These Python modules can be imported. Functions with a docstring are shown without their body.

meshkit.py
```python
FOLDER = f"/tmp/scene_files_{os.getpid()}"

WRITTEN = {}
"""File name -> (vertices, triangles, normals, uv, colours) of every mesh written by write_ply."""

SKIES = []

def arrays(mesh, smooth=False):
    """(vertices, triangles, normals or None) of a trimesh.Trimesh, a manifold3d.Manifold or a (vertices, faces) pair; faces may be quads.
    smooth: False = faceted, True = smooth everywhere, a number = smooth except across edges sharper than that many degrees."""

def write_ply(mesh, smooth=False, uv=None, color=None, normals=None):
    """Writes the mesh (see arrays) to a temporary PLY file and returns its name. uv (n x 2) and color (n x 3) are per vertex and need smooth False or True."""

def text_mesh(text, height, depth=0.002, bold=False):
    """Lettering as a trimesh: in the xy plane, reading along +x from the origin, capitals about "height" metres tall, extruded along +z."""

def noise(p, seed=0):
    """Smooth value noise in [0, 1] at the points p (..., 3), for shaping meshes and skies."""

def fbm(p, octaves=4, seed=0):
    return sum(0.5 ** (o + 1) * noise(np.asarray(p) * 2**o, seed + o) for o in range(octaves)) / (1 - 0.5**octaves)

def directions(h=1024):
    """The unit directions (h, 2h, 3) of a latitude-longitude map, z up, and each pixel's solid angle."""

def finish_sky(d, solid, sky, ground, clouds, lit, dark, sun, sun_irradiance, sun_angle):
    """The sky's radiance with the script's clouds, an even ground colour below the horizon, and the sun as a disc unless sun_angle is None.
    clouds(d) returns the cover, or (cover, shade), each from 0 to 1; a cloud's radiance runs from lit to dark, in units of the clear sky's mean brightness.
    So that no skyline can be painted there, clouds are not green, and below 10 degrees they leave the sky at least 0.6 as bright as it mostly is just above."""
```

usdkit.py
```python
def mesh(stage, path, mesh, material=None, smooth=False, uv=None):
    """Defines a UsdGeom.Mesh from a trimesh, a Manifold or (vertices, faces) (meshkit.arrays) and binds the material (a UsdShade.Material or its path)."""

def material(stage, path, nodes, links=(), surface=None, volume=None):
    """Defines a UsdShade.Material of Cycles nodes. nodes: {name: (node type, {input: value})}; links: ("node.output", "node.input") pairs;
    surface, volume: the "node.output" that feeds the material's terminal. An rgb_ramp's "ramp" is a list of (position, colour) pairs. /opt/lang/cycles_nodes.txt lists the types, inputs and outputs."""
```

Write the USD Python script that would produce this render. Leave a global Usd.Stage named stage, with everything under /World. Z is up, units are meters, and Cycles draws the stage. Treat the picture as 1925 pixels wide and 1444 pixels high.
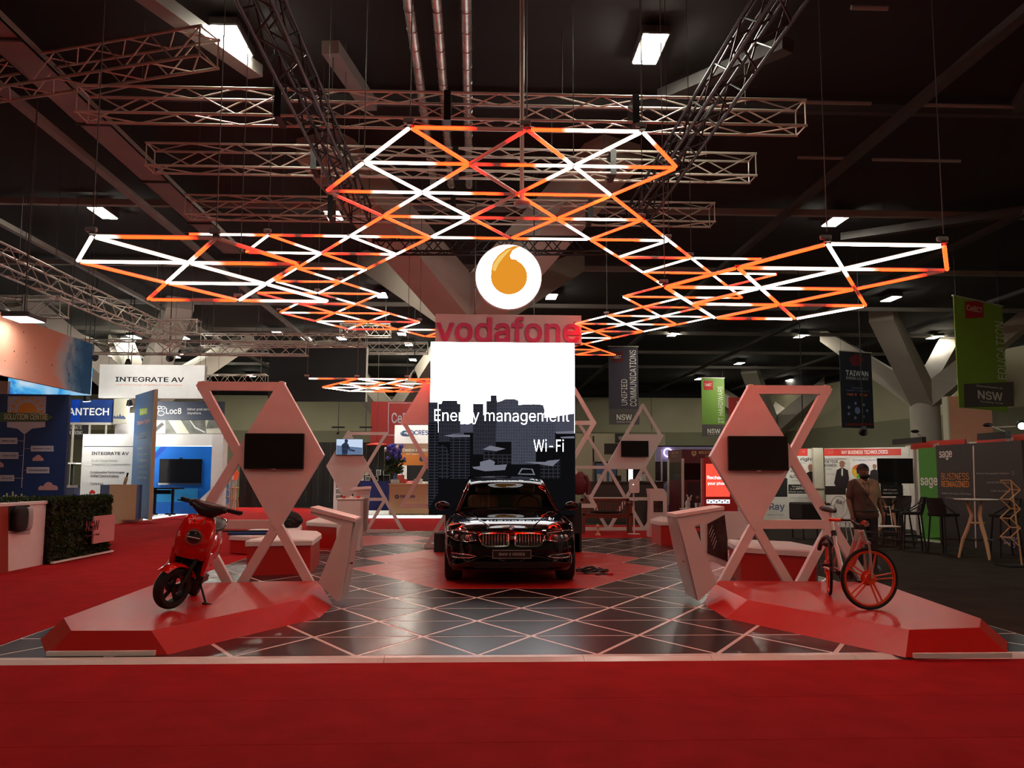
import math, random
import numpy as np, trimesh, manifold3d, shapely
from shapely.geometry import Polygon, Point, LineString, box as sbox
from shapely import affinity
from shapely.ops import unary_union
import usdkit, meshkit
from pxr import Usd, UsdGeom, Gf, Sdf, Vt, UsdShade

# ------------------------------------------------------------------ camera, light levels, exposure
stage = Usd.Stage.CreateInMemory()
UsdGeom.Xform.Define(stage, '/World')
F_PX, PITCH, YAW, ROLL, EYE = 1647.0, 0.1056, 0.0422, -0.0023, np.array([0, 0, 1.463])
_cy, _sy, _cp, _sp, _cr, _sr = math.cos(YAW), math.sin(YAW), math.cos(PITCH), math.sin(PITCH), math.cos(ROLL), math.sin(ROLL)
_R = np.array([_cy, -_sy, 0]); _F = np.array([_sy * _cp, _cy * _cp, _sp]); _U = np.cross(_R, _F)
_R, _U = _cr * _R - _sr * _U, _sr * _R + _cr * _U
cam = UsdGeom.Camera.Define(stage, '/World/camera')
cam.CreateFocalLengthAttr(36 * F_PX / 1925); cam.CreateHorizontalApertureAttr(36.0); cam.CreateVerticalApertureAttr(27.0)
cam.CreateClippingRangeAttr((0.1, 500.0)); cam.CreateFStopAttr(0.0)
cam.CreateExposureAttr(0.0)
cam.AddTransformOp().Set(Gf.Matrix4d(*_R, 0, *_U, 0, *(-_F), 0, *EYE, 1))
CEIL = 8.3            # ceiling height
FLOOR = -0.03         # hall floor below the raised stand floor at z = 0
LAMP = 130.0           # radiance of the ceiling lamps
LED = 16.0             # radiance of the light tubes
SCREEN = 3.5          # radiance of a white part of the big screen
SPOT = 60.0           # radiance of the small booth spotlights

# ------------------------------------------------------------------ survey: turns a measured direction into a point at a given distance or height
def _dir(px, py):
    return _F + _R * ((px - 962.5) / F_PX) + _U * ((722 - py) / F_PX)
def at(px, py, Y):
    d = _dir(px, py); return EYE + d * (Y / d[1])
def gp(px, py, z=0.0):
    d = _dir(px, py); return EYE + d * ((z - EYE[2]) / d[2])
def rect(x0, y0, x1, y1, Y):
    a, b = at((x0), (y1), Y), at(x1, y0, Y); return a[0], b[0], a[2], b[2]

# ------------------------------------------------------------------ materials
LOOKS = {}
def lin(r, g, b):
    f = lambda c: c / 12.92 if c <= 0.04045 else ((c + 0.055) / 1.055) ** 2.4
    return tuple(f(v / 255) for v in (r, g, b))
def mat(name, col, rough=0.5, metal=0.0, var=0.08, scale=6.0, bump=0.0, bscale=200.0, emit=None, strength=0.0, coat=0.0, spec=0.5, mapping=None):
    n = {'p': ('principled_bsdf', {'base_color': col, 'roughness': rough, 'metallic': metal, 'coat_weight': coat, 'coat_roughness': 0.03, 'specular_ior_level': spec})}
    l = []
    if emit is not None:
        n['p'][1]['emission_color'] = emit; n['p'][1]['emission_strength'] = strength
    if var > 0:
        n['t'] = ('texture_coordinate', {}); n['n'] = ('noise_texture', {'scale': scale, 'detail': 4.0})
        a = np.array(col)
        n['r'] = ('rgb_ramp', {'ramp': [(0.25, tuple(a * (1 - var))), (0.75, tuple(np.minimum(a * (1 + var), 1)))]})
        l += [('t.object', 'n.vector'), ('n.fac', 'r.fac'), ('r.color', 'p.base_color')]
    if bump > 0:
        n.setdefault('t', ('texture_coordinate', {})); n['bn'] = ('noise_texture', {'scale': bscale, 'detail': 3.0}); n['b'] = ('bump', {'strength': bump, 'distance': 0.01})
        l += [('t.object', 'bn.vector'), ('bn.fac', 'b.height'), ('b.normal', 'p.normal')]
    LOOKS[name] = usdkit.material(stage, '/World/Looks/' + name, n, l, surface='p.BSDF'); return LOOKS[name]
def glow(name, col, strength):
    LOOKS[name] = usdkit.material(stage, '/World/Looks/' + name, {'e': ('emission', {'color': col, 'strength': strength})}, [], surface='e.emission'); return LOOKS[name]
UsdGeom.Scope.Define(stage, '/World/Looks')
mat('white_laminate', (0.74, 0.71, 0.68), 0.38, var=0.03)
mat('white_panel', (0.78, 0.78, 0.76), 0.5, var=0.03)
mat('white_edge', (0.80, 0.76, 0.70), 0.3, var=0.06)
mat('cushion', (0.72, 0.69, 0.66), 0.7, var=0.03, bump=0.1, bscale=400)
mat('red_laminate', (0.52, 0.016, 0.012), 0.36, var=0.05, spec=0.22)
mat('red_vinyl', (0.50, 0.020, 0.016), 0.32, var=0.05)
mat('red_gloss', (0.62, 0.012, 0.008), 0.12, var=0.02, coat=1.0)
mat('carpet_red', (0.42, 0.011, 0.013), 0.95, var=0.16, scale=3.0, bump=0.5, bscale=260, spec=0.1)
mat('carpet_dark', (0.034, 0.028, 0.021), 0.95, var=0.3, scale=2.0, bump=0.5, bscale=260, spec=0.1)
mat('tile_dark', (0.012, 0.011, 0.013), 0.24, var=0.15, scale=1.5, spec=0.34)
mat('tile_red', (0.42, 0.018, 0.014), 0.34, var=0.1, scale=2)
mat('ceiling_dark', (0.016, 0.014, 0.014), 0.9, var=0.2, scale=0.6)
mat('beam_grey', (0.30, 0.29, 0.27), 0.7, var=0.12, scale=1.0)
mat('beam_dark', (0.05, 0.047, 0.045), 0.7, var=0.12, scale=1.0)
mat('concrete', (0.42, 0.38, 0.32), 0.8, var=0.08, scale=1.0)
mat('wall_olive', (0.46, 0.43, 0.29), 0.85, var=0.06, scale=0.4)
mat('wall_lower', (0.26, 0.245, 0.16), 0.85, var=0.06, scale=0.4)
mat('aluminium', (0.66, 0.62, 0.55), 0.40, 0.45, var=0.08)
mat('duct_metal', (0.55, 0.54, 0.5), 0.3, 0.9, var=0.3, scale=9)
mat('black_metal', (0.012, 0.012, 0.012), 0.45, 0.3, var=0.1)
mat('black_plastic', (0.010, 0.010, 0.010), 0.38, var=0.05)
mat('black_matte', (0.013, 0.012, 0.012), 0.9, var=0.1)
mat('black_fabric', (0.014, 0.013, 0.013), 0.85, var=0.2, scale=30, bump=0.3)
mat('tv_glass', (0.006, 0.006, 0.007), 0.10, var=0.0)
mat('chrome', (0.75, 0.74, 0.72), 0.10, 1.0, var=0.0)
mat('grey_plastic', (0.25, 0.25, 0.25), 0.5, var=0.05)
mat('rubber', (0.010, 0.010, 0.010), 0.75, var=0.1, scale=60)
mat('lamp_housing', (0.06, 0.06, 0.06), 0.6)
mat('wire', (0.06, 0.055, 0.05), 0.5)
glow('lamp_glow', (1.0, 0.94, 0.78), LAMP)
glow('spot_glow', (1.0, 0.97, 0.9), SPOT)
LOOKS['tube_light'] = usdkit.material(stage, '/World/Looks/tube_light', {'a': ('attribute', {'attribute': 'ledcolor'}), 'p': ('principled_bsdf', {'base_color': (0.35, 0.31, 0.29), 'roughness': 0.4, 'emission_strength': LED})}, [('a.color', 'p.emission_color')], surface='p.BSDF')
LOOKS['clear_acrylic'] = usdkit.material(stage, '/World/Looks/clear_acrylic', {'f': ('fresnel', {'IOR': 1.5}), 't': ('transparent_bsdf', {'color': (0.90, 0.92, 0.93)}), 'g': ('glossy_bsdf', {'roughness': 0.03, 'color': (0.9, 0.9, 0.9)}), 'm': ('mix_closure', {})}, [('f.fac', 'm.fac'), ('t.BSDF', 'm.closure1'), ('g.BSDF', 'm.closure2')], surface='m.closure')
LOOKS['car_glass'] = usdkit.material(stage, '/World/Looks/car_glass', {'f': ('fresnel', {'IOR': 1.28}), 't': ('transparent_bsdf', {'color': (0.42, 0.46, 0.40)}), 'g': ('glossy_bsdf', {'roughness': 0.01, 'color': (0.9, 0.9, 0.9)}), 'm': ('mix_closure', {})}, [('f.fac', 'm.fac'), ('t.BSDF', 'm.closure1'), ('g.BSDF', 'm.closure2')], surface='m.closure')

# ------------------------------------------------------------------ things and parts
_count = {}
def _numbered(parent, name):
    n = _count.get((parent, name), 0); _count[(parent, name)] = n + 1
    return f'{parent}/{name}' + (f'_{n:03d}' if n else '')
def _say(prim, label=None, cat=None, group=None, kind=None):
    for k, v in (('label', label), ('category', cat), ('group', group), ('kind', kind)):
        if v: prim.SetCustomDataByKey(k, v)
def _cat(m):
    if isinstance(m, list):
        out = []
        for x in m:
            if hasattr(x, 'to_mesh'):
                q = x.to_mesh(); x = trimesh.Trimesh(q.vert_properties[:, :3], q.tri_verts, process=False)
            out.append(trimesh.Trimesh(x.vertices, x.faces, process=False))
        return trimesh.util.concatenate(out)
    if hasattr(m, 'to_mesh'):
        q = m.to_mesh(); return trimesh.Trimesh(q.vert_properties[:, :3], q.tri_verts, process=False)
    return m
class Thing:
    """One thing: an Xform at its base whose children are its parts. Points are given in world space unless local."""
    def __init__(s, name, label, cat, loc=(0, 0, 0), rz=0.0, group=None, local=False, rot=None):
        s.path = _numbered('/World', name); s.loc = np.array(loc, float); s.local = local; s.info = (name, label, cat, group)
        x = UsdGeom.Xform.Define(stage, s.path); x.AddTranslateOp().Set(Gf.Vec3d(*map(float, s.loc)))
        if rz: x.AddRotateZOp().Set(math.degrees(rz))
        if rot is not None: x.AddRotateXYZOp().Set(Gf.Vec3f(*map(float, rot)))
        s.prim = x.GetPrim(); _say(s.prim, label, cat, group)
    def add(s, name, mesh, m, parent=None, label=None, smooth=False, kind=None, color=None):
        mesh = _cat(mesh); p = _numbered(parent or s.path, name)
        if not s.local:
            mesh = trimesh.Trimesh(mesh.vertices - s.loc, mesh.faces, process=False)
        if color is None: mesh = trimesh.Trimesh(mesh.vertices, mesh.faces, process=False); mesh.remove_unreferenced_vertices()
        g = usdkit.mesh(stage, p, mesh, LOOKS[m], smooth); _say(g.GetPrim(), label, None, None, kind)
        if color is not None:
            UsdGeom.PrimvarsAPI(g).CreatePrimvar('ledcolor', Sdf.ValueTypeNames.Color3fArray, 'vertex').Set(Vt.Vec3fArray.FromNumpy(np.asarray(color, np.float32)))
        return p
    def copy(s, loc, rz=0.0, label=None, group=None):
        name, lab, cat, grp = s.info
        p = _numbered('/World', name); x = UsdGeom.Xform.Define(stage, p); x.AddTranslateOp().Set(Gf.Vec3d(*map(float, loc)))
        x.AddRotateZOp().Set(math.degrees(rz)); q = x.GetPrim(); _say(q, label or lab, cat, group or grp)
        if '/World/Looks' not in s.path:
            for c in s.prim.GetChildren():
                r = stage.DefinePrim(f'{p}/{c.GetName()}'); r.GetReferences().AddInternalReference(c.GetPath())
        return q
def solo(name, label, cat, mesh, m, group=None, kind=None, smooth=False):
    p = _numbered('/World', name); g = usdkit.mesh(stage, p, _cat(mesh), LOOKS[m], smooth); _say(g.GetPrim(), label, cat, group, kind); return p
def struct(name, mesh, m, label=None):
    p = '/World/' + name; g = usdkit.mesh(stage, p, _cat(mesh), LOOKS[m]); _say(g.GetPrim(), label, None, None, 'structure'); return p
LOOKS['frosted_acrylic'] = usdkit.material(stage, '/World/Looks/frosted_acrylic', {'t': ('transparent_bsdf', {'color': (0.95, 0.95, 0.95)}), 'd': ('principled_bsdf', {'base_color': (0.72, 0.70, 0.68), 'roughness': 0.2}), 'm': ('mix_closure', {'fac': 0.6})}, [('t.BSDF', 'm.closure1'), ('d.BSDF', 'm.closure2')], surface='m.closure')
def piece(parent, name, mesh, m, smooth=False):
    p = _numbered(parent, name); usdkit.mesh(stage, p, _cat(mesh), LOOKS[m], smooth); return p

# ------------------------------------------------------------------ shapes
def hull(pts): return trimesh.convex.convex_hull(np.asarray(pts, float))
def bx(x0, x1, y0, y1, z0, z1, b=0.0):
    if x0 > x1: x0, x1 = x1, x0
    if b <= 0:
        m = trimesh.creation.box((x1 - x0, y1 - y0, z1 - z0)); m.apply_translation(((x0 + x1) / 2, (y0 + y1) / 2, (z0 + z1) / 2)); return m
    P = []
    for x in (0, 1):
        for y in (0, 1):
            for z in (0, 1):
                for k in range(3):
                    o = [b, b, b]; o[k] = 0
                    P.append(((x0 + o[0], x1 - o[0])[x], (y0 + o[1], y1 - o[1])[y], (z0 + o[2], z1 - o[2])[z]))
    return hull(P)
def bar(p, q, w, h, up=(0, 0, 1), ext=0.0):
    p, q = np.array(p, float), np.array(q, float); t = q - p; L = np.linalg.norm(t); t /= L; up = np.array(up, float)
    a = np.cross(t, up); a /= np.linalg.norm(a); b = np.cross(a, t)
    m = trimesh.creation.box((L + 2 * ext, w, h)); R = np.eye(4); R[:3, 0], R[:3, 1], R[:3, 2], R[:3, 3] = t, a, b, (p + q) / 2
    m.apply_transform(R); return m
def tube(pts, r, n=8, closed=False):
    p = np.asarray(pts, float); r = np.broadcast_to(r, (len(p),)).astype(float)
    t = np.roll(p, -1, 0) - np.roll(p, 1, 0) if closed else np.gradient(p, axis=0)
    t /= np.linalg.norm(t, axis=1, keepdims=True) + 1e-12
    ref = np.array([0, 0, 1.0]) if abs(t[:, 2]).max() < 0.9 else (np.array([1.0, 0, 0]) if abs(t[:, 0]).max() < 0.9 else np.array([0.31, 0.93, 0.17]))
    a = np.cross(t, ref); a /= np.linalg.norm(a, axis=1, keepdims=True) + 1e-12; b = np.cross(t, a)
    ang = np.arange(n) * 2 * np.pi / n
    v = (p[:, None] + r[:, None, None] * (np.cos(ang)[None, :, None] * a[:, None] + np.sin(ang)[None, :, None] * b[:, None])).reshape(-1, 3)
    f = []; m = len(p)
    for i in range(m if closed else m - 1):
        for j in range(n):
            A, B = i * n + j, i * n + (j + 1) % n; C, D = ((i + 1) % m) * n + (j + 1) % n, ((i + 1) % m) * n + j
            f += [(A, C, B), (A, D, C)]
    if not closed:
        v = np.vstack([v, p[0], p[-1]]); k = m * n
        for j in range(n):
            f += [(k, j, (j + 1) % n), (k + 1, (m - 1) * n + (j + 1) % n, (m - 1) * n + j)]
    f = np.array(f)[:, ::-1]
    return trimesh.Trimesh(v, f, process=False)
def rod(p, q, r, n=8): return tube([p, q], r, n)
def prism(poly, y0, y1):
    """A shapely outline in (x, z) made solid from y0 to y1."""
    if not isinstance(poly, (Polygon, shapely.MultiPolygon)): poly = Polygon(poly)
    ms = []
    for g in getattr(poly, 'geoms', [poly]):
        if g.is_empty or g.area < 1e-9: continue
        m = trimesh.creation.extrude_polygon(g, abs(y1 - y0), engine='earcut')
        v = m.vertices; m = trimesh.Trimesh(np.c_[v[:, 0], max(y0, y1) - v[:, 2], v[:, 1]], m.faces, process=False); ms.append(m)
    return ms[0] if len(ms) == 1 else trimesh.util.concatenate(ms)
def slab(poly, z0, z1):
    if not isinstance(poly, (Polygon, shapely.MultiPolygon)): poly = Polygon(poly)
    ms = [trimesh.creation.extrude_polygon(g, z1 - z0, engine='earcut') for g in getattr(poly, 'geoms', [poly]) if g.area > 1e-9]
    m = ms[0] if len(ms) == 1 else trimesh.util.concatenate(ms); m.apply_translation((0, 0, z0)); return m
def lathe(prof, n=24, at_=(0, 0, 0)):
    m = trimesh.creation.revolve(np.array(prof, float), sections=n); m.apply_translation(at_); return m
def ball(c, r, s=2, sc=(1, 1, 1)):
    m = trimesh.creation.icosphere(s, 1.0); m.apply_scale(np.array(sc) * r); m.apply_translation(c); return m
def disc_y(c, r, t, n=32):
    """A cylinder whose axis runs along y."""
    a = np.arange(n) * 2 * np.pi / n; return prism(Polygon(np.c_[c[0] + r * np.cos(a), c[2] + r * np.sin(a)]), c[1], c[1] + t)
def xf(m, rz=0.0, t=(0, 0, 0), rx=0.0, ry=0.0):
    m = _cat(m).copy(); R = trimesh.transformations.euler_matrix(rx, ry, rz); R[:3, 3] = t; m.apply_transform(R); return m
_text = {}
def txt(s, x0, x1, z0, z1, Y, depth=0.006, bold=False):
    """Lettering filling the given rectangle of the plane y = Y, facing -y."""
    if (s, bold) not in _text:
        _text[(s, bold)] = meshkit.text_mesh(s, 1.0, 1.0, bold)
    m = _text[(s, bold)]; v = m.vertices; lo, hi = v.min(0), v.max(0)
    w = (v - lo) / (hi - lo)
    return trimesh.Trimesh(np.c_[x0 + w[:, 0] * (x1 - x0), Y - w[:, 2] * depth, z0 + w[:, 1] * (z1 - z0)], m.faces, process=False)
def vtxt(s, x0, x1, z0, z1, Y, depth=0.006, bold=False):
    """The same, reading upwards."""
    m = txt(s, z0, z1, -x1, -x0, 0, depth, bold); v = m.vertices
    return trimesh.Trimesh(np.c_[-v[:, 2], v[:, 1] + Y, v[:, 0]], m.faces, process=False)
def ptxt(s, x0, y0, x1, y1, Y, depth=0.01, bold=False):
    a = rect(x0, y0, x1, y1, Y); return txt(s, *a, Y, depth, bold)
def pbx(x0, y0, x1, y1, Y, t, b=0.0):
    a = rect(x0, y0, x1, y1, Y); return bx(a[0], a[1], Y, Y + t, a[2], a[3], b)
def mid(x, y, Y): return at(x, y, Y)
def rounded(x0, x1, z0, z1, r): return sbox(x0 + r, z0 + r, x1 - r, z1 - r).buffer(r, 6)
ROW = math.sqrt(3) / 2

# ================================================================== the hall
struct('floor', bx(-34, 27, -9, 66, FLOOR - 0.1, FLOOR), 'carpet_dark')
struct('ceiling', bx(-34, 27, -9, 66, CEIL, CEIL + 0.2), 'ceiling_dark')
wb = struct('wall_back', bx(-34, 27, 64.0, 64.3, FLOOR, 7.3), 'wall_olive')
piece(wb, 'lower_band', bx(-33.7, 26.7, 63.9, 64.0, FLOOR, 4.75), 'wall_lower')
for i in range(-5, 4): piece(wb, 'panel_joint', bx(i * 6.5 - 0.03, i * 6.5 + 0.03, 63.97, 64.0, 4.8, 7.3), 'wall_lower')
piece(wb, 'bulkhead', bx(-34, 27, 64.0, 64.3, 7.3, CEIL), 'ceiling_dark')
wr_ = Polygon([(25.2, -9), (25.2, 30), (20.9, 62), (20.9, 64), (21.2, 64), (21.2, 62.1), (25.5, 30.1), (25.5, -9)])
wr = struct('wall_right', slab(wr_, FLOOR, 7.3), 'wall_olive')
piece(wr, 'bulkhead', slab(wr_, 7.3, CEIL), 'ceiling_dark')
piece(wr, 'lower_band', slab(affinity.translate(wr_, -0.06, 0), FLOOR, 4.6), 'wall_lower')
struct('wall_left', bx(-34.3, -34, -9, 64, FLOOR, CEIL), 'wall_lower')
struct('wall_front', bx(-34, 27, -9.3, -9, FLOOR, CEIL), 'wall_lower')

# carpets laid on the hall floor
fc = Thing('red_carpet', 'wide red carpet in strips across the foreground, in front of the stand edge', 'carpet', (0, 5, FLOOR))
for a, b in ((-8.9, -3.2), (-3.2, -1.2), (-1.2, 0.9), (0.9, 3.0), (3.0, 5.1), (5.1, 6.07), (6.07, 7.24)):
    fc.add('carpet_strip', bx(-16, 16, a, b - 0.006, FLOOR, FLOOR + 0.012), 'carpet_red')
ac = Thing('red_carpet', 'red aisle carpet on the left, behind the scooter and beside the hedge', 'carpet', (-8, 16, FLOOR))
ac.add('carpet_strip', slab([(-16, 7.26), (-4.16, 7.26), (-4.16, 24.1), (-3.5, 24.1), (-3.5, 36), (-11.05, 36), (-11.05, 18.6), (-7.26, 17.6), (-7.26, 12.8), (-16, 11.2)], FLOOR, FLOOR + 0.012), 'carpet_red')
cc = Thing('red_carpet', 'red cross-aisle carpet behind the big screen, in front of the reception counter', 'carpet', (0, 28, FLOOR))
cc.add('carpet_strip', slab([(-3.48, 24.15), (6.6, 24.15), (6.6, 27.4), (1.5, 27.4), (1.5, 31.85), (-3.48, 31.85)], FLOOR, FLOOR + 0.012), 'carpet_red')
lc = Thing('red_carpet', 'far red carpet seen between the left frame and the dark curtain', 'carpet', (-12, 40, FLOOR))
lc.add('carpet_strip', slab([(-11.0, 36.02), (-5.1, 36.02), (-5.1, 38), (-9, 42.9), (-12.5, 42.9), (-12.5, 40.5)], FLOOR, FLOOR + 0.011), 'carpet_red')

for i, (x0, x1, py) in enumerate(((1505, 1640, 192), (1720, 1925, 197), (1500, 1595, 296), (1640, 1810, 300), (1600, 1670, 14))):
    a, b = gp(x0, py, CEIL - 0.35), gp(x1, py, CEIL - 0.35); solo('roof_pipe', ('grey roof pipe right of the end of the nearest cross truss', 'grey roof pipe at the far right, level with the nearest cross truss', 'grey roof pipe right of the end of the middle cross truss', 'grey roof pipe at the right, below the longer pair', 'short grey roof pipe at the top right')[i], 'pipe', rod(a, (b[0], a[1], a[2]), 0.035, 8), 'beam_grey', None)
# roof beams
def beam(name, label, p, q, w, h, m, group):
    solo(name, label, 'beam', bar(p, q, w, h), m, group)
ROWS = ['nearest', 'second', 'third', 'fourth', 'fifth', 'sixth', 'seventh']
for i, y in enumerate((15.0, 21.2, 27.4, 33.6, 39.8, 46, 52.2)):
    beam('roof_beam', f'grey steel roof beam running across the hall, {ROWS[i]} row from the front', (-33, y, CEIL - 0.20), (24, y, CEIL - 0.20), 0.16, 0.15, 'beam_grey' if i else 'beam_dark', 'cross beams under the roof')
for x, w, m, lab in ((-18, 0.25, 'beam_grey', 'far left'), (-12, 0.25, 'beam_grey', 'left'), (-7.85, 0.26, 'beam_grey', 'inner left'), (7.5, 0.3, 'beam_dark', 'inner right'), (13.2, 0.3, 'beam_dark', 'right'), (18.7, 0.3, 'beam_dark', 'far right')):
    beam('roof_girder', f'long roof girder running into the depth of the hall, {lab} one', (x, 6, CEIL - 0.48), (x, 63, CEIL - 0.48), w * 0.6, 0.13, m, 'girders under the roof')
tr = Thing('cable_tray', 'grey cable tray with raised sides under the roof on the left', 'cable tray', (-6.7, 14, CEIL - 0.6))
tr.add('tray_bottom', bx(-6.98, -6.42, 8, 24, CEIL - 0.72, CEIL - 0.70), 'beam_grey')
for x in (-6.98, -6.44): tr.add('tray_side', bx(x, x + 0.02, 8, 24, CEIL - 0.72, CEIL - 0.6), 'beam_grey')
for y in range(9, 24, 3): tr.add('hanger', bx(-6.99, -6.41, y, y + 0.05, CEIL - 0.76, CEIL - 0.72), 'beam_dark')
for i, x in enumerate((-0.92, -0.55, -0.16)):
    d = Thing('air_duct', 'shiny spiral air duct under the roof above the light lattice, ' + ('left', 'middle', 'right')[i] + ' of three', 'duct', (x, 13, CEIL - 0.35), group='three roof ducts')
    d.add('pipe', rod((x, 9.5, CEIL - 0.55), (x, 18.5, CEIL - 0.55), 0.075, 14), 'duct_metal', smooth=40)
    for y in np.arange(9.6, 18.5, 0.55): d.add('seam_ring', tube([(x + 0.078 * math.cos(a), y, CEIL - 0.55 + 0.078 * math.sin(a)) for a in np.arange(12) * math.pi / 6], 0.008, 4, True), 'duct_metal')
for i, (x0, y0, x1, y1) in enumerate(((4.6, 12.2, 3.2, 14.4), (8.4, 11.5, 9.6, 14.5), (13.8, 19.5, 10.0, 23.0), (-5.0, 9.8, -3.6, 13.8), (-2.2, 12.6, -1.9, 15.0))):
    beam('roof_brace', 'dull grey diagonal roof brace ' + ('right of the second bright lamp', 'at the top right corner', 'far to the right above the banner', 'at the top left beside the bright lamp', 'left of the air ducts')[i], (x0, y0, CEIL - 0.45), (x1, y1, CEIL - 0.3), 0.26, 0.2, 'beam_grey' if i in (3, 4) else 'beam_dark', None)

# ceiling lamps
def lamp_at(px, py, label, group, z=CEIL - 0.25, w=0.36, l=0.92, pair=False, p=None):
    p = gp(px, py, z) if p is None else np.array(p)
    t = Thing('ceiling_light', label, 'ceiling light', p, group=group)
    for k in ((-0.0,), (-0.3, 0.3))[pair]:
        x, y = p[0] + k, p[1] - k * 1.5
        t.add('diffuser', bx(x - w / 2, x + w / 2, y - l / 2, y + l / 2, z, z + 0.02), 'lamp_glow')
        t.add('housing', bx(x - w / 2 - 0.04, x + w / 2 + 0.04, y - l / 2 - 0.04, y + l / 2 + 0.04, z + 0.022, z + 0.16, 0.02), 'lamp_housing')
        t.add('stem', rod((x, y, z + 0.15), (x, y, CEIL), 0.015, 6), 'lamp_housing')
lamp_at(1222, 95, 'largest bright rectangular lamp, at the top right of centre', 'hall ceiling lamps')
lamp_at(436, 80, 'bright rectangular lamp beside the end of the upper left truss', 'hall ceiling lamps')
lamp_at(193, 402, 'slanting rectangular lamp above the left light lattice', 'hall ceiling lamps')
lamp_at(627, 407, 'twin-panel lamp behind the third truss, left of the lattice', 'hall ceiling lamps', l=0.75)
lamp_at(1571, 417, 'slanting rectangular lamp above the right light lattice', 'hall ceiling lamps')
lamp_at(1675, 563, 'rectangular lamp at the top of the right tree column', 'hall ceiling lamps')
lamp_at(1757, 635, 'rectangular lamp between the right column and the tall green banner', 'hall ceiling lamps')
lamp_at(1505, 633, 'small lamp beneath the right end of the light lattice', 'hall ceiling lamps')
lamp_at(1265, 630, 'small lamp right of the lettered sign box', 'hall ceiling lamps')
lamp_at(1390, 684, 'small lamp over the far right column', 'hall ceiling lamps')
lamp_at(1314, 713, 'small lamp left of the small green banner', 'hall ceiling lamps')
lamp_at(1486, 715, 'small lamp behind the right display frame', 'hall ceiling lamps')
lamp_at(1272, 733, 'smallest lamp left of the small green banner', 'hall ceiling lamps')
lamp_at(1037, 559, 'lamp just right of the round logo', 'hall ceiling lamps')
lamp_at(717, 556, 'lamp behind the left half of the light lattice', 'hall ceiling lamps')
for px, py, pr in ((247, 637, 1), (338, 638, 1), (140, 635, 1), (217, 668, 1), (333, 669, 1), (392, 674, 0), (422, 672, 1), (180, 673, 0), (520, 625, 0), (576, 637, 0), (642, 637, 0), (755, 628, 0), (768, 648, 0), (776, 677, 0), (472, 707, 0), (70, 583, 0), (735, 745, 0), (796, 709, 0)):
    lamp_at(px, py, 'small distant ceiling lamp over the left and middle booths', 'distant ceiling lamps', pair=bool(pr))
for x, y in ((13, -2), (19, -2), (13, 4), (19, 4), (23, 10), (19, 9), (-15, 5), (-22, 6), (-15, -2), (0.5, -5)):  # unseen lamps added out of frame to brighten the front and right side
        lamp_at(0, 0, 'ceiling lamp over the front of the hall', 'hall ceiling lamps beyond the frame', p=(x, y, CEIL - 0.25))

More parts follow.
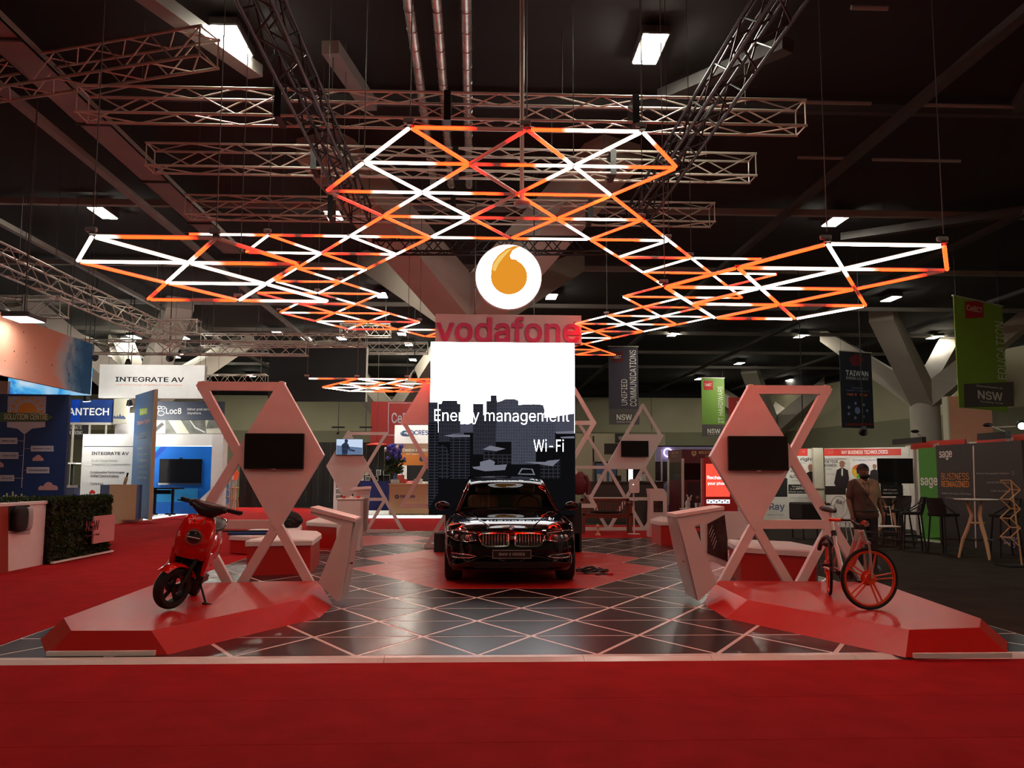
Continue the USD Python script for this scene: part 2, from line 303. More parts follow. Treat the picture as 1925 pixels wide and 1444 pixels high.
# tree columns: a round shaft with four tapering struts that spread to the roof
def tree_column(label, x, y, z, r, reach, top=CEIL - 0.1):
    t = Thing('tree_column', label, 'column', (x, y, FLOOR))
    t.add('shaft', lathe([(0.001, FLOOR), (r, FLOOR), (r, z - 0.03), (r - 0.03, z), (0.001, z)], 40, (x, y, 0)), 'concrete', smooth=40)
    for sx in (-1, 1):
        for sy in (-1, 1):
            q = np.array([x + sx * reach[0], y + sy * reach[1], top]); P = []
            for c, w, h in ((np.array([x + sx * 0.15, y + sy * 0.2, z - 0.35]), 0.44, 0.6), (q, 0.5, 0.35)):
                side = np.array([-sy * reach[1], sx * reach[0], 0.0]); side = np.array([sy * reach[1], -sx * reach[0], 0]) / math.hypot(*reach)
                for a in (-1, 1):
                    for b in (-1, 1):
                        P.append(c + side * a * w + np.array([0, 0, b * h]))
            t.add('strut', hull(P), 'concrete')
    return t
tree_column('pinkish tree column behind the round logo, struts spreading under the roof', -0.14, 22.0, 6.05, 0.60, (3.1, 4.9))
tree_column('grey tree column at the right, beside the tall green banner', 19.77, 37.65, 5.34, 0.62, (3.2, 2.95))
tree_column('far tree column behind the right display frame', 20.0, 58.0, 5.1, 0.6, (3.1, 4.9))
tree_column('tree column behind the hanging white company sign', -14.4, 38.5, 5.1, 0.6, (3.1, 4.9))
tree_column('tree column behind the dark hanging screen and the lettered sign', -4.6, 49.0, 5.1, 0.6, (3.1, 4.9))

# ------------------------------------------------------------------ trusses
def truss(label, p, q, size, bays, m='aluminium', r=0.024, rb=0.013, group=None, detail=True, plates=()):
    p, q = np.array(p, float), np.array(q, float); d = (q - p); L = np.linalg.norm(d); d /= L
    a = np.cross(d, (0, 0, 1)); a /= np.linalg.norm(a); b = np.cross(a, d); h = size / 2
    t = Thing('lighting_truss', label, 'truss', p, group=group)
    C = [(-h, -h), (h, -h), (h, h), (-h, h)]
    for u, v in C: t.add('chord', rod(p + a * u + b * v, q + a * u + b * v, r, 8), m, smooth=50)
    st = np.linspace(0.02, L - 0.02, bays + 1); loose = []
    for k in range(4):
        (u0, v0), (u1, v1) = C[k], C[(k + 1) % 4]
        for i in range(bays):
            if i % 2: (w0, w1) = ((u0, v0), (u1, v1))
            else: (w0, w1) = ((u1, v1), (u0, v0))
            s = rod(p + d * st[i] + a * w0[0] + b * w0[1], p + d * st[i + 1] + a * w1[0] + b * w1[1], rb, 5)
            if detail: t.add('brace', s, m)
            else: loose.append(s)
        for i in (0, bays):
            s = rod(p + d * st[i] + a * u0 + b * v0, p + d * st[i] + a * u1 + b * v1, rb, 5)
            if detail: t.add('end_strut', s, m)
            else: loose.append(s)
    if loose: t.add('bracing', loose, m, kind='stuff')
    for f in plates:
        c = p + d * (L * f); t.add('clamp', hull([c + d * i + a * j + b * k for i in (-0.05, 0.05) for j in (-h * 1.15, h * 1.15) for k in (-h * 1.15, h * 1.15)]), 'black_metal')
    return t
for i, (px0, px1, py, Y) in enumerate(((152, 1507, 208, 12.75), (280, 1416, 306, 15.0), (352, 1340, 396, 17.7))):
    A, B = at(px0, py, Y), at(px1, py + 2, Y); B[2] = A[2] = (A[2] + B[2]) / 2
    truss(('nearest', 'middle', 'furthest')[i] + ' of three bare aluminium trusses across the roof above the lattice', A, B, 0.40, 14, group='three cross trusses', plates=(0.27, 0.5, 0.76))
    for f in (0.08, 0.34, 0.66, 0.92):
        c = A + (B - A) * f; solo('truss_sling', 'thin steel sling holding up a cross truss', 'wire', rod(c + (0, 0, 0.2), (c[0], c[1], CEIL), 0.008, 5), 'wire', 'slings of the cross trusses')
for i, x in enumerate((-2.35, 3.25)):
    truss('black truss with cables running towards the back, ' + ('left' if i == 0 else 'right') + ' one', (x, 5.5, 6.55), (x + (0.1 if i == 0 else -0.1), 16.8, 6.55), 0.36, 20, 'black_metal', 0.025, 0.014, 'pair of black trusses')
    cb = Thing('power_cable', 'bundle of black cables along the ' + ('left' if i == 0 else 'right') + ' black truss', 'cable', (x, 6, 6.8))
    for k in range(3):
        cb.add('cable', tube([(x - 0.12 + 0.13 * k + 0.03 * math.sin(y * 1.7 + k), y, 6.78 + 0.02 * math.sin(y * 2.3 + 2 * k)) for y in np.linspace(6, 16.6, 36)], 0.016, 5), 'black_metal', smooth=60)
A, B = np.array([-11.6, 14.65, 7.45]), np.array([-3.75, 11.9, 7.45])
truss('aluminium truss slanting across the upper left corner', A, B, 0.42, 20, group=None, plates=(0.45,))
truss('aluminium truss running back over the left booths', (-9.1, 11, 5.6), (-9.1, 27.0, 5.6), 0.42, 28)
truss('long aluminium truss across above the hanging company sign', (-15, 28.2, 5.55), (-5.4, 28.2, 5.55), 0.42, 20)
truss('aluminium truss behind the slanting one at the far left edge', (-16, 20.2, 5.3), (-9.4, 20.2, 5.3), 0.42, 12)
truss('short aluminium truss left of the lattice, above the dark hanging screen', at(280, 615, 27.0), at(375, 615, 27.0), 0.4, 6)
truss('aluminium truss from the left sign to the middle, above the dark hanging screen', at(380, 640, 30.0) , at(690, 640, 30.0), 0.42, 14, detail=False)
truss('aluminium truss at the lower left of the lattice', at(640, 622, 33.0), at(735, 622, 33), 0.45, 5, detail=False)
truss('far aluminium truss left of the big screen', at(440, 655, 36.8), at(805, 655, 36.8), 0.45, 16, detail=False)
truss('low aluminium truss just above the left display frame', at(370, 716, 38), at(502, 716, 38), 0.5, 8, detail=False)
truss('black lattice truss behind the round logo', at(700, 462, 17.75), at(1240, 462, 17.75), 0.3, 24, 'black_metal', group=None)
truss('dark truss across the very top of the picture', (-6, 9.2, 7.7), (8, 9.2, 7.7), 0.4, 24, 'black_metal', detail=False)

# ================================================================== hanging light lattices
CODE = {'W': (0.24, 0.185, 0.15), 'O': (1.0, 0.0165, 0.0019), 'R': (0.30, 0.004, 0.002), 'X': (0.006, 0.0015, 0.001), 'Y': (1.0, 0.03, 0.003)}
def light_tube(T, p, q, code, r=0.019, flip=False):
    p, q = np.array(p, float), np.array(q, float); d = (q - p) / np.linalg.norm(q - p); p, q = p + d * 0.035, q - d * 0.035
    n = 6 * len(code) if len(code) > 1 else 2
    s = np.linspace(0, 1, max(n, 2) + 1); pts = p + (q - p) * s[:, None]
    ks = (np.arange(len(code)) + 0.5) / len(code); cols = np.array([CODE[c] for c in code])
    w = np.clip(s, ks[0], ks[-1]); i = np.clip(np.searchsorted(ks, w, 'right') - 1, 0, max(len(code) - 2, 0))
    if len(code) > 1:
        u = np.clip(((w - ks[i]) / (ks[i + 1] - ks[i]) - 0.5) * 2.2 + 0.5, 0, 1)[:, None]; col = cols[i] * (1 - u) + cols[i + 1] * u
    else: col = np.repeat(cols, len(s), 0)
    m = tube(pts, r, 8); c = np.vstack([np.repeat(col, 8, 0), col[:1], col[-1:]])
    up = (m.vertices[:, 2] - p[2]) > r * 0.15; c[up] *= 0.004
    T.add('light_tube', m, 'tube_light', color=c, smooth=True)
def lattice(label, org, z, bars, wires):
    T = Thing('light_lattice', label, 'light fixture', (org[0], org[1], z)); nodes = {}
    N = lambda r, k: np.array([org[0] + k, org[1] + r * ROW, z])
    for r, k, d, code in bars:
        e = {'H': (r, k + 1), 'L': (r + 1, k - 0.5), 'R': (r + 1, k + 0.5)}[d]
        light_tube(T, N(r, k), N(*e), code); nodes[(r, k)] = nodes[e] = 1
    for r, k in sorted(nodes):
        p = N(r, k); T.add('joint', lathe([(0.001, 0.016), (0.03, 0.016), (0.03, 0.028), (0.001, 0.028)], 10, p), 'black_metal')
    for r, k in wires:
        p = N(r, k); T.add('hanging_clamp', bx(p[0] - 0.06, p[0] + 0.035, p[1] - 0.02, p[1] + 0.02, z + 0.035, z + 0.075, 0.008), 'grey_plastic')
        T.add('hanging_wire', rod(p + (0, 0, 0.1), (p[0], p[1], CEIL), 0.005, 5), 'wire')
    return T
B = '''0 -1 H OOXX;0 0 H OOWWWW;0 -1 L W;0 -1 R OOOO;0 0 L RXXX;0 0 R ROOOW;0 1 L W;0 1 R WOOO;1 -1.5 H WWWWOO;1 -.5 H RXOOWW;1 .5 H WWWOOO
1 -1.5 L WOOR;1 -1.5 R W;1 -.5 L OOWW;1 -.5 R RXXX;1 .5 L WWOOR;1 .5 R W;1 1.5 L O;2 -2 H XOOWWW;2 -1 H WWWOOX;2 0 H O
2 -2 R XRRRR;2 -1 L WWOO;2 -1 R W;2 0 L XXRO;2 0 R O;2 1 L YOOO;2 1 R O;3 -1.5 H OOWWWW;3 -.5 H RRXXRO;3 .5 H OWWWO
3 -1.5 L OOWW;3 -1.5 R O;3 -.5 L W;3 -.5 R OORX;3 .5 L O;3 .5 R OWWW;3 1.5 L O;3 1.5 R OOOW
4 -4 H OWWWWO;4 -3 H ORXROWW;4 -2 H WWOOOO;4 -1 H WWOO;4 0 H OWWW;4 1 H OOOOWW;4 -3 L WWO;4 -3 R OOWW;4 -2 L WORR;4 -2 R W;4 -1 L OOOW;4 2 L W;4 1 R OOWO;4 2 R WORO
5 -3.5 H RWWWW;5 -2.5 H ORXROW;5 1.5 H ORXRO;5 2.5 H WWWO;5 -2.5 L WWOO;5 -2.5 R O;5 -1.5 L WOXO;5 1.5 R ORWW;5 2.5 L W;5 2.5 R WWOO
6 -3 H OOWWW;6 -3 L WWOO;6 -3 R OOWWO;6 -2 L WOWW;6 2 H O;6 2 R OOW;6 3 R WO;6 3 H W;6 4 L ORR
7 -3.5 H OXOOO;7 -2.5 R OOWW;7 -2.5 L OWW;7 -3.5 R W;7 2.5 L ORRO;7 3.5 R WO;8 -4 H O;8 -4 R RR;8 -3 H O;8 -2 L WOO;8 -3 R RXWW;8 2 H O;8 2 R WOOO;8 3 L WWOO;8 3 H OWWO
9 -3.5 H RXRO;9 -2.5 R OWO;9 -2.5 L OOWO;9 -3.5 L WOO;9 -3.5 R ROOO;9 2.5 L OWWO;9 2.5 R OOWW;9 2.5 H RROX;9 3.5 L ORWW
10 -4 H WWOO;10 -3 H O;10 -4 R ROR;10 -3 L ORO;10 -3 R WWO;10 -2 L WWO;10 -2 R OWRO;10 2 H OOWW;10 3 H WWWO;10 2 R W;10 3 L WOWW;10 3 R O;10 2 L WWOO;10 4 L WWO
11 -3.5 H WWOO;11 -2.5 H RRXRR;11 -3.5 R WWOR;11 -2.5 L OOW;11 -2.5 R O;11 -1.5 L WWO;11 1.5 H OOXOWW;11 2.5 H WWOO;11 1.5 R OO;11 2.5 L WOXO;11 2.5 R WWO;11 3.5 L OWWW
12 -3 H RROO;12 -2 H WWO;12 -2 R WOO;12 -1 L O;12 1 H WO;12 2 H OORXXO;12 2 L WWO;12 3 L OXRO;12 2 R O;13 -1.5 H O;13 1.5 H W;13 1.5 R O;13 2.5 L OWO
14 1 H O;14 2 R O;14 2 L O;15 1.5 H O;15 2.5 R O;15 2.5 L O;15 1.5 R O;16 2 H OXO'''
def parse(B): return [(int(a[0]), float(a[1]), a[2], a[3]) for a in (x.split() for x in B.replace('\n', ';').split(';'))]
ZL, ZW = 1.463 + 2.971, 1.463 + 1.952
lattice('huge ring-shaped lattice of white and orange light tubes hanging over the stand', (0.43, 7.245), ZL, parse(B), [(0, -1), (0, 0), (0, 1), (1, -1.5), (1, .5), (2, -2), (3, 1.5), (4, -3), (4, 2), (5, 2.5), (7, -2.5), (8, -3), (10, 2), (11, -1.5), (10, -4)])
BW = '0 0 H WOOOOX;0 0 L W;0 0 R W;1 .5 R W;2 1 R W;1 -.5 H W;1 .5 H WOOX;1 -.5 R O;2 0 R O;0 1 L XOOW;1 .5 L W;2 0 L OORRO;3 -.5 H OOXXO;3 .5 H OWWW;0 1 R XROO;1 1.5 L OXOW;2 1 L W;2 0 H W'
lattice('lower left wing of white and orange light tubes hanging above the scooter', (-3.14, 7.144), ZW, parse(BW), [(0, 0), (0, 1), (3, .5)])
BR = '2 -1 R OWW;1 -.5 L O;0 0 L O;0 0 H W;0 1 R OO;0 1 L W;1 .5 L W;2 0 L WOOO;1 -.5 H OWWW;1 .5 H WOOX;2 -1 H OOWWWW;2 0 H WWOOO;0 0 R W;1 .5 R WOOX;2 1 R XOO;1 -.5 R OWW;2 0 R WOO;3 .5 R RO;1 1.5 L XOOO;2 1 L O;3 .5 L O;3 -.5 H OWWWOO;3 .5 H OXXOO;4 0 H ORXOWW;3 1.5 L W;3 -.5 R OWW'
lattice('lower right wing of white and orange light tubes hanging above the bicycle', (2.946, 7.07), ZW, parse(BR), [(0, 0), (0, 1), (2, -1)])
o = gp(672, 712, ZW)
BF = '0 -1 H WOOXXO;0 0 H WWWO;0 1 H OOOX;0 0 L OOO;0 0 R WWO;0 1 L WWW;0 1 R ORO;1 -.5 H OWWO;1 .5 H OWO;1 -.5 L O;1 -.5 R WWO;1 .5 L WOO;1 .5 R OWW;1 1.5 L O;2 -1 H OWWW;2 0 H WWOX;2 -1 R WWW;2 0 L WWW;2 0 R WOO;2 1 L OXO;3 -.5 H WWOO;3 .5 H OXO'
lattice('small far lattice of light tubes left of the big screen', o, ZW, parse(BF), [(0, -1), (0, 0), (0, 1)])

# ================================================================== the stand floor
X0, X1, Y0, YB = -4.1, 5.15, 7.43, 24.1
FX, FY = 0.534, 7.428
sf = Thing('stand_floor', 'glossy dark stand floor of triangular tiles with pale lines between them', 'floor', (0.5, 12, 0))
sf.add('base_sheet', bx(X0, X1, Y0, YB, FLOOR, -0.002), 'white_edge')
nn = lambda r, k: (FX + k, FY + r * ROW)
red_zones = unary_union([Polygon([nn(5, -1), nn(5, 1), nn(8, 2.5), nn(9, 2), nn(10, 2.5), nn(13, 1), nn(13, -1), nn(10, -2.5), nn(9, -2), nn(8, -2.5)]),
                         Polygon([nn(11, -5), nn(14, -2), nn(17, -1.5), nn(17, -5)])])
far = {'tile_dark': [], 'tile_red': []}; nt = 0
for r in range(0, 20):
    for j in range(-12, 13):
        k = j * 0.5
        tri = [(r, k), (r + 1, k - 0.5), (r + 1, k + 0.5)] if (2 * k + r) % 2 else [(r, k - 0.5), (r, k + 0.5), (r + 1, k)]
        P = Polygon([nn(*a) for a in tri])
        in_red = red_zones.contains(P.centroid)
        g = P.buffer(-0.021 if not in_red else -0.0035, join_style=2).intersection(sbox(X0 + 0.02, Y0 + 0.005, X1 - 0.02, YB))
        if g.is_empty or g.area < 0.0004: continue
        m = slab(g, -0.002, 0.0); mt = 'tile_red' if in_red else 'tile_dark'
        if nt < 285: sf.add('floor_tile', m, mt, label='red floor tile' if in_red else None); nt += 1
        else: far[mt].append(m)
for mt, L in far.items():
    if L: sf.add('distant_tiles', L, mt, kind='stuff')
rm = Thing('red_carpet', 'red carpet strip on the stand floor under the wooden bench', 'carpet', (4.0, 23, 0)); rm.add('carpet_strip', slab([(1.9, 21.3), (5.1, 21.3), (5.1, 24.05), (1.9, 24.05)], 0.0005, 0.003), 'carpet_red')
ys = [X0 - 0.1, -0.72, 0.9, 1.95, 3.15, 5.2]
for a, b in zip(ys[:-1], ys[1:]):
    sf.add('edge_strip', hull([(a + 0.002, 7.26, FLOOR), (b - 0.002, 7.26, FLOOR), (a + 0.002, 7.265, FLOOR + 0.006), (b - 0.002, 7.265, FLOOR + 0.006), (a + 0.002, 7.34, 0.001), (b - 0.002, 7.34, 0.001), (a + 0.002, 7.43, 0.001), (b - 0.002, 7.43, 0.001), (a + 0.002, 7.43, FLOOR), (b - 0.002, 7.43, FLOOR)]), 'white_edge')

# ------------------------------------------------------------------ the two red platforms
ZP = 0.17
def platform(label, top, bot, facets, kick):
    """top, bot: outlines of the same number of corners at z = ZP and z = 0."""
    c = np.mean([p[:2] for p in top], 0); P2 = [np.array(p[:2]) for p in top]; cen = c; lines = []
    for i in range(len(top)):
        a_, b_ = P2[i], P2[(i + 1) % len(top)]; e_ = (b_ - a_) / np.linalg.norm(b_ - a_); n_ = np.array([e_[1], -e_[0]]); n_ = n_ if np.dot(n_, a_ - cen) > 0 else -n_
        o_ = np.mean([np.dot(np.array(q[:2]) - a_, n_) for q in (bot[i], bot[(i + 1) % len(top)])]); lines.append((a_ + n_ * max(o_, 0.004), e_))
    bot = []
    for i in range(len(top)):
        (p0, e0), (p1, e1) = lines[i - 1], lines[i]; s_ = np.linalg.solve(np.array([e0, -e1]).T, p1 - p0); bot.append(p0 + e0 * s_[0])
    t = Thing('display_platform', label, 'platform', (c[0], c[1], 0))
    tp = [np.array([p[0], p[1], ZP]) for p in top]; bp = [np.array([p[0], p[1], 0.001]) for p in bot]; n = len(top)
    t.add('deck', slab([p[:2] for p in tp], ZP - 0.02, ZP), 'red_laminate')
    for i in range(n):
        a, b, c_, d = tp[i], tp[(i + 1) % n], bp[(i + 1) % n], bp[i]
        nrm = np.cross(b - a, d - a); nrm = nrm / np.linalg.norm(nrm); ins = nrm * (0.02 if np.dot(nrm, np.r_[np.mean([q[:2] for q in top], 0), 0] - a) > 0 else -0.02)
        P = [a, b, c_, d] + [x + ins for x in (a, b, c_, d)]
        for q in P: q[2] = max(q[2], 0.001) if q is not a else q[2]
        t.add('side_panel', hull(P), facets[i])
    yk = min(q[1] for q in bp); fr = sorted([q for q in bp if q[1] < yk + 0.12], key=lambda q: q[0]); t.add('kick_strip', bx(*sorted(kick), yk - 0.045, yk - 0.004, 0.002, 0.04), 'white_edge')
def mirror(px): return 2 * 993 - px
tl = [gp(134, 1186, ZP), gp(284, 1185.5, ZP), gp(563, 1128, ZP), gp(603, 1099, ZP), gp(596, 1092, ZP), gp(292, 1098, ZP), gp(120, 1162, ZP)]
bl = [gp(94, 1231, 0), gp(290, 1233, 0), gp(594, 1167, 0), gp(634, 1131, 0), None, None, gp(69, 1202, 0)]
bl[4], bl[5] = tl[4].copy(), tl[5].copy() + (-0.12, 0, 0)
a, b = gp(88, 1234, 0), gp(289, 1234, 0)
platform('red faceted platform on the left carrying the scooter', tl, bl, ['red_vinyl', 'red_laminate', 'red_laminate', 'red_laminate', 'red_laminate', 'red_laminate', 'red_laminate'], (a[0], b[0]))
tr_ = [gp(1844, 1163, ZP), gp(1842, 1180, ZP), gp(1709, 1184, ZP), gp(1406, 1128, ZP), gp(1345, 1098, ZP), gp(1352, 1092, ZP), gp(1648, 1094, ZP)]
br_ = [gp(1892, 1205, 0), gp(1896, 1232, 0), gp(1708, 1234, 0), gp(1375, 1168, 0), gp(1313, 1131, 0), None, None]
br_[5], br_[6] = tr_[5].copy(), tr_[6].copy() + (0.12, 0, 0)
a, b = gp(1709, 1234, 0), gp(1893, 1234, 0)
platform('red faceted platform on the right carrying the bicycle', tr_, br_, ['red_laminate'] * 7, (a[0], b[0]))

# ------------------------------------------------------------------ triangle display frames
def frame(label, x, y, sgn, bars, panels, w=0.11, d=0.09, e=1.0):
    """Nodes (column, row) of a triangular lattice in the plane y: x = column * e, height = row * 0.866 e."""
    t = Thing('triangle_stand', label, 'display stand', (x, y, 0)); h = ROW * e
    N = lambda c, r: np.array([x + sgn * c * e, y, r * h])
    used = Polygon()
    for P in panels: used = used.union(Polygon([(N(*p)[0], N(*p)[2]) for p in P]).buffer(0.05, join_style=2, mitre_limit=1.3))
    for a, b in bars:
        p, q = N(*a), N(*b); dirn = (q - p) / np.linalg.norm(q - p); perp = np.array([-dirn[2], 0, dirn[0]])
        if p[2] == 0 and q[2] == 0: p, q = p + (0, 0, w / 2), q + (0, 0, w / 2)
        P = Polygon([(v[0], v[2]) for v in (p + perp * w / 2 - dirn * w * 0.4, q + perp * w / 2 + dirn * w * 0.4, q - perp * w / 2 + dirn * w * 0.4, p - perp * w / 2 - dirn * w * 0.4)]).intersection(sbox(-60, 0.002, 60, 50)).difference(used)
        used = used.union(P)
        t.add('bar', prism(P, y - d / 2, y + d / 2), 'white_laminate')
    for P in panels:
        g = Polygon([(N(*p)[0], N(*p)[2]) for p in P]).buffer(0.05, join_style=2, mitre_limit=1.3)
        t.add('panel', prism(g, y - d / 2 - 0.012, y + d / 2 + 0.012), 'white_laminate')
    return t
def tv(label, x0, y0, x1, y1, Y, group=None, content=None):
    a = rect(x0, y0, x1, y1, Y); t = Thing('television', label, 'television', ((a[0] + a[1]) / 2, Y, a[2]), group=group)
    t.add('casing', prism(rounded(*a, 0.012), Y, Y + 0.035), 'black_plastic')
    t.add('display', bx(a[0] + 0.012, a[1] - 0.012, Y - 0.002, Y, a[2] + 0.018, a[3] - 0.012), content or 'tv_glass')
    c = (a[0] + a[1]) / 2; t.add('badge', bx(c - 0.03, c + 0.03, Y - 0.004, Y, a[2] - 0.012, a[2] + 0.006, 0.002), 'grey_plastic')
    t.add('wall_bracket', bx(c - 0.15, c + 0.15, Y + 0.035, Y + 0.06, (a[2] + a[3]) / 2 - 0.1, (a[2] + a[3]) / 2 + 0.1), 'black_metal')
    return t, a
YFR = 11.2
bl_ = [((0, 3), (1, 3)), ((0, 3), (.5, 2)), ((.5, 2), (0, 1)), ((0, 1), (1, 1)), ((1, 1), (.5, 0)), ((1, 1), (1.5, 0)), ((0, 1), (-.5, 0)), ((0, 1), (.5, 0))]
xl = at(443, 855, YFR)[0] - 0.45
frame('tall white triangle frame with a diamond panel on the left platform', xl, YFR, 1, bl_, [[(1, 3), (1.5, 2), (1, 1), (.5, 2)]])
xr = at(1493, 860, YFR)[0] + 0.45
frame('tall white triangle frame with a diamond panel on the right platform', xr, YFR, -1, bl_, [[(1, 3), (1.5, 2), (1, 1), (.5, 2)]])
tv('black television on the diamond panel of the left platform frame', 458, 815, 572, 882, YFR - 0.12, 'blank televisions on the frames')
tv('black television on the diamond panel of the right platform frame', 1370, 820, 1481, 885, YFR - 0.12, 'blank televisions on the frames')
# back left frame with a lit television
YB2 = 23.4; x2 = at(655, 812, YB2)[0] - 0.5
frame('small white triangle frame at the back left under the lit television', x2, YB2, 1, [((.5, 3), (1.5, 3)), ((1.5, 3), (1, 2)), ((1, 2), (1.5, 1)), ((1.5, 1), (2, 0)), ((.5, 1), (1.5, 1)), ((1.5, 1), (1, 0)), ((1, 0), (2, 0)), ((.5, 1), (1, 0)), ((.5, 1), (0, 0))], [[(.5, 3), (1, 2), (.5, 1), (0, 2)]], w=0.08)
# tower frame behind the screen
YT = 18.4; xt = at(759, 785, YT)[0]
frame('tall white lattice frame standing behind the big screen', xt, YT, 1, [((0, 3), (.5, 2)), ((.5, 2), (0, 1)), ((0, 1), (1, 1)), ((1, 1), (.5, 0)), ((0, 3), (.5, 4)), ((.5, 4), (1.5, 4)), ((1.5, 4), (2.5, 4)), ((2.5, 4), (3.5, 4)), ((3.5, 4), (4, 3)), ((3, 3), (4, 3)), ((4, 3), (3.5, 2)), ((3.5, 2), (4, 1)), ((3, 1), (4, 1)), ((3.5, 2), (3, 1)), ((1, 1), (1.5, 0)), ((3, 1), (3.5, 0)), ((3, 1), (2.5, 0)), ((.5, 0), (1.5, 0)), ((2.5, 0), (3.5, 0)), ((1, 1), (3, 1)), ((1, 3), (3, 3)), ((2.5, 4), (3, 3)), ((3, 3), (3.5, 2)), ((1, 1), (.5, 2)), ((1, 3), (.5, 2)), ((1.5, 4), (1, 3))], [[(0, 3), (.5, 4), (1, 3)]], w=0.085)
# back right frame
YR = 24.3; x3 = at(1208, 756, YR)[0] - 2
frame('white triangle frame at the back right above the wooden bench', x3, YR, 1, [((2, 4), (2.5, 3)), ((2, 4), (1.5, 3)), ((.0, 2), (1, 2)), ((1, 2), (2, 2)), ((1, 2), (.5, 1)), ((1, 2), (1.5, 1)), ((2, 2), (1.5, 1)), ((2, 2), (2.5, 1)), ((.5, 1), (1.5, 1)), ((1.5, 1), (2.5, 1)), ((.5, 1), (1, 0)), ((1.5, 1), (1, 0)), ((1.5, 1), (2, 0)), ((2.5, 1), (2, 0)), ((0, 0), (1, 0)), ((1, 0), (2, 0)), ((0.2, 3.4), (1, 2)), ((.5, 1), (.2, 1.4))], [[(1.5, 3), (2.5, 3), (2, 2), (1, 2)]], w=0.085)
tv('small black television on the back right frame', 1168, 829, 1219, 859, YR - 0.12, 'blank televisions on the frames')
glow('screen_sky', (0.62, 0.74, 0.95), 0.9); glow('screen_blue', (0.20, 0.30, 0.50), 0.6); glow('screen_navy', (0.02, 0.03, 0.06), 1.0); glow('screen_pale', (0.5, 0.6, 0.75), 1.0)
t, a = tv('lit television showing a man in dark clothes by a fence', 631, 825, 683, 856, YB2 - 0.12, None, 'screen_sky')
Y = YB2 - 0.125
t.add('picture_ground', prism(Polygon([(a[0] + .02, a[2] + .02), (a[1] - .02, a[2] + .02), (a[1] - .02, a[2] + .2), (a[0] + .02, a[2] + .26)]), Y - 0.001, Y), 'screen_blue')
for k in range(4): t.add('picture_fence', bar((a[0] + .02, Y - .002, a[2] + .12 + .07 * k), (a[1] - .02, Y - .002, a[2] + .07 + .05 * k), .001, .012, (0, 1, 0)), 'screen_pale' if k % 2 else 'screen_navy')
cx = a[0] + 0.24
t.add('picture_figure', prism(unary_union([Point(cx + .03, a[3] - .06).buffer(.045), Polygon([(cx - .07, a[2] + .02), (cx + .06, a[2] + .02), (cx + .1, a[2] + .27), (cx + .05, a[3] - .1), (cx - .02, a[3] - .1), (cx - .09, a[2] + .27)]), LineString([(cx + .06, a[3] - .15), (cx + .12, a[2] + .15), (cx + .24, a[2] + .12)]).buffer(.022)]), Y - 0.005, Y - 0.003), 'screen_navy')

# ------------------------------------------------------------------ slanting white lecterns with clear acrylic
def lectern(label, foot_in, foot_out, neck, arm, Y0_, Y1_, y_extra, sgn):
    """A bent white slab: a slanting leg that carries a cantilevered top; a clear sheet stands beside it."""
    pass
def slant_stand(label, leg, top_poly, Y, depth, acr):
    """leg + top: one outline in the picture plane at distance Y, given a real thickness."""
    pts = [at(x, y, Y) for x, y in leg]; c = np.mean(pts, 0); lo = min(p[2] for p in pts)
    t = Thing('slanted_lectern', label, 'lectern', (c[0], Y, 0))
    g = Polygon([(p[0], max(p[2], 0.0)) for p in pts]); t.add('body', prism(g, Y, Y + depth), 'white_laminate')
    q = [at(x, y, Y) for x, y in top_poly]; g = Polygon([(p[0], p[2]) for p in q]); t.add('top_slab', prism(g, Y - 0.02, Y + depth + 0.25), 'white_laminate')
    a = [at(x, y, Y) for x, y in acr]; t.add('acrylic_sheet', hull([(p[0] + o, y, max(p[2], 0.003)) for p in a for o in (0, 0.012) for y in (Y + 0.03, Y + depth + 0.28)]), 'frosted_acrylic')
    m = at(*acr[0], Y) * 0.45 + at(*acr[-1], Y) * 0.55
    t.add('fixing_bolt', rod((m[0] - 0.03, Y + 0.1, m[2]), (m[0] + 0.05, Y + 0.1, m[2]), 0.012, 8), 'chrome')
    return t
slant_stand('white slanting lectern at the inner end of the left platform', [(584, 954), (648, 974), (664, 979), (640, 1128), (633, 1131), (598, 1096), (642, 988), (636, 985), (584, 967)], [(584, 953), (668, 975), (668, 982), (584, 961)], 10.15, 0.24, [(668, 978), (650, 1050), (640, 1128)])
slant_stand('white slanting lectern at the inner end of the right platform', [(1271, 969), (1360, 953), (1361, 968), (1306, 989), (1348, 1098), (1313, 1130), (1285, 1015)], [(1270, 967), (1361, 952), (1361, 958), (1270, 973)], 10.15, 0.24, [(1271, 970), (1285, 1040), (1309, 1128)])
def lectern_small(label, x0, x1, y0, y1, Y):
    a = rect(x0, y0, x1, y1, Y); t = Thing('white_counter', label, 'counter', ((a[0] + a[1]) / 2, Y, 0))
    t.add('body', bx(a[0], a[1], Y, Y + 0.45, 0.001, a[3] - 0.03, 0.006), 'white_laminate'); t.add('top', bx(a[0] - 0.02, a[1] + 0.02, Y - 0.02, Y + 0.47, a[3] - 0.03, a[3], 0.006), 'white_laminate')
    return t, a
t, a = lectern_small('white box counter behind the left slanting lectern', 632, 678, 937, 1018, 17.6)
for i, (dx, c) in enumerate(((0.06, 'red_vinyl'), (0.2, 'white_panel'), (0.33, 'red_vinyl'))):
    solo('giveaway_packet', ('red', 'pale', 'crumpled red')[i] + ' packet lying on the white box counter', 'packet', ball((a[0] + dx + 0.05, 17.75 + 0.05 * i, a[3] + 0.022), 0.022, 1, (2.0, 1.6, 1.0)), c)
t = Thing('slanted_lectern', 'white slanting lectern with clear side beside the white box counter', 'lectern', (at(680, 940, 18.2)[0], 18.2, 0))
P = [at(x, y, 18.2) for x, y in ((664, 916), (697, 914), (694, 935), (690, 1000), (668, 1014), (664, 1014))]
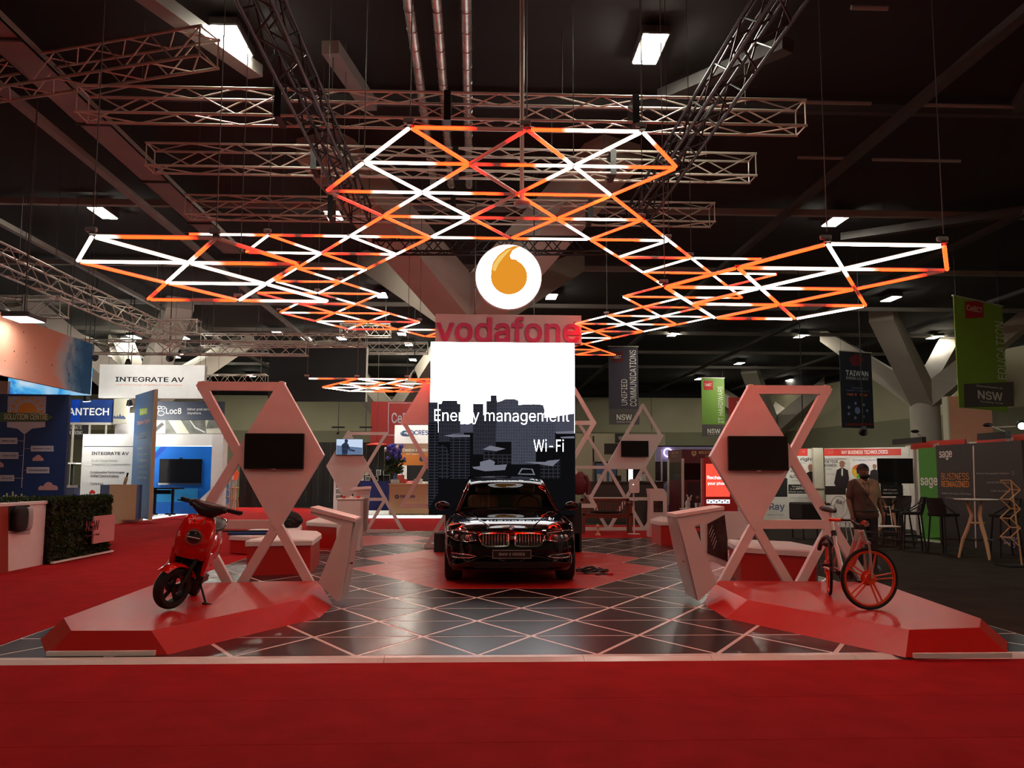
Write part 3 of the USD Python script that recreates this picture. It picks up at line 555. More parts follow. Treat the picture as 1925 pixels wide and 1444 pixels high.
t.add('body', prism(Polygon([(p[0], max(p[2], 0.002)) for p in P]), 18.2, 18.28), 'white_laminate')
t.add('top_slab', hull([at(660, 917, 18.1), at(698, 914, 18.1), at(698, 919, 18.1), at(660, 922, 18.1), at(660, 917, 18.7), at(698, 914, 18.7), at(698, 919, 18.7), at(660, 922, 18.7)]), 'white_laminate')
P = [at(x, y, 18.15) for x, y in ((694, 930), (692, 995), (684, 1000), (680, 935))]
t.add('acrylic_sheet', hull([p + (0, o, 0) for p in P for o in (0, 0.012)]), 'clear_acrylic')

# ------------------------------------------------------------------ red benches with white cushions
def bench(label, outline, y_px_top, z, cush=0.09):
    """outline: corners of the seat in plan."""
    g = Polygon(outline); c = g.centroid; t = Thing('bench_seat', label, 'bench', (c.x, c.y, 0))
    t.add('body', slab(g.buffer(-0.03, join_style=2), 0.001, z - cush), 'red_vinyl')
    cu = g.buffer(-0.02).buffer(0.02, 4); m = [slab(cu, z - cush + 0.001, z - 0.02)]
    t.add('cushion', hull(np.vstack([np.c_[np.array(cu.exterior.coords), np.full(len(cu.exterior.coords), z - cush + 0.001)], np.c_[np.array(cu.exterior.coords), np.full(len(cu.exterior.coords), z - 0.025)], np.c_[np.array(cu.buffer(-0.025).exterior.coords), np.full(len(cu.buffer(-0.025).exterior.coords), z)]])), 'cushion', smooth=35)
ZB = 0.52
def plan(*pp): return [tuple(gp(x, y, ZB)[:2]) for x, y in pp]
bench('red bench with white cushion behind the left platform frame', plan((460, 1016), (588, 1014), (605, 1002), (598, 998), (545, 996)), 0, ZB)
bench('red bench with white cushion further back, behind the left lectern', plan((575, 980), (642, 984), (648, 975), (606, 970)), 0, ZB)
bench('long red bench with white cushion behind the right platform frame', plan((1366, 1014), (1388, 1026), (1535, 1035), (1540, 1028), (1488, 1018), (1405, 1014)), 0, ZB)
bench('small red bench with white cushion at the back right, left of the right lectern', plan((1222, 976), (1240, 980), (1292, 980), (1292, 972), (1240, 970)), 0, ZB)

# white back board between the right lectern and the right frame, carrying a dark photo panel
t = Thing('photo_stand', 'white stand with a dark red photo panel behind the right slanting lectern', 'display stand', (at(1340, 1000, 12.6)[0], 12.6, 0))
P = [at(x, y, 12.6) for x, y in ((1318, 978), (1360, 962), (1402, 962), (1408, 1012), (1368, 1014), (1368, 1068), (1330, 1052), (1320, 1020))]
t.add('frame', prism(Polygon([(p[0], max(p[2], 0.002)) for p in P]), 12.6, 12.68), 'white_laminate')
mat('photo_dark', (0.05, 0.02, 0.018), 0.3, var=0.8, scale=9)
P = [at(x, y, 12.59) for x, y in ((1330, 985), (1362, 968), (1367, 1012), (1368, 1056), (1330, 1040))]
t.add('photo_panel', prism(Polygon([(p[0], p[2]) for p in P]), 12.58, 12.6), 'photo_dark')
for k in range(5):
    p = at(1333 + 2 * k, 1004 + 7 * k, 12.57); t.add('photo_stripe', bar(p, p + (0.05, 0, 0.12), 0.003, 0.016, (0, 1, 0)), 'white_panel')

# ------------------------------------------------------------------ the big screen tower
YS = 17.15
a = rect(806, 645, 1080, 968, YS); SX0, SX1, SZ0, SZ1 = a; SW, SH = SX1 - SX0, SZ1 - SZ0
sc = Thing('big_screen', 'tall bright screen showing a grey city skyline behind the black car', 'screen', ((SX0 + SX1) / 2, YS, 0))
sc.add('cabinet', bx(SX0, SX1, YS, YS + 0.16, SZ0, SZ1), 'black_matte')
glow('screen_white', (1.0, 1.0, 1.0), SCREEN); sc.add('display', bx(SX0, SX1, YS - 0.006, YS - 0.001, SZ0 + SH * 0.3, SZ1), 'screen_white', label='white sky part of the picture')
def city_mat(name, c, win, sx, sz):
    LOOKS[name] = usdkit.material(stage, '/World/Looks/' + name, {'t': ('texture_coordinate', {}), 'm': ('mapping', {'rotation': (math.pi / 2, 0, 0), 'scale': (1, 1, 1)}), 'b': ('brick_texture', {'color1': c, 'color2': tuple(0.75 * v for v in c), 'mortar': win, 'scale': 1.0, 'brick_width': sx, 'row_height': sz, 'mortar_size': sz * 0.16, 'offset': 0.0}), 'e': ('emission', {'strength': 1.0})}, [('t.object', 'm.vector'), ('m.vector', 'b.vector'), ('b.color', 'e.color')], surface='e.emission')
city_mat('city_far', (0.046, 0.049, 0.07), (0.058, 0.062, 0.085), 0.05, 0.06); city_mat('city_mid', (0.018, 0.019, 0.027), (0.025, 0.026, 0.036), 0.05, 0.08); city_mat('city_near', (0.006, 0.006, 0.008), (0.022, 0.022, 0.03), 0.09, 0.07)
city_mat('city_left', (0.006, 0.006, 0.009), (0.026, 0.026, 0.036), 0.12, 0.055); glow('city_roof', (0.16, 0.165, 0.21), 1.0); glow('city_pale', (0.06, 0.063, 0.09), 1.0); glow('city_black', (0.004, 0.004, 0.005), 1.0)
mpx = lambda x, y: (at(x, y, YS)[0], at(x, y, YS)[2])
def build(pts, m, k): sc.add('pictured_building', prism(Polygon([mpx(780 + x * 340 / 1444, 560 + y * 340 / 1444) for x, y in pts]), YS - 0.008 - 0.0012 * k, YS - 0.007), m)
sc.add('pictured_ground', bx(SX0, SX1, YS - 0.009, YS - 0.006, SZ0, mpx(0, 560 + 1060 * 340 / 1444)[1]), 'city_black')
for pts, m, k in (([(108, 835), (182, 835), (182, 1444), (108, 1444)], 'city_mid', 1), ([(188, 850), (215, 845), (220, 822), (335, 822), (340, 846), (362, 848), (362, 1150), (188, 1150)], 'city_mid', 1),
    ([(464, 846), (545, 848), (545, 1250), (464, 1250)], 'city_mid', 1), ([(570, 825), (605, 825), (607, 780), (652, 780), (654, 830), (640, 1300), (570, 1300)], 'city_mid', 2),
    ([(640, 838), (690, 825), (715, 812), (790, 808), (825, 822), (830, 1150), (640, 1150)], 'city_far', 1), ([(820, 856), (950, 850), (1022, 856), (1032, 890), (1036, 1200), (820, 1200)], 'city_far', 2),
    ([(362, 1010), (470, 1000), (470, 1300), (362, 1300)], 'city_pale', 0), ([(1030, 960), (1272, 925), (1272, 1250), (1030, 1250)], 'city_pale', 0), ([(770, 985), (965, 985), (965, 1330), (770, 1330)], 'city_far', 3), ([(1035, 1010), (1120, 1000), (1120, 1200), (1035, 1200)], 'city_far', 1),
    ([(280, 1105), (440, 1105), (440, 1444), (280, 1444)], 'city_left', 3), ([(106, 1000), (186, 1000), (186, 1560), (106, 1690)], 'city_left', 4), ([(186, 1180), (245, 1170), (275, 1250), (275, 1444), (186, 1444)], 'city_near', 4), ([(545, 1220), (655, 1220), (655, 1300), (545, 1300)], 'city_near', 3), ([(490, 960), (640, 900), (640, 1230), (490, 1230)], 'city_mid', 3),
    ([(1000, 1330), (1160, 1290), (1160, 1444), (1000, 1444)], 'city_near', 4), ([(660, 1250), (770, 1250), (770, 1330), (660, 1330)], 'city_near', 4)): build(pts, m, k)
def roof(pts, k=6, m='city_roof'): sc.add('pictured_roof', prism(Polygon([mpx(780 + x * 340 / 1444, 560 + y * 340 / 1444) for x, y in pts]), YS - 0.008 - 0.0012 * k, YS - 0.007), m)
for pts, m in (([(300, 1085), (390, 1075), (395, 1105), (300, 1112)], 'city_pale'), ([(230, 1100), (300, 1090), (440, 1095), (440, 1112), (300, 1114)], 'city_roof'), ([(458, 1350), (560, 1340), (735, 1330), (720, 1375), (560, 1385), (470, 1365)], 'city_roof'), ([(520, 1310), (600, 1290), (640, 1310), (630, 1345), (520, 1345)], 'city_roof'), ([(820, 1410), (850, 1360), (940, 1365), (960, 1415)], 'city_roof'), ([(836, 1403), (858, 1370), (930, 1372), (946, 1405)], 'city_black'), ([(870, 1310), (1100, 1345), (1160, 1290), (1060, 1300), (1040, 1310)], 'city_roof'), ([(1120, 1070), (1272, 1062), (1272, 1085), (1130, 1085)], 'city_roof'), ([(540, 1210), (600, 1180), (725, 1205), (650, 1225)], 'city_roof'), ([(1160, 1110), (1272, 1105), (1272, 1122), (1170, 1122)], 'city_roof')): roof(pts, 6 if m != 'city_black' else 8, m)
glow('letter_white', (1, 1, 1), SCREEN)
sc.add('caption', ptxt('Energy management', 816, 771, 1070, 798, YS - 0.02, 0.004), 'letter_white'); sc.add('caption', ptxt('Wi-Fi', 1003, 826, 1060, 849, YS - 0.02, 0.004), 'letter_white')
for x in (SX0 + 0.4, SX1 - 0.4): sc.add('support_leg', bx(x - 0.08, x + 0.08, YS + 0.03, YS + 0.14, 0.001, SZ0), 'black_metal')
sc.add('support_base', bx(SX0 + 0.1, SX1 + 0.1, YS + 0.17, YS + 0.6, 0.001, 0.36), 'black_matte')
sc.add('support_base', bx(SX1 - 0.35, SX1 + 0.14, YS + 0.17, YS + 0.5, 0.001, 0.95), 'black_matte')
# lettered box and round logo above
mat('sign_pink', (0.60, 0.36, 0.36), 0.5, var=0.04); mat('letter_magenta', (0.62, 0.035, 0.11), 0.4, var=0.02)
a = rect(818, 593, 1093, 645, YS + 0.1); YV = YS + 0.1
sb = Thing('sign_box', 'pinkish sign box with dark pink lettering on top of the big screen', 'sign', ((a[0] + a[1]) / 2, YV, a[2]))
sb.add('box', bx(a[0], a[1], YV, YV + 0.25, a[2] + 0.005, a[3], 0.004), 'sign_pink')
r_ = rect(820, 597, 1090, 643, YV); sb.add('lettering', txt('vodafone', r_[0], r_[1], r_[2], r_[3], YV, 0.03, True), 'letter_magenta')
c = at(956, 520, YV); R = 63 / 1647 * (c[1] + 0.3)
rl = Thing('round_logo', 'glowing white disc sign with an orange drop, hanging over the lettered box', 'sign', c)
glow('logo_white', (1.0, 0.97, 0.97), 3.2); glow('logo_orange', (0.83, 0.31, 0.025), 0.95); glow('logo_pale', (0.95, 0.62, 0.16), 0.95)
rl.add('disc', disc_y((c[0], YV + 0.02, c[2]), R * 0.985, 0.1, 64), 'logo_white'); rl.add('rim', lathe([(R * 0.985, -0.06), (R, -0.06), (R, 0.06), (R * 0.985, 0.06)], 64), 'white_panel') if 0 else rl.add('rim', xf(trimesh.creation.annulus(R * 0.985, R, 0.13, sections=64), rx=math.pi / 2, t=(c[0], YV + 0.075, c[2])), 'white_panel')
px = lambda x, y: mpx_v(x, y)
def mpx_v(x, y): p = at(x, y, YV); return (p[0], p[2])
drop = [mpx_v(957 + 34 * math.cos(t_), 519 + 34 * math.sin(t_)) for t_ in np.linspace(-0.35, 1.5 * math.pi - 1.05, 40)]
tail = [mpx_v(*q) for q in ((924, 511), (927, 494), (937, 480), (952, 468), (966, 463), (975, 463), (963, 470), (958, 480), (960, 487), (972, 489))]
rl.add('drop', prism(unary_union([Polygon([mpx_v(957 + 34 * math.cos(t_), 520 + 33 * math.sin(t_)) for t_ in np.linspace(0, 2 * math.pi, 48)]), Polygon(tail).buffer(0.005)]), YV + 0.008, YV + 0.02), 'logo_orange')
rl.add('drop_edge', prism(Polygon([mpx_v(*q) for q in ((926, 508), (928, 496), (938, 482), (953, 470), (962, 467), (948, 482), (937, 496), (931, 510))]), YV + 0.004, YV + 0.008), 'logo_pale')
for px_ in (893, 1004):
    p = at(px_, 592, YV + 0.25); rl.add('hanging_rod', rod(p, (p[0], p[1], CEIL), 0.012, 6), 'wire')
rl.add('crossbar', bar(at(893, 540, YV + 0.25), at(1004, 540, YV + 0.25), 0.03, 0.03), 'black_metal')
pp = Thing('roof_pole', 'slim grey pole from the roof with a small round plate at its lower end', 'pole', at(981, 382, 8.95))
p = at(981, 383, 8.95); pp.add('shaft', rod(p, (p[0], p[1], CEIL), 0.023, 12), 'aluminium', smooth=40); pp.add('end_plate', lathe([(0.001, -0.03), (0.07, -0.03), (0.085, -0.01), (0.085, 0.01), (0.001, 0.02)], 24, p), 'grey_plastic', smooth=40)

# ================================================================== the black car (built around its own front middle, facing -y)
mat('car_paint', (0.003, 0.003, 0.0035), 0.03, 0.0, var=0.0); mat('grille_chrome', (0.32, 0.31, 0.30), 0.15, 1.0, var=0.0); mat('seat_leather', (0.30, 0.22, 0.14), 0.6); mat('headlamp_dark', (0.03, 0.03, 0.035), 0.08, 0.3, var=0, coat=1.0); mat('plate_black', (0.012, 0.012, 0.012), 0.3); mat('plate_grey', (0.35, 0.34, 0.32), 0.4)
mat('badge_blue', (0.05, 0.2, 0.5), 0.3); mat('lamp_clear', (0.5, 0.5, 0.48), 0.08, 0.7, var=0)
CARX, CARY = at(962, 1000, 12.0)[0], 11.95
def bow(x): return 0.05 * abs(x / 0.9) ** 2 + 0.36 * abs(x / 0.92) ** 5
NZ = [(0.17, 0.14), (0.22, 0.07), (0.30, 0.03), (0.40, 0.005), (0.50, 0.0), (0.60, 0.02), (0.68, 0.055), (0.74, 0.09), (0.78, 0.125), (0.85, 0.14)]
def nose(z): return float(np.interp(z, [a for a, _ in NZ], [b for _, b in NZ]))
def front(x, z): return bow(x) + nose(z)
def fr(v): return np.array([front(a[0], a[2]) for a in v])
from scipy.interpolate import PchipInterpolator as PC
ST = [0, 0.12, 0.35, 0.60, 0.90, 1.30, 1.60, 2.4, 3.4, 4.2, 4.6, 4.8, 4.90]
HW = PC(ST, [.875, .895, .915, .925, .932, .930, .925, .925, .930, .92, .89, .85, .80])
ZT = PC(ST, [.755, .792, .838, .872, .906, .945, .972, .98, .99, 1.05, 1.07, 1.05, .95])
ZE = PC(ST, [.735, .768, .810, .842, .875, .912, .935, .955, .97, 1.02, 1.04, 1.01, .90])
ZS = PC(ST, [.66, .70, .745, .775, .80, .83, .85, .87, .89, .91, .92, .88, .80])
def ring(s):
    w, zt, ze, zs = float(HW(s)), float(ZT(s)), float(ZE(s)), float(ZS(s))
    zb = 0.19 if s < 4.6 else 0.19 + (s - 4.6) * 0.5
    half = [(0, zt), (.18 * w, zt - .001), (.36 * w, zt - .004), (.54 * w, zt - .010), (.66 * w, ze + (zt - ze) * .35), (.76 * w, ze), (.86 * w, ze - .02), (.93 * w, zs + (ze - zs) * .45), (.98 * w, zs), (w, zs - .10), (w, zs - .25), (.985 * w, .36), (.96 * w, .26), (.90 * w, zb), (.6 * w, zb), (.3 * w, zb), (0, zb)]
    full = half + [(-x, z) for x, z in half[-2:0:-1]]
    f = max(0.0, 1 - s / 1.25) ** 1.5
    return np.array([(x, s + bow(x) * f + (nose(z) * max(0, 1 - s / 0.45) if s < 0.45 else 0), z) for x, z in full])
def car_body():
    S = np.r_[np.linspace(0, 0.4, 9), np.linspace(0.5, 1.6, 14), np.linspace(1.8, 4.5, 16), np.linspace(4.58, 4.9, 7)]
    rings = [ring(s) for s in S]; n = len(rings[0]); v = []; f = []
    K = 9
    for k in range(1, K):                                   # rounded front face: shrinking copies of the first ring laid on the nose surface
        t = k / K; c = np.array([0, 0.47]); r0 = rings[0]
        v.append([((c[0] + (p[0] - c[0]) * t), front(c[0] + (p[0] - c[0]) * t, c[1] + (p[2] - c[1]) * t), c[1] + (p[2] - c[1]) * t) for p in r0])
    L = v + rings; V = [np.array([[0, front(0, .47), .47]])] + [np.array(x) for x in L]
    idx = lambda i, j: 1 + i * n + j % n
    for j in range(n): f.append((0, idx(0, j + 1), idx(0, j)))
    for i in range(len(L) - 1):
        for j in range(n): f += [(idx(i, j), idx(i, j + 1), idx(i + 1, j + 1)), (idx(i, j), idx(i + 1, j + 1), idx(i + 1, j))]
    e = L[-1]; V.append(np.array([[0, 4.94, .62]])); k = 1 + len(L) * n
    for j in range(n): f.append((k, idx(len(L) - 1, j), idx(len(L) - 1, j + 1)))
    m = trimesh.Trimesh(np.vstack(V), f, process=True); m.fix_normals(); return m
def cylx(x0, x1, y, z, r, n=36): return rod((x0, y, z), (x1, y, z), r, n)
car = Thing('black_car', 'glossy black saloon car with twin kidney grille, parked in front of the big screen', 'car', (CARX, CARY, 0.0), local=True)
body = car_body()
mm = manifold3d.Manifold(manifold3d.Mesh(np.asarray(body.vertices, np.float32), np.asarray(body.faces, np.uint32)))
for y in (0.87, 3.845):
    for s in (-1, 1):
        w = _cat(cylx(s * .70, s * 1.1, y, .335, .365)); w.fix_normals(); mm -= manifold3d.Manifold(manifold3d.Mesh(np.asarray(w.vertices, np.float32), np.asarray(w.faces, np.uint32)))
car.add('body', mm if mm.num_tri() > 100 else body, 'car_paint', smooth=38)
RY, RZ = [1.55, 1.80, 2.05, 2.32, 2.75, 3.15, 3.6, 4.0, 4.35, 4.62], [0.955, 1.13, 1.285, 1.40, 1.458, 1.476, 1.45, 1.355, 1.20, 1.05]
RP = PC(RY, RZ)
def hwz(z, y): return .78 - (z - .95) * .40 - max(0, (y - 3.8)) * .10
def roof_strip(u0, u1, y0, y1, off=0.0, n=16, m_=18):
    """A patch of the roof shell: u from -1 to 1 across."""
    v = []
    for y in np.linspace(y0, y1, n):
        z = float(RP(y)); w = hwz(z, y)
        for u in np.linspace(u0, u1, m_): v.append((u * w, y - off * .5 + 0.10 * abs(u) ** 2.5 * max(0, 1 - (y - 1.4) / 1.6), z + off - 0.035 * abs(u) ** 3))
    f = []
    for i in range(n - 1):
        for j in range(m_ - 1):
            a = i * m_ + j; f += [(a, a + 1, a + m_ + 1), (a, a + m_ + 1, a + m_)]
    return trimesh.Trimesh(v, f, process=False)
def solidify(m, t):
    n = np.array(m.vertex_normals); k = len(m.vertices); out = trimesh.grouping.group_rows(m.edges_sorted, require_count=1); e = m.edges[out]
    f = np.vstack([m.faces, m.faces[:, ::-1] + k, np.c_[e[:, 1], e[:, 0], e[:, 0] + k], np.c_[e[:, 1], e[:, 0] + k, e[:, 1] + k]])
    return trimesh.Trimesh(np.vstack([m.vertices, m.vertices - n * t]), f, process=False)
car.add('roof', solidify(roof_strip(-1, 1, 2.30, 3.75, n=14), 0.03), 'car_paint', smooth=50)
for s in (-1, 1):
    car.add('pillar', tube([(s * hwz(float(RP(y)), y) * 0.985, y + .10 * max(0, 1 - (y - 1.4) / 1.6), float(RP(y)) - 0.04) for y in np.linspace(1.55, 2.5, 14)], 0.036, 8), 'car_paint', smooth=60)
    car.add('pillar', tube([(s * hwz(float(RP(y)), y) * 0.98, y, float(RP(y)) - 0.035) for y in np.linspace(3.6, 4.62, 10)], 0.055, 8), 'car_paint', smooth=60)
    v = []; Y_ = np.linspace(1.62, 4.3, 16)
    for y in Y_:
        z1 = float(RP(y)) - 0.045; v += [(s * hwz(.96, y) * .985, y, .95), (s * hwz(z1, y), y, max(z1, .96))]
    f = [q for i in range(15) for q in ((2 * i, 2 * i + 2, 2 * i + 3), (2 * i, 2 * i + 3, 2 * i + 1))]
    car.add('side_window', trimesh.Trimesh(v, f, process=False), 'car_glass', label='side window glass')
car.add('windscreen', roof_strip(-.95, .95, 1.57, 2.32, 0.004), 'car_glass', label='clear windscreen', smooth=True)
car.add('rear_window', roof_strip(-.93, .93, 3.74, 4.6, 0.004), 'car_glass', smooth=True)
car.add('dashboard', bx(-.7, .7, 1.75, 2.05, .93, .99, .02), 'black_matte')
car.add('steering_wheel', tube([(.36 + .18 * math.cos(a), 2.2 + .06 * math.sin(a), 1.0 + .17 * math.sin(a)) for a in np.arange(24) * math.pi / 12], .014, 6, True), 'black_plastic', smooth=60)
for x in (-.36, .36):
    st = car.add('front_seat', bx(x - .24, x + .24, 2.55, 2.70, .80, 1.17, .05), 'seat_leather'); car.add('headrest', bx(x - .13, x + .13, 2.58, 2.68, 1.19, 1.34, .035), 'seat_leather', parent=st)
car.add('rear_seat', bx(-.62, .62, 3.45, 3.6, .85, 1.15, .05), 'seat_leather')
car.add('rear_mirror', bx(-.11, .11, 2.18, 2.22, 1.27, 1.33, .012), 'black_plastic')
def drape(poly, t0, t1, m, name, parent=None, label=None, res=0.03, mirror_=True):
    """An outline in (x, z) laid on the nose of the car, from t1 in front of it to t0 behind its surface."""
    for s in ((1, -1) if mirror_ else (1,)):
        g = Polygon([(s * x, z) for x, z in poly]).buffer(0); e = prism(g, 0, 1); e = trimesh.Trimesh(*trimesh.remesh.subdivide_to_size(e.vertices * (1, .02, 1), e.faces, res), process=True)
        v = e.vertices; y = fr(v); d = v[:, 1] / .02
        out = car.add(name, trimesh.Trimesh(np.c_[v[:, 0], y - t1 + d * (t1 + t0), v[:, 2]], e.faces, process=False), m, parent, label)
    return out
KID = [(.035, .56), (.05, .535), (.12, .525), (.34, .525), (.40, .55), (.452, .635), (.455, .675), (.42, .70), (.30, .712), (.08, .712), (.04, .695)]
k_in = list(Polygon(KID).buffer(-.014).exterior.coords)[:-1]
def ring_poly(o, i):
    return [o, i]
for s in (1, -1):
    o = Polygon([(s * x, z) for x, z in KID]); i = o.buffer(-.015)
    g = o.difference(i); e = prism(g, 0, .02); v = e.vertices; e = trimesh.Trimesh(*trimesh.remesh.subdivide_to_size(v, e.faces, .04), process=True); v = e.vertices
    gr = car.add('kidney_grille', trimesh.Trimesh(np.c_[v[:, 0], fr(v) - .028 + v[:, 1] * 2, v[:, 2]], e.faces, process=False), 'chrome', label='chrome-framed kidney grille')
    e = prism(i, 0, .02); e = trimesh.Trimesh(*trimesh.remesh.subdivide_to_size(e.vertices, e.faces, .05), process=True); v = e.vertices
    car.add('grille_backing', trimesh.Trimesh(np.c_[v[:, 0], fr(v) - .004 + v[:, 1] * .2, v[:, 2]], e.faces, process=False), 'black_matte', parent=gr)
    for k in range(10):
        x = s * (.066 + .040 * k); col = LineString([(x, .4), (x, .9)]).intersection(i)
        if col.is_empty: continue
        z0, z1 = col.bounds[1], col.bounds[3]; zz = np.linspace(z0, z1, 6)
        car.add('grille_bar', tube([(x, front(x, z) - .018, z) for z in zz], .0048, 6), 'grille_chrome', parent=gr, smooth=60)
hl = [(.475, .625), (.50, .60), (.60, .585), (.76, .60), (.885, .66), (.89, .715), (.80, .735), (.60, .715), (.48, .70)]
for s in (1, -1):
    g = Polygon([(s * x, z) for x, z in hl]); e = prism(g, 0, .02); e = trimesh.Trimesh(*trimesh.remesh.subdivide_to_size(e.vertices, e.faces, .04), process=True); v = e.vertices
    h = car.add('headlight', trimesh.Trimesh(np.c_[v[:, 0], fr(v) - .014 + v[:, 1] * .7, v[:, 2]], e.faces, process=False), 'headlamp_dark', label='dark angular headlight')
    for x in (.60, .745): car.add('headlight_lens', ball((s * x, front(x, .65) - .008, .648), .036, 2, (1, .5, .9)), 'lamp_clear', parent=h, smooth=True)
    car.add('headlight_trim', tube([(s * x, front(x, z) - .018, z) for x, z in ((.475, .70), (.60, .715), (.80, .733), (.885, .712))], .007, 6), 'chrome', parent=h, smooth=60)
    car.add('headlight_trim', tube([(s * x, front(x, z) - .018, z) for x, z in ((.48, .61), (.60, .588), (.76, .602), (.885, .66))], .005, 6), 'chrome', parent=h, smooth=60)
    fl_ = car.add('fog_light', tube([(s * x, front(x, z) - .012, z) for x, z in ((.47, .40), (.56, .378), (.70, .370), (.80, .375), (.815, .43), (.72, .425), (.56, .415))], .008, 6, True), 'chrome', label='chrome-trimmed fog light', smooth=60)
    g = prism(Polygon([(s * x, z) for x, z in ((.47, .40), (.56, .378), (.70, .370), (.80, .375), (.815, .43), (.72, .425), (.56, .415))]), 0, .02); g = trimesh.Trimesh(*trimesh.remesh.subdivide_to_size(g.vertices, g.faces, .05), process=True); v = g.vertices
    car.add('fog_lens', trimesh.Trimesh(np.c_[v[:, 0], fr(v) - .006 + v[:, 1] * .2, v[:, 2]], g.faces, process=False), 'headlamp_dark', parent=fl_)
    car.add('air_curtain', tube([(s * x, front(x, z) - .006, z) for x, z in ((.82, .43), (.835, .36), (.83, .29))], .007, 6), 'chrome', smooth=60)
    mr = car.add('side_mirror', ball((s * 1.0, 1.72, 1.02), .095, 3, (1.15, .75, .72)), 'car_paint', smooth=True); car.add('mirror_foot', bar((s * .82, 1.72, .95), (s * .95, 1.72, 1.0), .05, .03), 'car_paint', parent=mr); car.add('mirror_glass', ball((s * 1.0, 1.775, 1.02), .085, 2, (1.1, .25, .7)), 'chrome', parent=mr)
drape([(-.50, .235), (.50, .235), (.56, .30), (.50, .325), (-.50, .325), (-.56, .30)], .004, .006, 'black_matte', 'lower_intake', mirror_=False)
drape([(-.70, .205), (.70, .205), (.70, .222), (-.70, .222)], .004, .012, 'car_paint', 'splitter', mirror_=False)
pl = car.add('number_plate', bx(-.262, .262, -.030, -.004, .372, .488, .004), 'plate_black', label='black show plate with grey border and lettering')
car.add('plate_border', prism(sbox(-.26, .374, .26, .486).difference(sbox(-.253, .381, .253, .479)), -.0325, -.030), 'plate_grey', parent=pl); car.add('plate_lettering', txt('BMW 5 SERIES', -.175, .175, .412, .448, -.030, .003, True), 'plate_grey', parent=pl)
bd = car.add('badge', xf(trimesh.creation.cylinder(.041, .012, sections=28), rx=math.radians(50), t=(0, .118, .765)), 'chrome', label='round blue and white badge')
for k, a0 in enumerate(np.arange(4) * math.pi / 2):
    P = [(0, 0)] + [(.029 * math.cos(a), .029 * math.sin(a)) for a in np.linspace(a0, a0 + math.pi / 2, 7)]
    car.add('badge_quarter', xf(slab(Polygon(P), 0, .003), rx=math.radians(50), t=(0, .118 - .0055 * math.sin(math.radians(50)) , .765 + .0055 * math.cos(math.radians(50)))), 'badge_blue' if k % 2 else 'white_panel', parent=bd)
for s in (-1, 1):
    car.add('hood_crease', tube([(s * x, y + bow(x) * max(0, 1 - y / 1.25) ** 1.5, float(ZT(y)) - .006) for x, y in ((.30, .16), (.42, .5), (.52, .9), (.60, 1.3))], .006, 5), 'car_paint', smooth=60)
for y in (.87, 3.845):
    for s in (-1, 1):
        x0, x1 = s * .70, s * .915
        w = car.add('wheel', lathe([(.225, -.12), (.30, -.122), (.328, -.105), (.335, -.07), (.335, .07), (.328, .105), (.30, .122), (.225, .12), (.225, -.12)], 36).apply_transform(trimesh.transformations.rotation_matrix(math.pi / 2, (0, 1, 0))).apply_translation((s * .80, y, .335)), 'rubber', smooth=40)
        car.add('rim', rod((s * .72, y, .335), (s * .905, y, .335), .06, 16), 'chrome', parent=w)
        for k in range(5):
            a = k * 2 * math.pi / 5; car.add('rim_spoke', bar((s * .90, y + .05 * math.cos(a), .335 + .05 * math.sin(a)), (s * .89, y + .228 * math.cos(a), .335 + .228 * math.sin(a)), .05, .025, (1, 0, 0)), 'chrome', parent=w)
car.add('underbody', bx(-.68, .68, .5, 4.6, .17, .30), 'black_matte')
cb = Thing('coiled_cable', 'tangle of black cable on the red floor right of the car', 'cable', gp(1112, 1078, 0))
rg = random.Random(5); c = gp(1112, 1078, 0)
for k in range(6):
    r1, r2, ph = rg.uniform(.10, .22), rg.uniform(.05, .13), rg.uniform(0, 6); ox, oy = rg.uniform(-.06, .06), rg.uniform(-.05, .05)
    cb.add('cable_loop', tube([(c[0] + ox + r1 * math.cos(a), c[1] + oy + r2 * math.sin(a + ph * .2), .014 + .012 * k + .03 * max(0, math.sin(2 * a + ph))) for a in np.arange(28) * 2 * math.pi / 28], .011, 6, True), 'black_plastic', smooth=60)
p, q = gp(1120, 1082, 0), gp(1142, 1081, 0); cb.add('cable_end', tube([p + (0, 0, .012), (p + q) / 2 + (0, .05, .012), q + (0, 0, .012)], .011, 6), 'black_plastic', smooth=60); cb.add('plug', bx(q[0], q[0] + .09, q[1] - .02, q[1] + .02, .003, .035, .006), 'red_vinyl')

# ================================================================== the red scooter
S0 = gp(325, 1149, ZP)
TURN = []
def steer(m, a=-38):
    return xf(xf(m, t=(0, -.12, 0)), rz=math.radians(a), t=(0, .12, 0))
sco = Thing('red_scooter', 'red electric scooter with round headlight leaning on its side stand on the left platform', 'scooter', (S0[0], S0[1] + .02, ZP + .0), local=True, rot=(0, 13, 9))
def ell(pts, r, n=10): return tube(pts, r, n)
def wheel_y(T, cy, cz, R, w, name, tyre_m, spoke_m, cx=0.0, ry=None):
    m = lathe([(R - .07, -w * .8), (R - .03, -w), (R - .008, -w * .7), (R, -w * .25), (R, w * .25), (R - .008, w * .7), (R - .03, w), (R - .07, w * .8), (R - .07, -w * .8)], 40).apply_transform(trimesh.transformations.rotation_matrix(math.pi / 2, (0, 1, 0))).apply_translation((cx, cy, cz))
    return T.add(name, m, tyre_m, smooth=40)
_add = sco.add
sco.add = lambda name, mesh, *a, **k: _add(name, steer(_cat(mesh)), *a, **k)
wf_ = wheel_y(sco, 0.0, .205, .205, .052, 'front_wheel', 'rubber', 'black_metal')
sco.add('front_hub', rod((-.05, 0, .205), (.05, 0, .205), .045, 16), 'black_metal', parent=wf_)
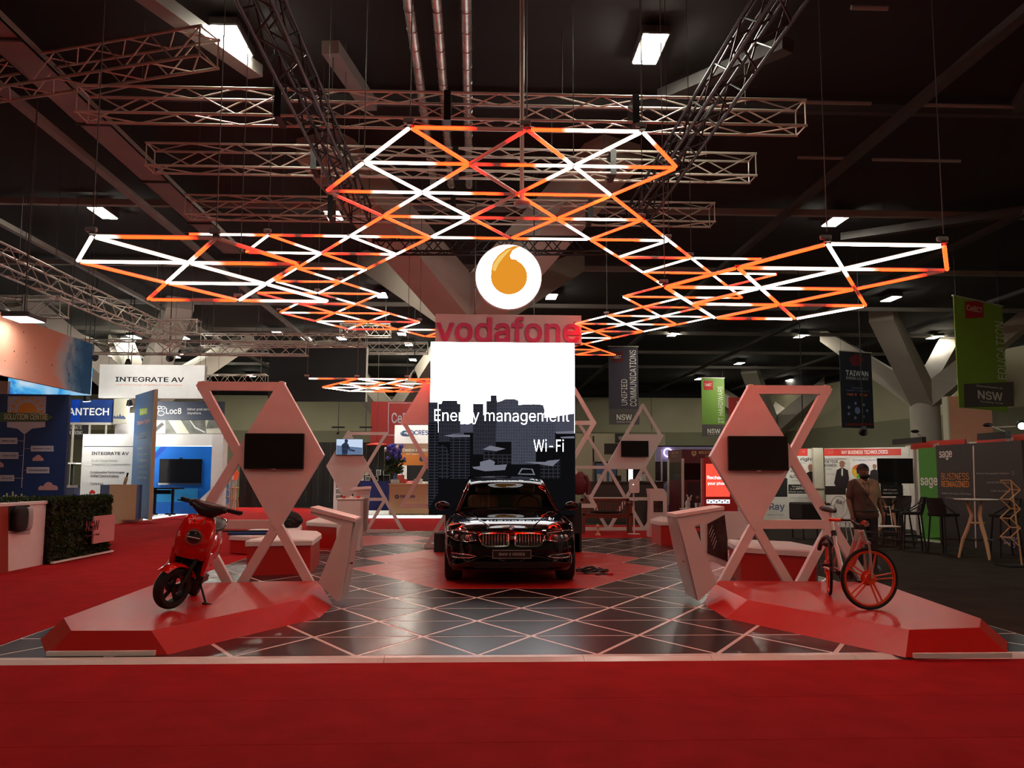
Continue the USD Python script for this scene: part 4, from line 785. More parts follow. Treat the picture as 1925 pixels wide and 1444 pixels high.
for k in range(5):
    a = k * 2 * math.pi / 5 + .3; sco.add('spoke', bar((0, .03 * math.cos(a), .205 + .03 * math.sin(a)), (0, .145 * math.cos(a), .205 + .145 * math.sin(a)), .03, .024, (1, 0, 0)), 'black_metal', parent=wf_)
sco.add('front_rim', lathe([(.132, -.035), (.142, -.035), (.142, .035), (.132, .035), (.132, -.035)], 32).apply_transform(trimesh.transformations.rotation_matrix(math.pi / 2, (0, 1, 0))).apply_translation((0, 0, .205)), 'black_metal', parent=wf_)
fm = []
for a in np.linspace(math.radians(40), math.radians(150), 14):
    fm.append([(x, -(.225 + .02 * (1 - (x / .075) ** 2)) * math.cos(a) * -1 * -1, .205 + (.225 + .02 * (1 - (x / .075) ** 2)) * math.sin(a)) for x in np.linspace(-.075, .075, 7)])
fm = np.array(fm); nr, nc = fm.shape[:2]; fv = fm.reshape(-1, 3); ff = [q for i in range(nr - 1) for j in range(nc - 1) for q in ((i * nc + j, i * nc + j + 1, (i + 1) * nc + j + 1), (i * nc + j, (i + 1) * nc + j + 1, (i + 1) * nc + j))]
sco.add('front_fender', solidify(trimesh.Trimesh(fv, ff, process=False), .008), 'red_gloss', smooth=50)
for s in (-1, 1):
    fk = sco.add('fork_leg', rod((s * .082, 0, .205), (s * .082, .17, .60), .019, 10), 'black_metal', smooth=60); sco.add('fork_tube', rod((s * .082, .085, .40), (s * .082, .165, .59), .015, 10), 'chrome', parent=fk)
sco.add = _add
def loft(secs):
    """Closed skin over rings of equal length."""
    n = len(secs[0]); v = np.vstack(secs + [np.mean(secs[0], 0)[None], np.mean(secs[-1], 0)[None]]); f = []
    for i in range(len(secs) - 1):
        for j in range(n): a, b = i * n + j, i * n + (j + 1) % n; f += [(a, b, b + n), (a, b + n, a + n)]
    k = len(secs) * n
    for j in range(n): f += [(k, (j + 1) % n, j), (k + 1, (len(secs) - 1) * n + j, (len(secs) - 1) * n + (j + 1) % n)]
    m = trimesh.Trimesh(v, f, process=False); m.fix_normals(); return m
def rr(cx, cy, z, w, d, n=28, p=3.2, tilt=0):
    a = np.arange(n) * 2 * np.pi / n; c, s_ = np.cos(a), np.sin(a)
    return np.c_[cx + w * np.sign(c) * np.abs(c) ** (2 / p), cy + d * np.sign(s_) * np.abs(s_) ** (2 / p), np.full(n, z) + tilt * s_]
sco.add('front_shield', loft([rr(0, .14, .50, .150, .07), rr(0, .115, .56, .175, .085), rr(0, .10, .66, .185, .095), rr(0, .12, .76, .178, .085), rr(0, .15, .86, .155, .065), rr(0, .17, .91, .135, .05), rr(0, .175, .925, .10, .03)]), 'red_gloss', label='glossy red front shield', smooth=50)
for s in (-1, 1):
    sco.add('shield_cheek', loft([rr(s * .152, .16, .36, .022, .05), rr(s * .158, .15, .46, .03, .07), rr(s * .162, .14, .58, .03, .08)]), 'red_gloss', smooth=50)
    sco.add('shield_line', tube([(s * .035, .022, .84), (s * .05, .035, .88), (s * .045, .10, .925)], .004, 5), 'chrome'); 
sco.add('shield_recess', bx(-.135, .135, .17, .24, .33, .56, .01), 'black_matte')
hd = sco.add('headlight', xf(trimesh.creation.cylinder(.082, .05, sections=36), rx=math.pi / 2, t=(0, .012, .72)), 'chrome', label='round headlight in a chrome ring'); sco.add('headlight_lens', ball((0, -.008, .72), .068, 3, (1, .35, 1)), 'headlamp_dark', parent=hd, smooth=True)
sco.add('headlight_bar', bx(-.06, .06, -.036, -.028, .712, .722), 'white_panel', parent=hd)
sco.add = lambda name, mesh, *a, **k: _add(name, steer(_cat(mesh), -24), *a, **k)
hb = sco.add('handlebar', loft([np.c_[np.full(16, x), .20 + d * np.cos(np.arange(16) * math.pi / 8), z + h * np.sin(np.arange(16) * math.pi / 8)] for x, d, z, h in ((-.20, .03, 1.03, .028), (-.15, .055, 1.02, .05), (-.06, .075, .99, .075), (.06, .075, .99, .075), (.15, .055, 1.02, .05), (.20, .03, 1.03, .028))]), 'black_plastic', smooth=60)
for s in (-1, 1):
    sco.add('grip', rod((s * .19, .21, 1.03), (s * .35, .25, 1.035), .019, 12), 'rubber', parent=hb, smooth=60); sco.add('brake_lever', tube([(s * .17, .16, 1.02), (s * .25, .15, 1.02), (s * .36, .20, 1.015)], .007, 6), 'black_metal', parent=hb)
    sco.add('switch_pod', ball((s * .18, .19, 1.02), .034, 2), 'black_plastic', parent=hb)
sco.add = _add
sco.add('leg_shield', loft([rr(0, .29, .34, .165, .03), rr(0, .25, .5, .175, .05), rr(0, .23, .7, .165, .05), rr(0, .22, .9, .12, .04)]), 'black_plastic', smooth=50)
sco.add('footboard', hull([(x, y, z) for x in (-.16, .16) for y, z in ((.26, .27), (.26, .33), (.72, .25), (.72, .31))]), 'black_plastic')
sco.add('rear_body', loft([np.c_[w * np.sign(np.cos(t_)) * np.abs(np.cos(t_)) ** .7, np.full(20, y), z + h * np.sin(t_)] for y, w, z, h in ((.66, .12, .47, .20), (.78, .17, .52, .23), (1.0, .175, .56, .20), (1.25, .14, .62, .14), (1.42, .08, .66, .07)) for t_ in [np.arange(20) * math.pi / 10]]), 'red_gloss', label='red rear body under the seat', smooth=50)
sco.add('seat', loft([np.c_[w * np.cos(t_), np.full(16, y), z + h * np.sin(t_)] for y, w, z, h in ((.60, .05, .75, .025), (.68, .12, .77, .05), (.95, .16, .78, .055), (1.25, .14, .81, .05), (1.36, .06, .82, .025)) for t_ in [np.arange(16) * math.pi / 8]]), 'black_plastic', smooth=60)
wr_ = wheel_y(sco, 1.14, .205, .205, .055, 'rear_wheel', 'rubber', 'black_metal'); sco.add('rear_hub', rod((-.06, 1.14, .205), (.06, 1.14, .205), .12, 20), 'black_metal', parent=wr_)
sco.add('grab_rail', tube([(-.14, 1.2, .80), (-.12, 1.42, .84), (0, 1.5, .85), (.12, 1.42, .84), (.14, 1.2, .80)], .012, 8), 'chrome', smooth=60)
sco.add('rear_fender', hull([(x, y, z) for x in (-.06, .06) for y, z in ((1.3, .42), (1.42, .38), (1.36, .5))]), 'black_plastic')
ks = sco.add('side_stand', tube([(.10, .50, .26), (.17, .44, .16), (.235, .40, .062)], .011, 8), 'black_metal'); sco.add('stand_foot', bx(.20, .30, .37, .43, .054, .070, .004), 'black_metal', parent=ks)

# ================================================================== the orange-wheeled bicycle (front wheel turned across)
mat('bike_orange', (0.75, 0.075, 0.015), 0.35, var=0.03); mat('bike_silver', (0.58, 0.56, 0.52), 0.35, 0.6)
Pf, Pr = gp(1637, 1147, ZP), gp(1560, 1119, ZP)
bk = Thing('bicycle', 'silver shared bicycle with orange spoked wheels on the right platform', 'bicycle', (Pr[0], Pr[1], ZP))
WR = 0.305
def bike_wheel(c, ax, name, R=WR):
    """Wheel with centre c and axle direction ax."""
    ax = np.array(ax, float); ax /= np.linalg.norm(ax); up = np.array([0, 0, 1.0]); u = np.cross(up, ax); u /= np.linalg.norm(u); v = np.cross(ax, u)
    A = np.arange(48) * 2 * np.pi / 48; circ = lambda r, o=0: [c + r * (math.cos(a) * u + math.sin(a) * v) + ax * o for a in A]
    w = bk.add(name, tube(circ(R - .017), .017, 8, True), 'rubber', smooth=60)
    bk.add('rim', tube(circ(R - .043), .016, 6, True), 'bike_orange', parent=w, label='orange rim', smooth=60)
    bk.add('hub', rod(c - ax * .035, c + ax * .035, .055, 20), 'bike_orange', parent=w); bk.add('hub_flange', rod(c - ax * .042, c - ax * .034, .075, 16), 'bike_orange', parent=w); bk.add('axle', rod(c - ax * .075, c + ax * .075, .010, 8), 'chrome', parent=w)
    for k in range(5):
        a = k * 2 * math.pi / 5 + .1
        for da in (-.10, .10): bk.add('spoke', bar(c + .05 * (math.cos(a + 3 * da) * u + math.sin(a + 3 * da) * v), c + (R - .05) * (math.cos(a + da) * u + math.sin(a + da) * v), .010, .02, tuple(ax)), 'bike_orange', parent=w)
    return w
cr = Pr + (0, 0, WR); cf = Pf + (0, 0, WR)
dirb = (cf - cr); dirb[2] = 0; wb_ = np.linalg.norm(dirb); dirb /= wb_; side = np.array([-dirb[1], dirb[0], 0])
bike_wheel(cr, side + 0.28 * dirb, 'rear_wheel'); axf = np.array([0.10, -1.0, 0]); bike_wheel(cf, axf, 'front_wheel')
head = cf - dirb * .26 + np.array([0, 0, .40]); crown = cf - dirb * .10 + np.array([0, 0, .335]); hb_ = cf - dirb * .30 + np.array([0, 0, .56])
bb = cr + dirb * .40 + np.array([0, 0, -.02]); seat_low = cr + dirb * .24 + np.array([0, 0, .25]); seat_top = cr + dirb * .10 + np.array([0, 0, .60])
bk.add('frame', [tube([head, (head + bb) / 2 + (0, 0, -.05), bb], .030, 10), rod(bb, seat_low, .026, 10), tube([cr + side * .05, bb + side * .04], .013, 8), tube([cr - side * .05, bb - side * .04], .013, 8), tube([cr + side * .05, seat_low + side * .02], .011, 8), tube([cr - side * .05, seat_low - side * .02], .011, 8), rod(head + (0, 0, .06), head - (0, 0, .05), .028, 12)], 'bike_silver', smooth=60)
bk.add('seat_post', rod(seat_low - (seat_top - seat_low) * .8, seat_top, .021, 12), 'bike_silver', label='silver seat post', smooth=60)
bk.add('seat_clamp', rod(seat_low + (seat_top - seat_low) * .3, seat_low + (seat_top - seat_low) * .45, .030, 12), 'black_metal'); bk.add('smart_lock', ball(cr + np.array([0, 0, .26]) + dirb * .05, .07, 2, (1.2, 1, .6)), 'black_plastic')
sp = seat_top + (0, 0, .03); bk.add('saddle', loft([np.array([sp + dirb * y + side * (w * math.cos(t_)) + np.array([0, 0, z + h * math.sin(t_)]) for t_ in np.arange(14) * math.pi / 7]) for y, w, z, h in ((-.14, .03, .01, .02), (-.11, .085, .015, .035), (-.03, .085, .01, .035), (.06, .035, 0, .028), (.14, .022, -.005, .02), (.15, .008, -.005, .008))]), 'black_plastic', smooth=60)
bk.add('rear_fender', tube([cr + (WR + .025) * (math.cos(a) * dirb + math.sin(a) * np.array([0, 0, 1.0])) for a in np.linspace(.3, 2.6, 16)], .024, 6), 'black_plastic', smooth=60)
fd = np.cross(np.array([0, 0, 1.0]), axf); fd /= np.linalg.norm(fd); fd = fd if fd[0] > 0 else -fd; an = axf / np.linalg.norm(axf)
crown = cf + np.array([0, 0, WR + .045]); htop = cf + np.array([0, 0, .41]) - fd * .05; st_ = cf + np.array([0, 0, .52]) - fd * .09
bk.add('fork', [tube([cf + an * s * .055, crown + an * s * .052 - fd * .02], .012, 8) for s in (-1, 1)] + [rod(crown - an * .06 - fd * .02, crown + an * .06 - fd * .02, .018, 8), rod(crown - fd * .02, htop, .020, 10)], 'bike_silver', smooth=60)
bk.add('head_tube', rod(htop - (st_ - htop) * .4, htop + (st_ - htop) * .5, .030, 12), 'bike_silver', smooth=60); bk.add('down_tube', tube([htop, (htop + bb) / 2 + (0, 0, -.08), bb], .028, 10), 'bike_silver', smooth=60)
hbm = bk.add('handlebar', tube([st_ - an * .27 - fd * .10 + (0, 0, .04), st_ - an * .15 + (0, 0, .04), st_, st_ + an * .15 + (0, 0, .04), st_ + an * .27 - fd * .10 + (0, 0, .04)], .012, 8), 'black_metal', smooth=60)
for s in (-1, 1): bk.add('grip', rod(st_ + an * s * .22 - fd * .065 + (0, 0, .04), st_ + an * s * .32 - fd * .14 + (0, 0, .04), .018, 10), 'bike_orange', parent=hbm, smooth=60)
bk.add('head_lamp', ball(htop + fd * .04 + (0, 0, .12), .028, 2), 'lamp_clear')
bs = []; bc = st_ + fd * .24 + np.array([0, 0, -.07])
for z, g in ((0, 1.0), (-.07, .95), (-.14, .9)):
    L = [bc + fd * x * g + an * y * g + np.array([0, 0, z]) for x, y in ((-.13, -.15), (.13, -.15), (.13, .15), (-.13, .15))]; bs.append(tube(L, .005, 5, True))
for x, y in [(a, b) for a in np.linspace(-.13, .13, 6) for b in (-.15, .15)] + [(a, b) for a in (-.13, .13) for b in np.linspace(-.1, .1, 5)]: bs.append(rod(bc + fd * x + an * y, bc + fd * x * .9 + an * y * .9 - (0, 0, .14), .0035, 4))
for y in np.linspace(-.12, .12, 7): bs.append(rod(bc - fd * .117 + an * y - (0, 0, .14), bc + fd * .117 + an * y - (0, 0, .14), .0035, 4))
bk.add('basket', bs, 'black_metal', label='black wire basket')
ck = bk.add('crank', [rod(bb - side * .07, bb + side * .07, .022, 10), rod(bb + side * .06, bb + side * .08, .075, 20), bar(bb + side * .09, bb + side * .09 + dirb * .14 - (0, 0, .07), .022, .012), bar(bb - side * .09, bb - side * .09 - dirb * .14 + (0, 0, .07), .022, .012)], 'black_metal')
for s in (-1, 1):
    q = bb + side * s * .14 + dirb * s * .14 - np.array([0, 0, .07 * s]); bk.add('pedal', bx(q[0] - .045, q[0] + .045, q[1] - .035, q[1] + .035, q[2] - .012, q[2] + .012, .004), 'black_plastic', parent=ck)
bk.add('kick_stand', rod(cr + side * .05 + dirb * .05, np.array([*(cr + side * .16 + dirb * .12)[:2], ZP + .003]), .009, 6), 'black_metal')

# ================================================================== the man behind the bicycle
mat('skin', (0.16, 0.075, 0.042), 0.55, var=0.08); mat('hair_black', (0.008, 0.007, 0.007), 0.6); mat('shirt_beige', (0.34, 0.24, 0.15), 0.85, var=0.1, bump=0.15); mat('shirt_brown', (0.085, 0.045, 0.034), 0.85, var=0.1); mat('trousers', (0.022, 0.018, 0.020), 0.85, var=0.2); mat('shoe', (0.02, 0.015, 0.012), 0.5); mat('eye_white', (0.6, 0.57, 0.52), 0.2); mat('lip', (0.17, 0.06, 0.045), 0.5)
def bones(B, size=0.012, smooth_it=12):
    sph = {}
    def S(c, r): return manifold3d.Manifold.sphere(r, 20).translate([float(x) for x in c])
    M = manifold3d.Manifold()
    for p, r, q, r2 in B: M = M + manifold3d.Manifold.batch_hull([S(p, r), S(q, r2)])
    M = M.refine_to_length(size); m = M.to_mesh(); t = trimesh.Trimesh(m.vert_properties[:, :3], m.tri_verts, process=True); trimesh.smoothing.filter_taubin(t, iterations=smooth_it); return t
MP = at(1627, 1000, 14.2); man = Thing('person', 'man in a beige and dark brown shirt and dark trousers standing behind the bicycle', 'person', (MP[0], 14.2, FLOOR), local=True, rz=math.radians(4))
Z = 1.0
hip, knee, ank = [], [], []
leg = []
for s in (-1, 1):
    H, K, A = (s * .095, 0, .90), (s * .11, -.03, .49), (s * .12, .01, .075)
    leg += [(H, .098, K, .062), (K, .060, A, .042)]
torso = [((-.08, 0, .95), .12, (.08, 0, .95), .12), ((-.07, .0, 1.08), .115, (.07, .0, 1.08), .115), ((-.10, 0, 1.26), .115, (.10, 0, 1.26), .115), ((-.15, 0, 1.395), .062, (.15, 0, 1.395), .062), ((-.08, 0, .95), .12, (-.07, 0, 1.08), .115), ((.08, 0, .95), .12, (.07, 0, 1.08), .115), ((-.07, 0, 1.08), .115, (-.10, 0, 1.26), .115), ((.07, 0, 1.08), .115, (.10, 0, 1.26), .115), ((-.10, 0, 1.26), .115, (-.15, 0, 1.395), .062), ((.10, 0, 1.26), .115, (.15, 0, 1.395), .062)]
neck = [((0, .01, 1.40), .065, (0, 0, 1.50), .055)]
head_ = [((0, .015, 1.62), .088, (0, -.01, 1.57), .078), ((0, -.02, 1.56), .066, (0, -.045, 1.515), .042), ((-.012, -.04, 1.52), .04, (.012, -.04, 1.52), .04)]
arms = []; hands = []
for s in (-1, 1):
    Sh, El, Wr = np.array([s * .195, 0, 1.385]), np.array([s * .255, .02, 1.12]), np.array([s * .265, -.09, .885])
    arms += [(Sh, .058, El, .043), (El, .042, Wr, .027)]
    pd = np.array([s * .01, -.15, -.98]); pd /= np.linalg.norm(pd); Pm = Wr + pd * .085; across = np.array([0, 1.0, -.15]); inw = np.array([-s, 0, 0.0])
    hands += [(Wr, .026, Wr + pd * .03, .028)]
    for j, (o, L) in enumerate(((-.032, .070), (-.011, .079), (.011, .074), (.031, .058))):
        a = Wr + pd * .028 + across * o * .8; b = Pm + across * o; c_ = b + pd * L * .5 + inw * L * .10; e = c_ + pd * L * .42 + inw * L * .28
        hands += [(a, .014, b, .0115), (b, .0100, c_, .0088), (c_, .0086, e, .0075)]
    t0 = Wr + pd * .03 - across * .026; t1 = t0 + pd * .035 - across * .024 + inw * .01; t2 = t1 + pd * .032 - across * .006 + inw * .008; hands += [(t0, .0135, t1, .0115), (t1, .0105, t2, .0085)]
facebits = [((0, -.105, 1.585), .010, (0, -.122, 1.555), .014), ((-.013, -.11, 1.552), .008, (.013, -.11, 1.552), .008), ((-.05, -.075, 1.608), .012, (.05, -.075, 1.608), .012)]
for s in (-1, 1): facebits.append(((s * .092, .012, 1.60), .012, (s * .092, .018, 1.565), .010))
bd_ = bones(leg + torso + neck + head_ + facebits + arms + hands, 0.010, 8)
man.add('body', bd_, 'skin', smooth=True)
def grow(B, d): return [(p, r + d, q, r2 + d) for p, r, q, r2 in B]
shirt = bones(grow(torso, .016) + [((s * .195, 0, 1.385), .070, (s * .235, .014, 1.20), .066) for s in (-1, 1)] + [((-.1, 0, .9), .13, (.1, 0, .9), .13)], 0.014, 8)
c_ = shirt.triangles_center; keep = (c_[:, 2] > .83) & ~((np.hypot(c_[:, 0], c_[:, 1]) < .068) & (c_[:, 2] > 1.42))
dark = (c_[:, 0] * 1.0 + (1.28 - c_[:, 2]) * -0.62 + .02 < 0) & (c_[:, 2] < 1.46); dark = (c_[:, 0] < (1.36 - c_[:, 2]) * .62 - .09)
man.add('shirt', trimesh.Trimesh(shirt.vertices, shirt.faces[keep & ~dark], process=False), 'shirt_beige', label='beige side of the shirt', smooth=True); man.add('shirt', trimesh.Trimesh(shirt.vertices, shirt.faces[keep & dark], process=False), 'shirt_brown', label='dark brown side of the shirt', smooth=True)
man.add('collar', [tube([(s * .07, .02, 1.455), (s * .06, -.05, 1.455), (s * .02, -.09, 1.41)], .014, 6) for s in (-1, 1)], 'shirt_beige', smooth=60)
man.add('trousers', bones(grow(leg, .017) + [((-.09, 0, .93), .125, (.09, 0, .93), .125), ((-.095, 0, .9), .118, (.095, 0, .9), .118)], 0.014, 8), 'trousers', smooth=True)
man.add('belt', tube([(.215 * math.cos(a) * 1.02, .142 * math.sin(a), .955) for a in np.arange(24) * math.pi / 12], .014, 6, True), 'shoe', smooth=60)
for s in (-1, 1): man.add('shoe', hull([(s * .125 + x, y, z) for x, y, z in ((-.045, .07, .0), (.045, .07, 0), (-.05, -.12, 0), (.05, -.12, 0), (-.03, -.19, 0), (.03, -.19, 0), (-.03, -.18, .035), (.03, -.18, .035), (-.045, -.06, .075), (.045, -.06, .075), (-.045, .07, .09), (.045, .07, .09))]), 'shoe', smooth=30)
hv = trimesh.creation.icosphere(4, 1.0); v = hv.vertices * (.094, .108, .105) + (0, .012, 1.62); keep = (v[hv.faces].mean(1)[:, 2] > 1.60 + np.clip(-(v[hv.faces].mean(1)[:, 1] - .0) * .55, -.10, .06))
man.add('hair', trimesh.Trimesh(v, hv.faces[keep], process=False), 'hair_black', smooth=True)
bdv = trimesh.creation.icosphere(4, 1.0); v = bdv.vertices * (.082, .07, .058) + (0, -.045, 1.523); q = v[bdv.faces].mean(1); keep = (q[:, 2] < 1.545) & (q[:, 1] < .0)
man.add('beard', trimesh.Trimesh(v, bdv.faces[keep], process=False), 'hair_black', smooth=True)
for s in (-1, 1):
    man.add('eye', ball((s * .033, -.090, 1.592), .012, 2), 'eye_white'); man.add('eyebrow', tube([(s * .016, -.104, 1.611), (s * .034, -.104, 1.615), (s * .054, -.092, 1.608)], .005, 5), 'hair_black')
    man.add('pupil', ball((s * .033, -.0985, 1.592), .006, 1), 'hair_black')
man.add('mouth', bar((-.024, -.111, 1.528), (.024, -.111, 1.528), .006, .009), 'lip')
man.add('lanyard', tube([(-.055, -.06, 1.45), (-.02, -.13, 1.28), (0, -.145, 1.2), (.02, -.13, 1.28), (.055, -.06, 1.45)], .004, 5), 'black_fabric')

# ================================================================== booths: flat panels standing in any direction
def flat(name, r, g, b, rough=0.5, **k): return mat(name, lin(r, g, b), rough, var=k.pop('var', 0.03), **k)
flat('blue_navy', 18, 48, 105); flat('blue_tower', 52, 88, 130); flat('blue_sign', 20, 50, 110); flat('slate_sign', 50, 60, 80); flat('grey_print', 190, 185, 195); flat('green_ribbon', 70, 95, 60); flat('sun_orange', 225, 150, 45); flat('cream_text', 205, 205, 165); flat('pink_print', 205, 150, 150); flat('dark_text', 60, 60, 62); flat('grey_text', 165, 172, 170); flat('white_text', 235, 235, 230); flat('beige_wood', 205, 165, 130, rough=0.4); flat('navy_side', 92, 105, 140)
flat('blue_bright', 0, 105, 205, rough=0.4); flat('blue_deep', 0, 62, 170); flat('blue_light', 30, 150, 220); flat('lime', 165, 190, 40); flat('salmon', 225, 160, 135); flat('photo_grey', 120, 122, 112, var=0.5, scale=3); flat('photo_cream', 215, 212, 190); flat('brick_red', 150, 50, 35); flat('carton_tan', 200, 165, 125); flat('poster_orange', 185, 110, 45, var=0.1, scale=3); flat('poster_brown', 135, 105, 80, var=0.2, scale=2); flat('cebit_red', 165, 45, 42); flat('cloth_blue', 8, 20, 95); flat('leaf_green', 60, 95, 35, rough=0.6); flat('flower_blue', 75, 65, 165); flat('wood_stool', 185, 145, 90); flat('vest_orange', 255, 95, 40); flat('water_blue', 90, 130, 175, rough=0.15); flat('banner_green', 118, 158, 62); flat('banner_green_dark', 138, 175, 50); flat('banner_grey', 88, 80, 78); flat('banner_purple', 62, 54, 68); flat('banner_navy', 22, 26, 38); flat('banner_text', 235, 232, 222); flat('logo_red', 190, 30, 25); flat('orange_text', 235, 90, 40)
flat('sage_green', 70, 155, 40); flat('sage_dark', 50, 46, 46); flat('sage_gold', 220, 145, 50); flat('fascia_red', 215, 62, 48); flat('maroon', 92, 22, 30); flat('maroon_dark', 50, 18, 22); flat('lilac', 165, 160, 205); flat('poster_white', 215, 215, 205); flat('poster_black', 18, 18, 18); flat('print_skin', 150, 105, 85); flat('print_suit', 25, 25, 28); flat('wheel_green', 90, 190, 70); flat('wheel_yellow', 225, 190, 60); flat('wheel_orange', 225, 110, 50); flat('bench_wood', 105, 52, 34); flat('brown_dark', 45, 36, 34); flat('counter_grey', 75, 66, 62); flat('gold_metal', 200, 160, 110)
glow('spot_mid', (1.0, 0.96, 0.88), 330.0); glow('spot_weak', (1.0, 0.95, 0.85), 110.0); glow('spot_strong', (1.0, 0.96, 0.88), 800.0); glow('recharge_red', (1.0, 0.10, 0.06), 1.0); glow('strip_white', (0.85, 0.9, 1.0), 1.1); glow('ring_glow', (0.85, 0.65, 1.0), 4.0); glow('door_light', (0.85, 0.9, 0.85), 1.2); glow('led_edge', (1.0, 1.0, 0.97), 1.6); glow('navy_glow', (0.06, 0.08, 0.9), 0.9)
class Panel:
    def __init__(s, name, label, cat, A, B, z0, z1, t, m, group=None, base=None):
        s.A, s.B = np.array(A[:2], float), np.array(B[:2], float); d = s.B - s.A; s.L = float(np.hypot(*d)); s.d = d / s.L; s.n = np.array([s.d[1], -s.d[0]])
        s.T = Thing(name, label, cat, (s.A[0], s.A[1], 0 if base is None else base), math.atan2(d[1], d[0]), group, local=True); s.b = 0 if base is None else base; s.z0, s.z1 = z0, z1
        s.p = s.T.add('panel', bx(0, s.L, 0, t, z0 - s.b, z1 - s.b), m)
    def at(s, px, py):
        d = _dir(px, py); k = np.dot(s.A - EYE[:2], s.n) / np.dot(d[:2], s.n); P = EYE + d * k
        return float(np.dot(P[:2] - s.A, s.d)), float(P[2] - s.b)
    def text(s, t, x0, y0, x1, y1, m, name='lettering', bold=False, parent=None, k=1):
        a, b = s.at(x0, (y0 + y1) / 2), s.at(x1, (y0 + y1) / 2); xm = (x0 + x1) / 2; return s.T.add(name, txt(t, a[0], b[0], s.at(xm, y1)[1], s.at(xm, y0)[1], -0.002 * k, 0.004, bold), m, parent)
    def vtext(s, t, x0, y0, x1, y1, m, name='lettering', k=1):
        ym = (y0 + y1) / 2; a, b = s.at(x0, ym), s.at(x1, ym); return s.T.add(name, vtxt(t, a[0], b[0], s.at(x0, y1)[1], s.at(x0, y0)[1], -0.002 * k, 0.004), m)
    def shape(s, name, pts, m, k=1, label=None, parent=None): return s.T.add(name, prism(Polygon([s.at(*p) for p in pts]).buffer(0), -0.002 * k - 0.002, -0.002 * k + 0.002), m, parent, label)
    def rect(s, name, x0, y0, x1, y1, m, k=1, label=None, parent=None): return s.shape(name, [(x0, y0), (x1, y0), (x1, y1), (x0, y1)], m, k, label, parent)
    def blob(s, name, circles, m, k=1, flat_y=None, parent=None):
        g = unary_union([Point(*s.at(x, y)).buffer(abs(s.at(x + r, y)[0] - s.at(x, y)[0]), 8) for x, y, r in circles])
        if flat_y is not None: g = g.intersection(sbox(-99, s.at(circles[0][0], flat_y)[1], 99, 99))
        return s.T.add(name, prism(g, -0.002 * k - 0.002, -0.002 * k + 0.002), m, parent)
def pan(name, label, cat, xa, Ya, xb, Yb, yt, yb, t, m, group=None, ref='a', floor=False):
    x, Y = (xa, Ya) if ref == 'a' else (xb, Yb)
    return Panel(name, label, cat, at(xa, 800, Ya), at(xb, 800, Yb), (FLOOR + 0.001 if floor is True else floor) if floor else at(x, yb, Y)[2], at(x, yt, Y)[2], t, m, group)
def hang(P, xs, group=None):
    for x in xs: P.T.add('hanging_wire', rod((P.L * x, 0.03, P.z1 - P.b), (P.L * x, 0.03, CEIL - P.b), 0.006, 5), 'wire')
def spot(label, p, aim, group='booth spotlights', m='spot_strong'):
    p, aim = np.array(p, float), np.array(aim, float); d = aim - p; d /= np.linalg.norm(d); t = Thing('spotlight', label, 'spotlight', p, group=group)
    t.add('housing', tube([p - d * 0.22, p - d * 0.02, p], [0.07, 0.12, 0.13], 14), 'black_metal', smooth=40)
    t.add('lens', rod(p + d * 0.002, p + d * 0.008, 0.115, 16), m); t.add('yoke', rod(p - d * 0.1, (p - d * 0.1) * (1, 1, 0) + (0, 0, CEIL), 0.015, 6), 'black_metal')

# ---- left: hanging pink sign, its blue rear face
LOOKS['ink_print'] = usdkit.material(stage, '/World/Looks/ink_print', {'t': ('texture_coordinate', {}), 's': ('separate_xyz', {}), 'mr': ('map_range', {'from_min': 0.7, 'from_max': 4.2, 'to_min': 0.0, 'to_max': 1.0, 'clamp': True}), 'n': ('noise_texture', {'scale': 1.6, 'detail': 7.0, 'distortion': 1.2}), 'm': ('math', {'math_type': 'multiply_add', 'value2': 0.9}), 'mm': ('math', {'math_type': 'multiply', 'value2': 1.0}),
    'r': ('rgb_ramp', {'ramp': [(0.0, lin(226, 158, 132)), (0.42, lin(228, 162, 138)), (0.60, lin(190, 205, 215)), (0.78, lin(100, 160, 205)), (1.0, lin(55, 115, 170))]}), 'v': ('voronoi_texture', {'scale': 5.0}), 'vr': ('rgb_ramp', {'ramp': [(0.0, (0, 0, 0)), (0.085, (0, 0, 0)), (0.11, (1, 1, 1))]}), 'mx': ('mix', {'mix_type': 'multiply', 'fac': 0.75}), 'p': ('principled_bsdf', {'roughness': 0.16, 'coat_weight': 0.6, 'coat_roughness': 0.08})},
    [('t.object', 's.vector'), ('s.x', 'mr.value'), ('t.object', 'n.vector'), ('n.fac', 'm.value1'), ('mr.result', 'm.value3'), ('m.value', 'mm.value1'), ('mr.result', 'mm.value2'), ('mm.value', 'r.fac'), ('t.object', 'v.vector'), ('v.distance', 'vr.fac'), ('r.color', 'mx.color1'), ('vr.color', 'mx.color2'), ('mx.color', 'p.base_color')], surface='p.BSDF')
LOOKS['ink_blue_lit'] = usdkit.material(stage, '/World/Looks/ink_blue_lit', {'t': ('texture_coordinate', {}), 'n': ('noise_texture', {'scale': 1.3, 'detail': 6.0, 'distortion': 1.0}), 'r': ('rgb_ramp', {'ramp': [(0.3, lin(225, 240, 250)), (0.5, lin(90, 190, 245)), (0.62, lin(10, 110, 215)), (0.8, lin(5, 60, 150))]}), 'p': ('principled_bsdf', {'roughness': 0.3, 'emission_strength': 0.8})}, [('t.object', 'n.vector'), ('n.fac', 'r.fac'), ('r.color', 'p.base_color'), ('r.color', 'p.emission_color')], surface='p.BSDF')  # emission added through the ink so the unlit print looks bright
p_ = pan('hanging_sign', 'long glossy pink hanging sign with blue ink clouds at its right end', 'sign', -30, 14.6, 167, 18.5, 647, 742, 0.06, 'ink_print', ref='b'); hang(p_, (0.3, 0.75, 0.97))
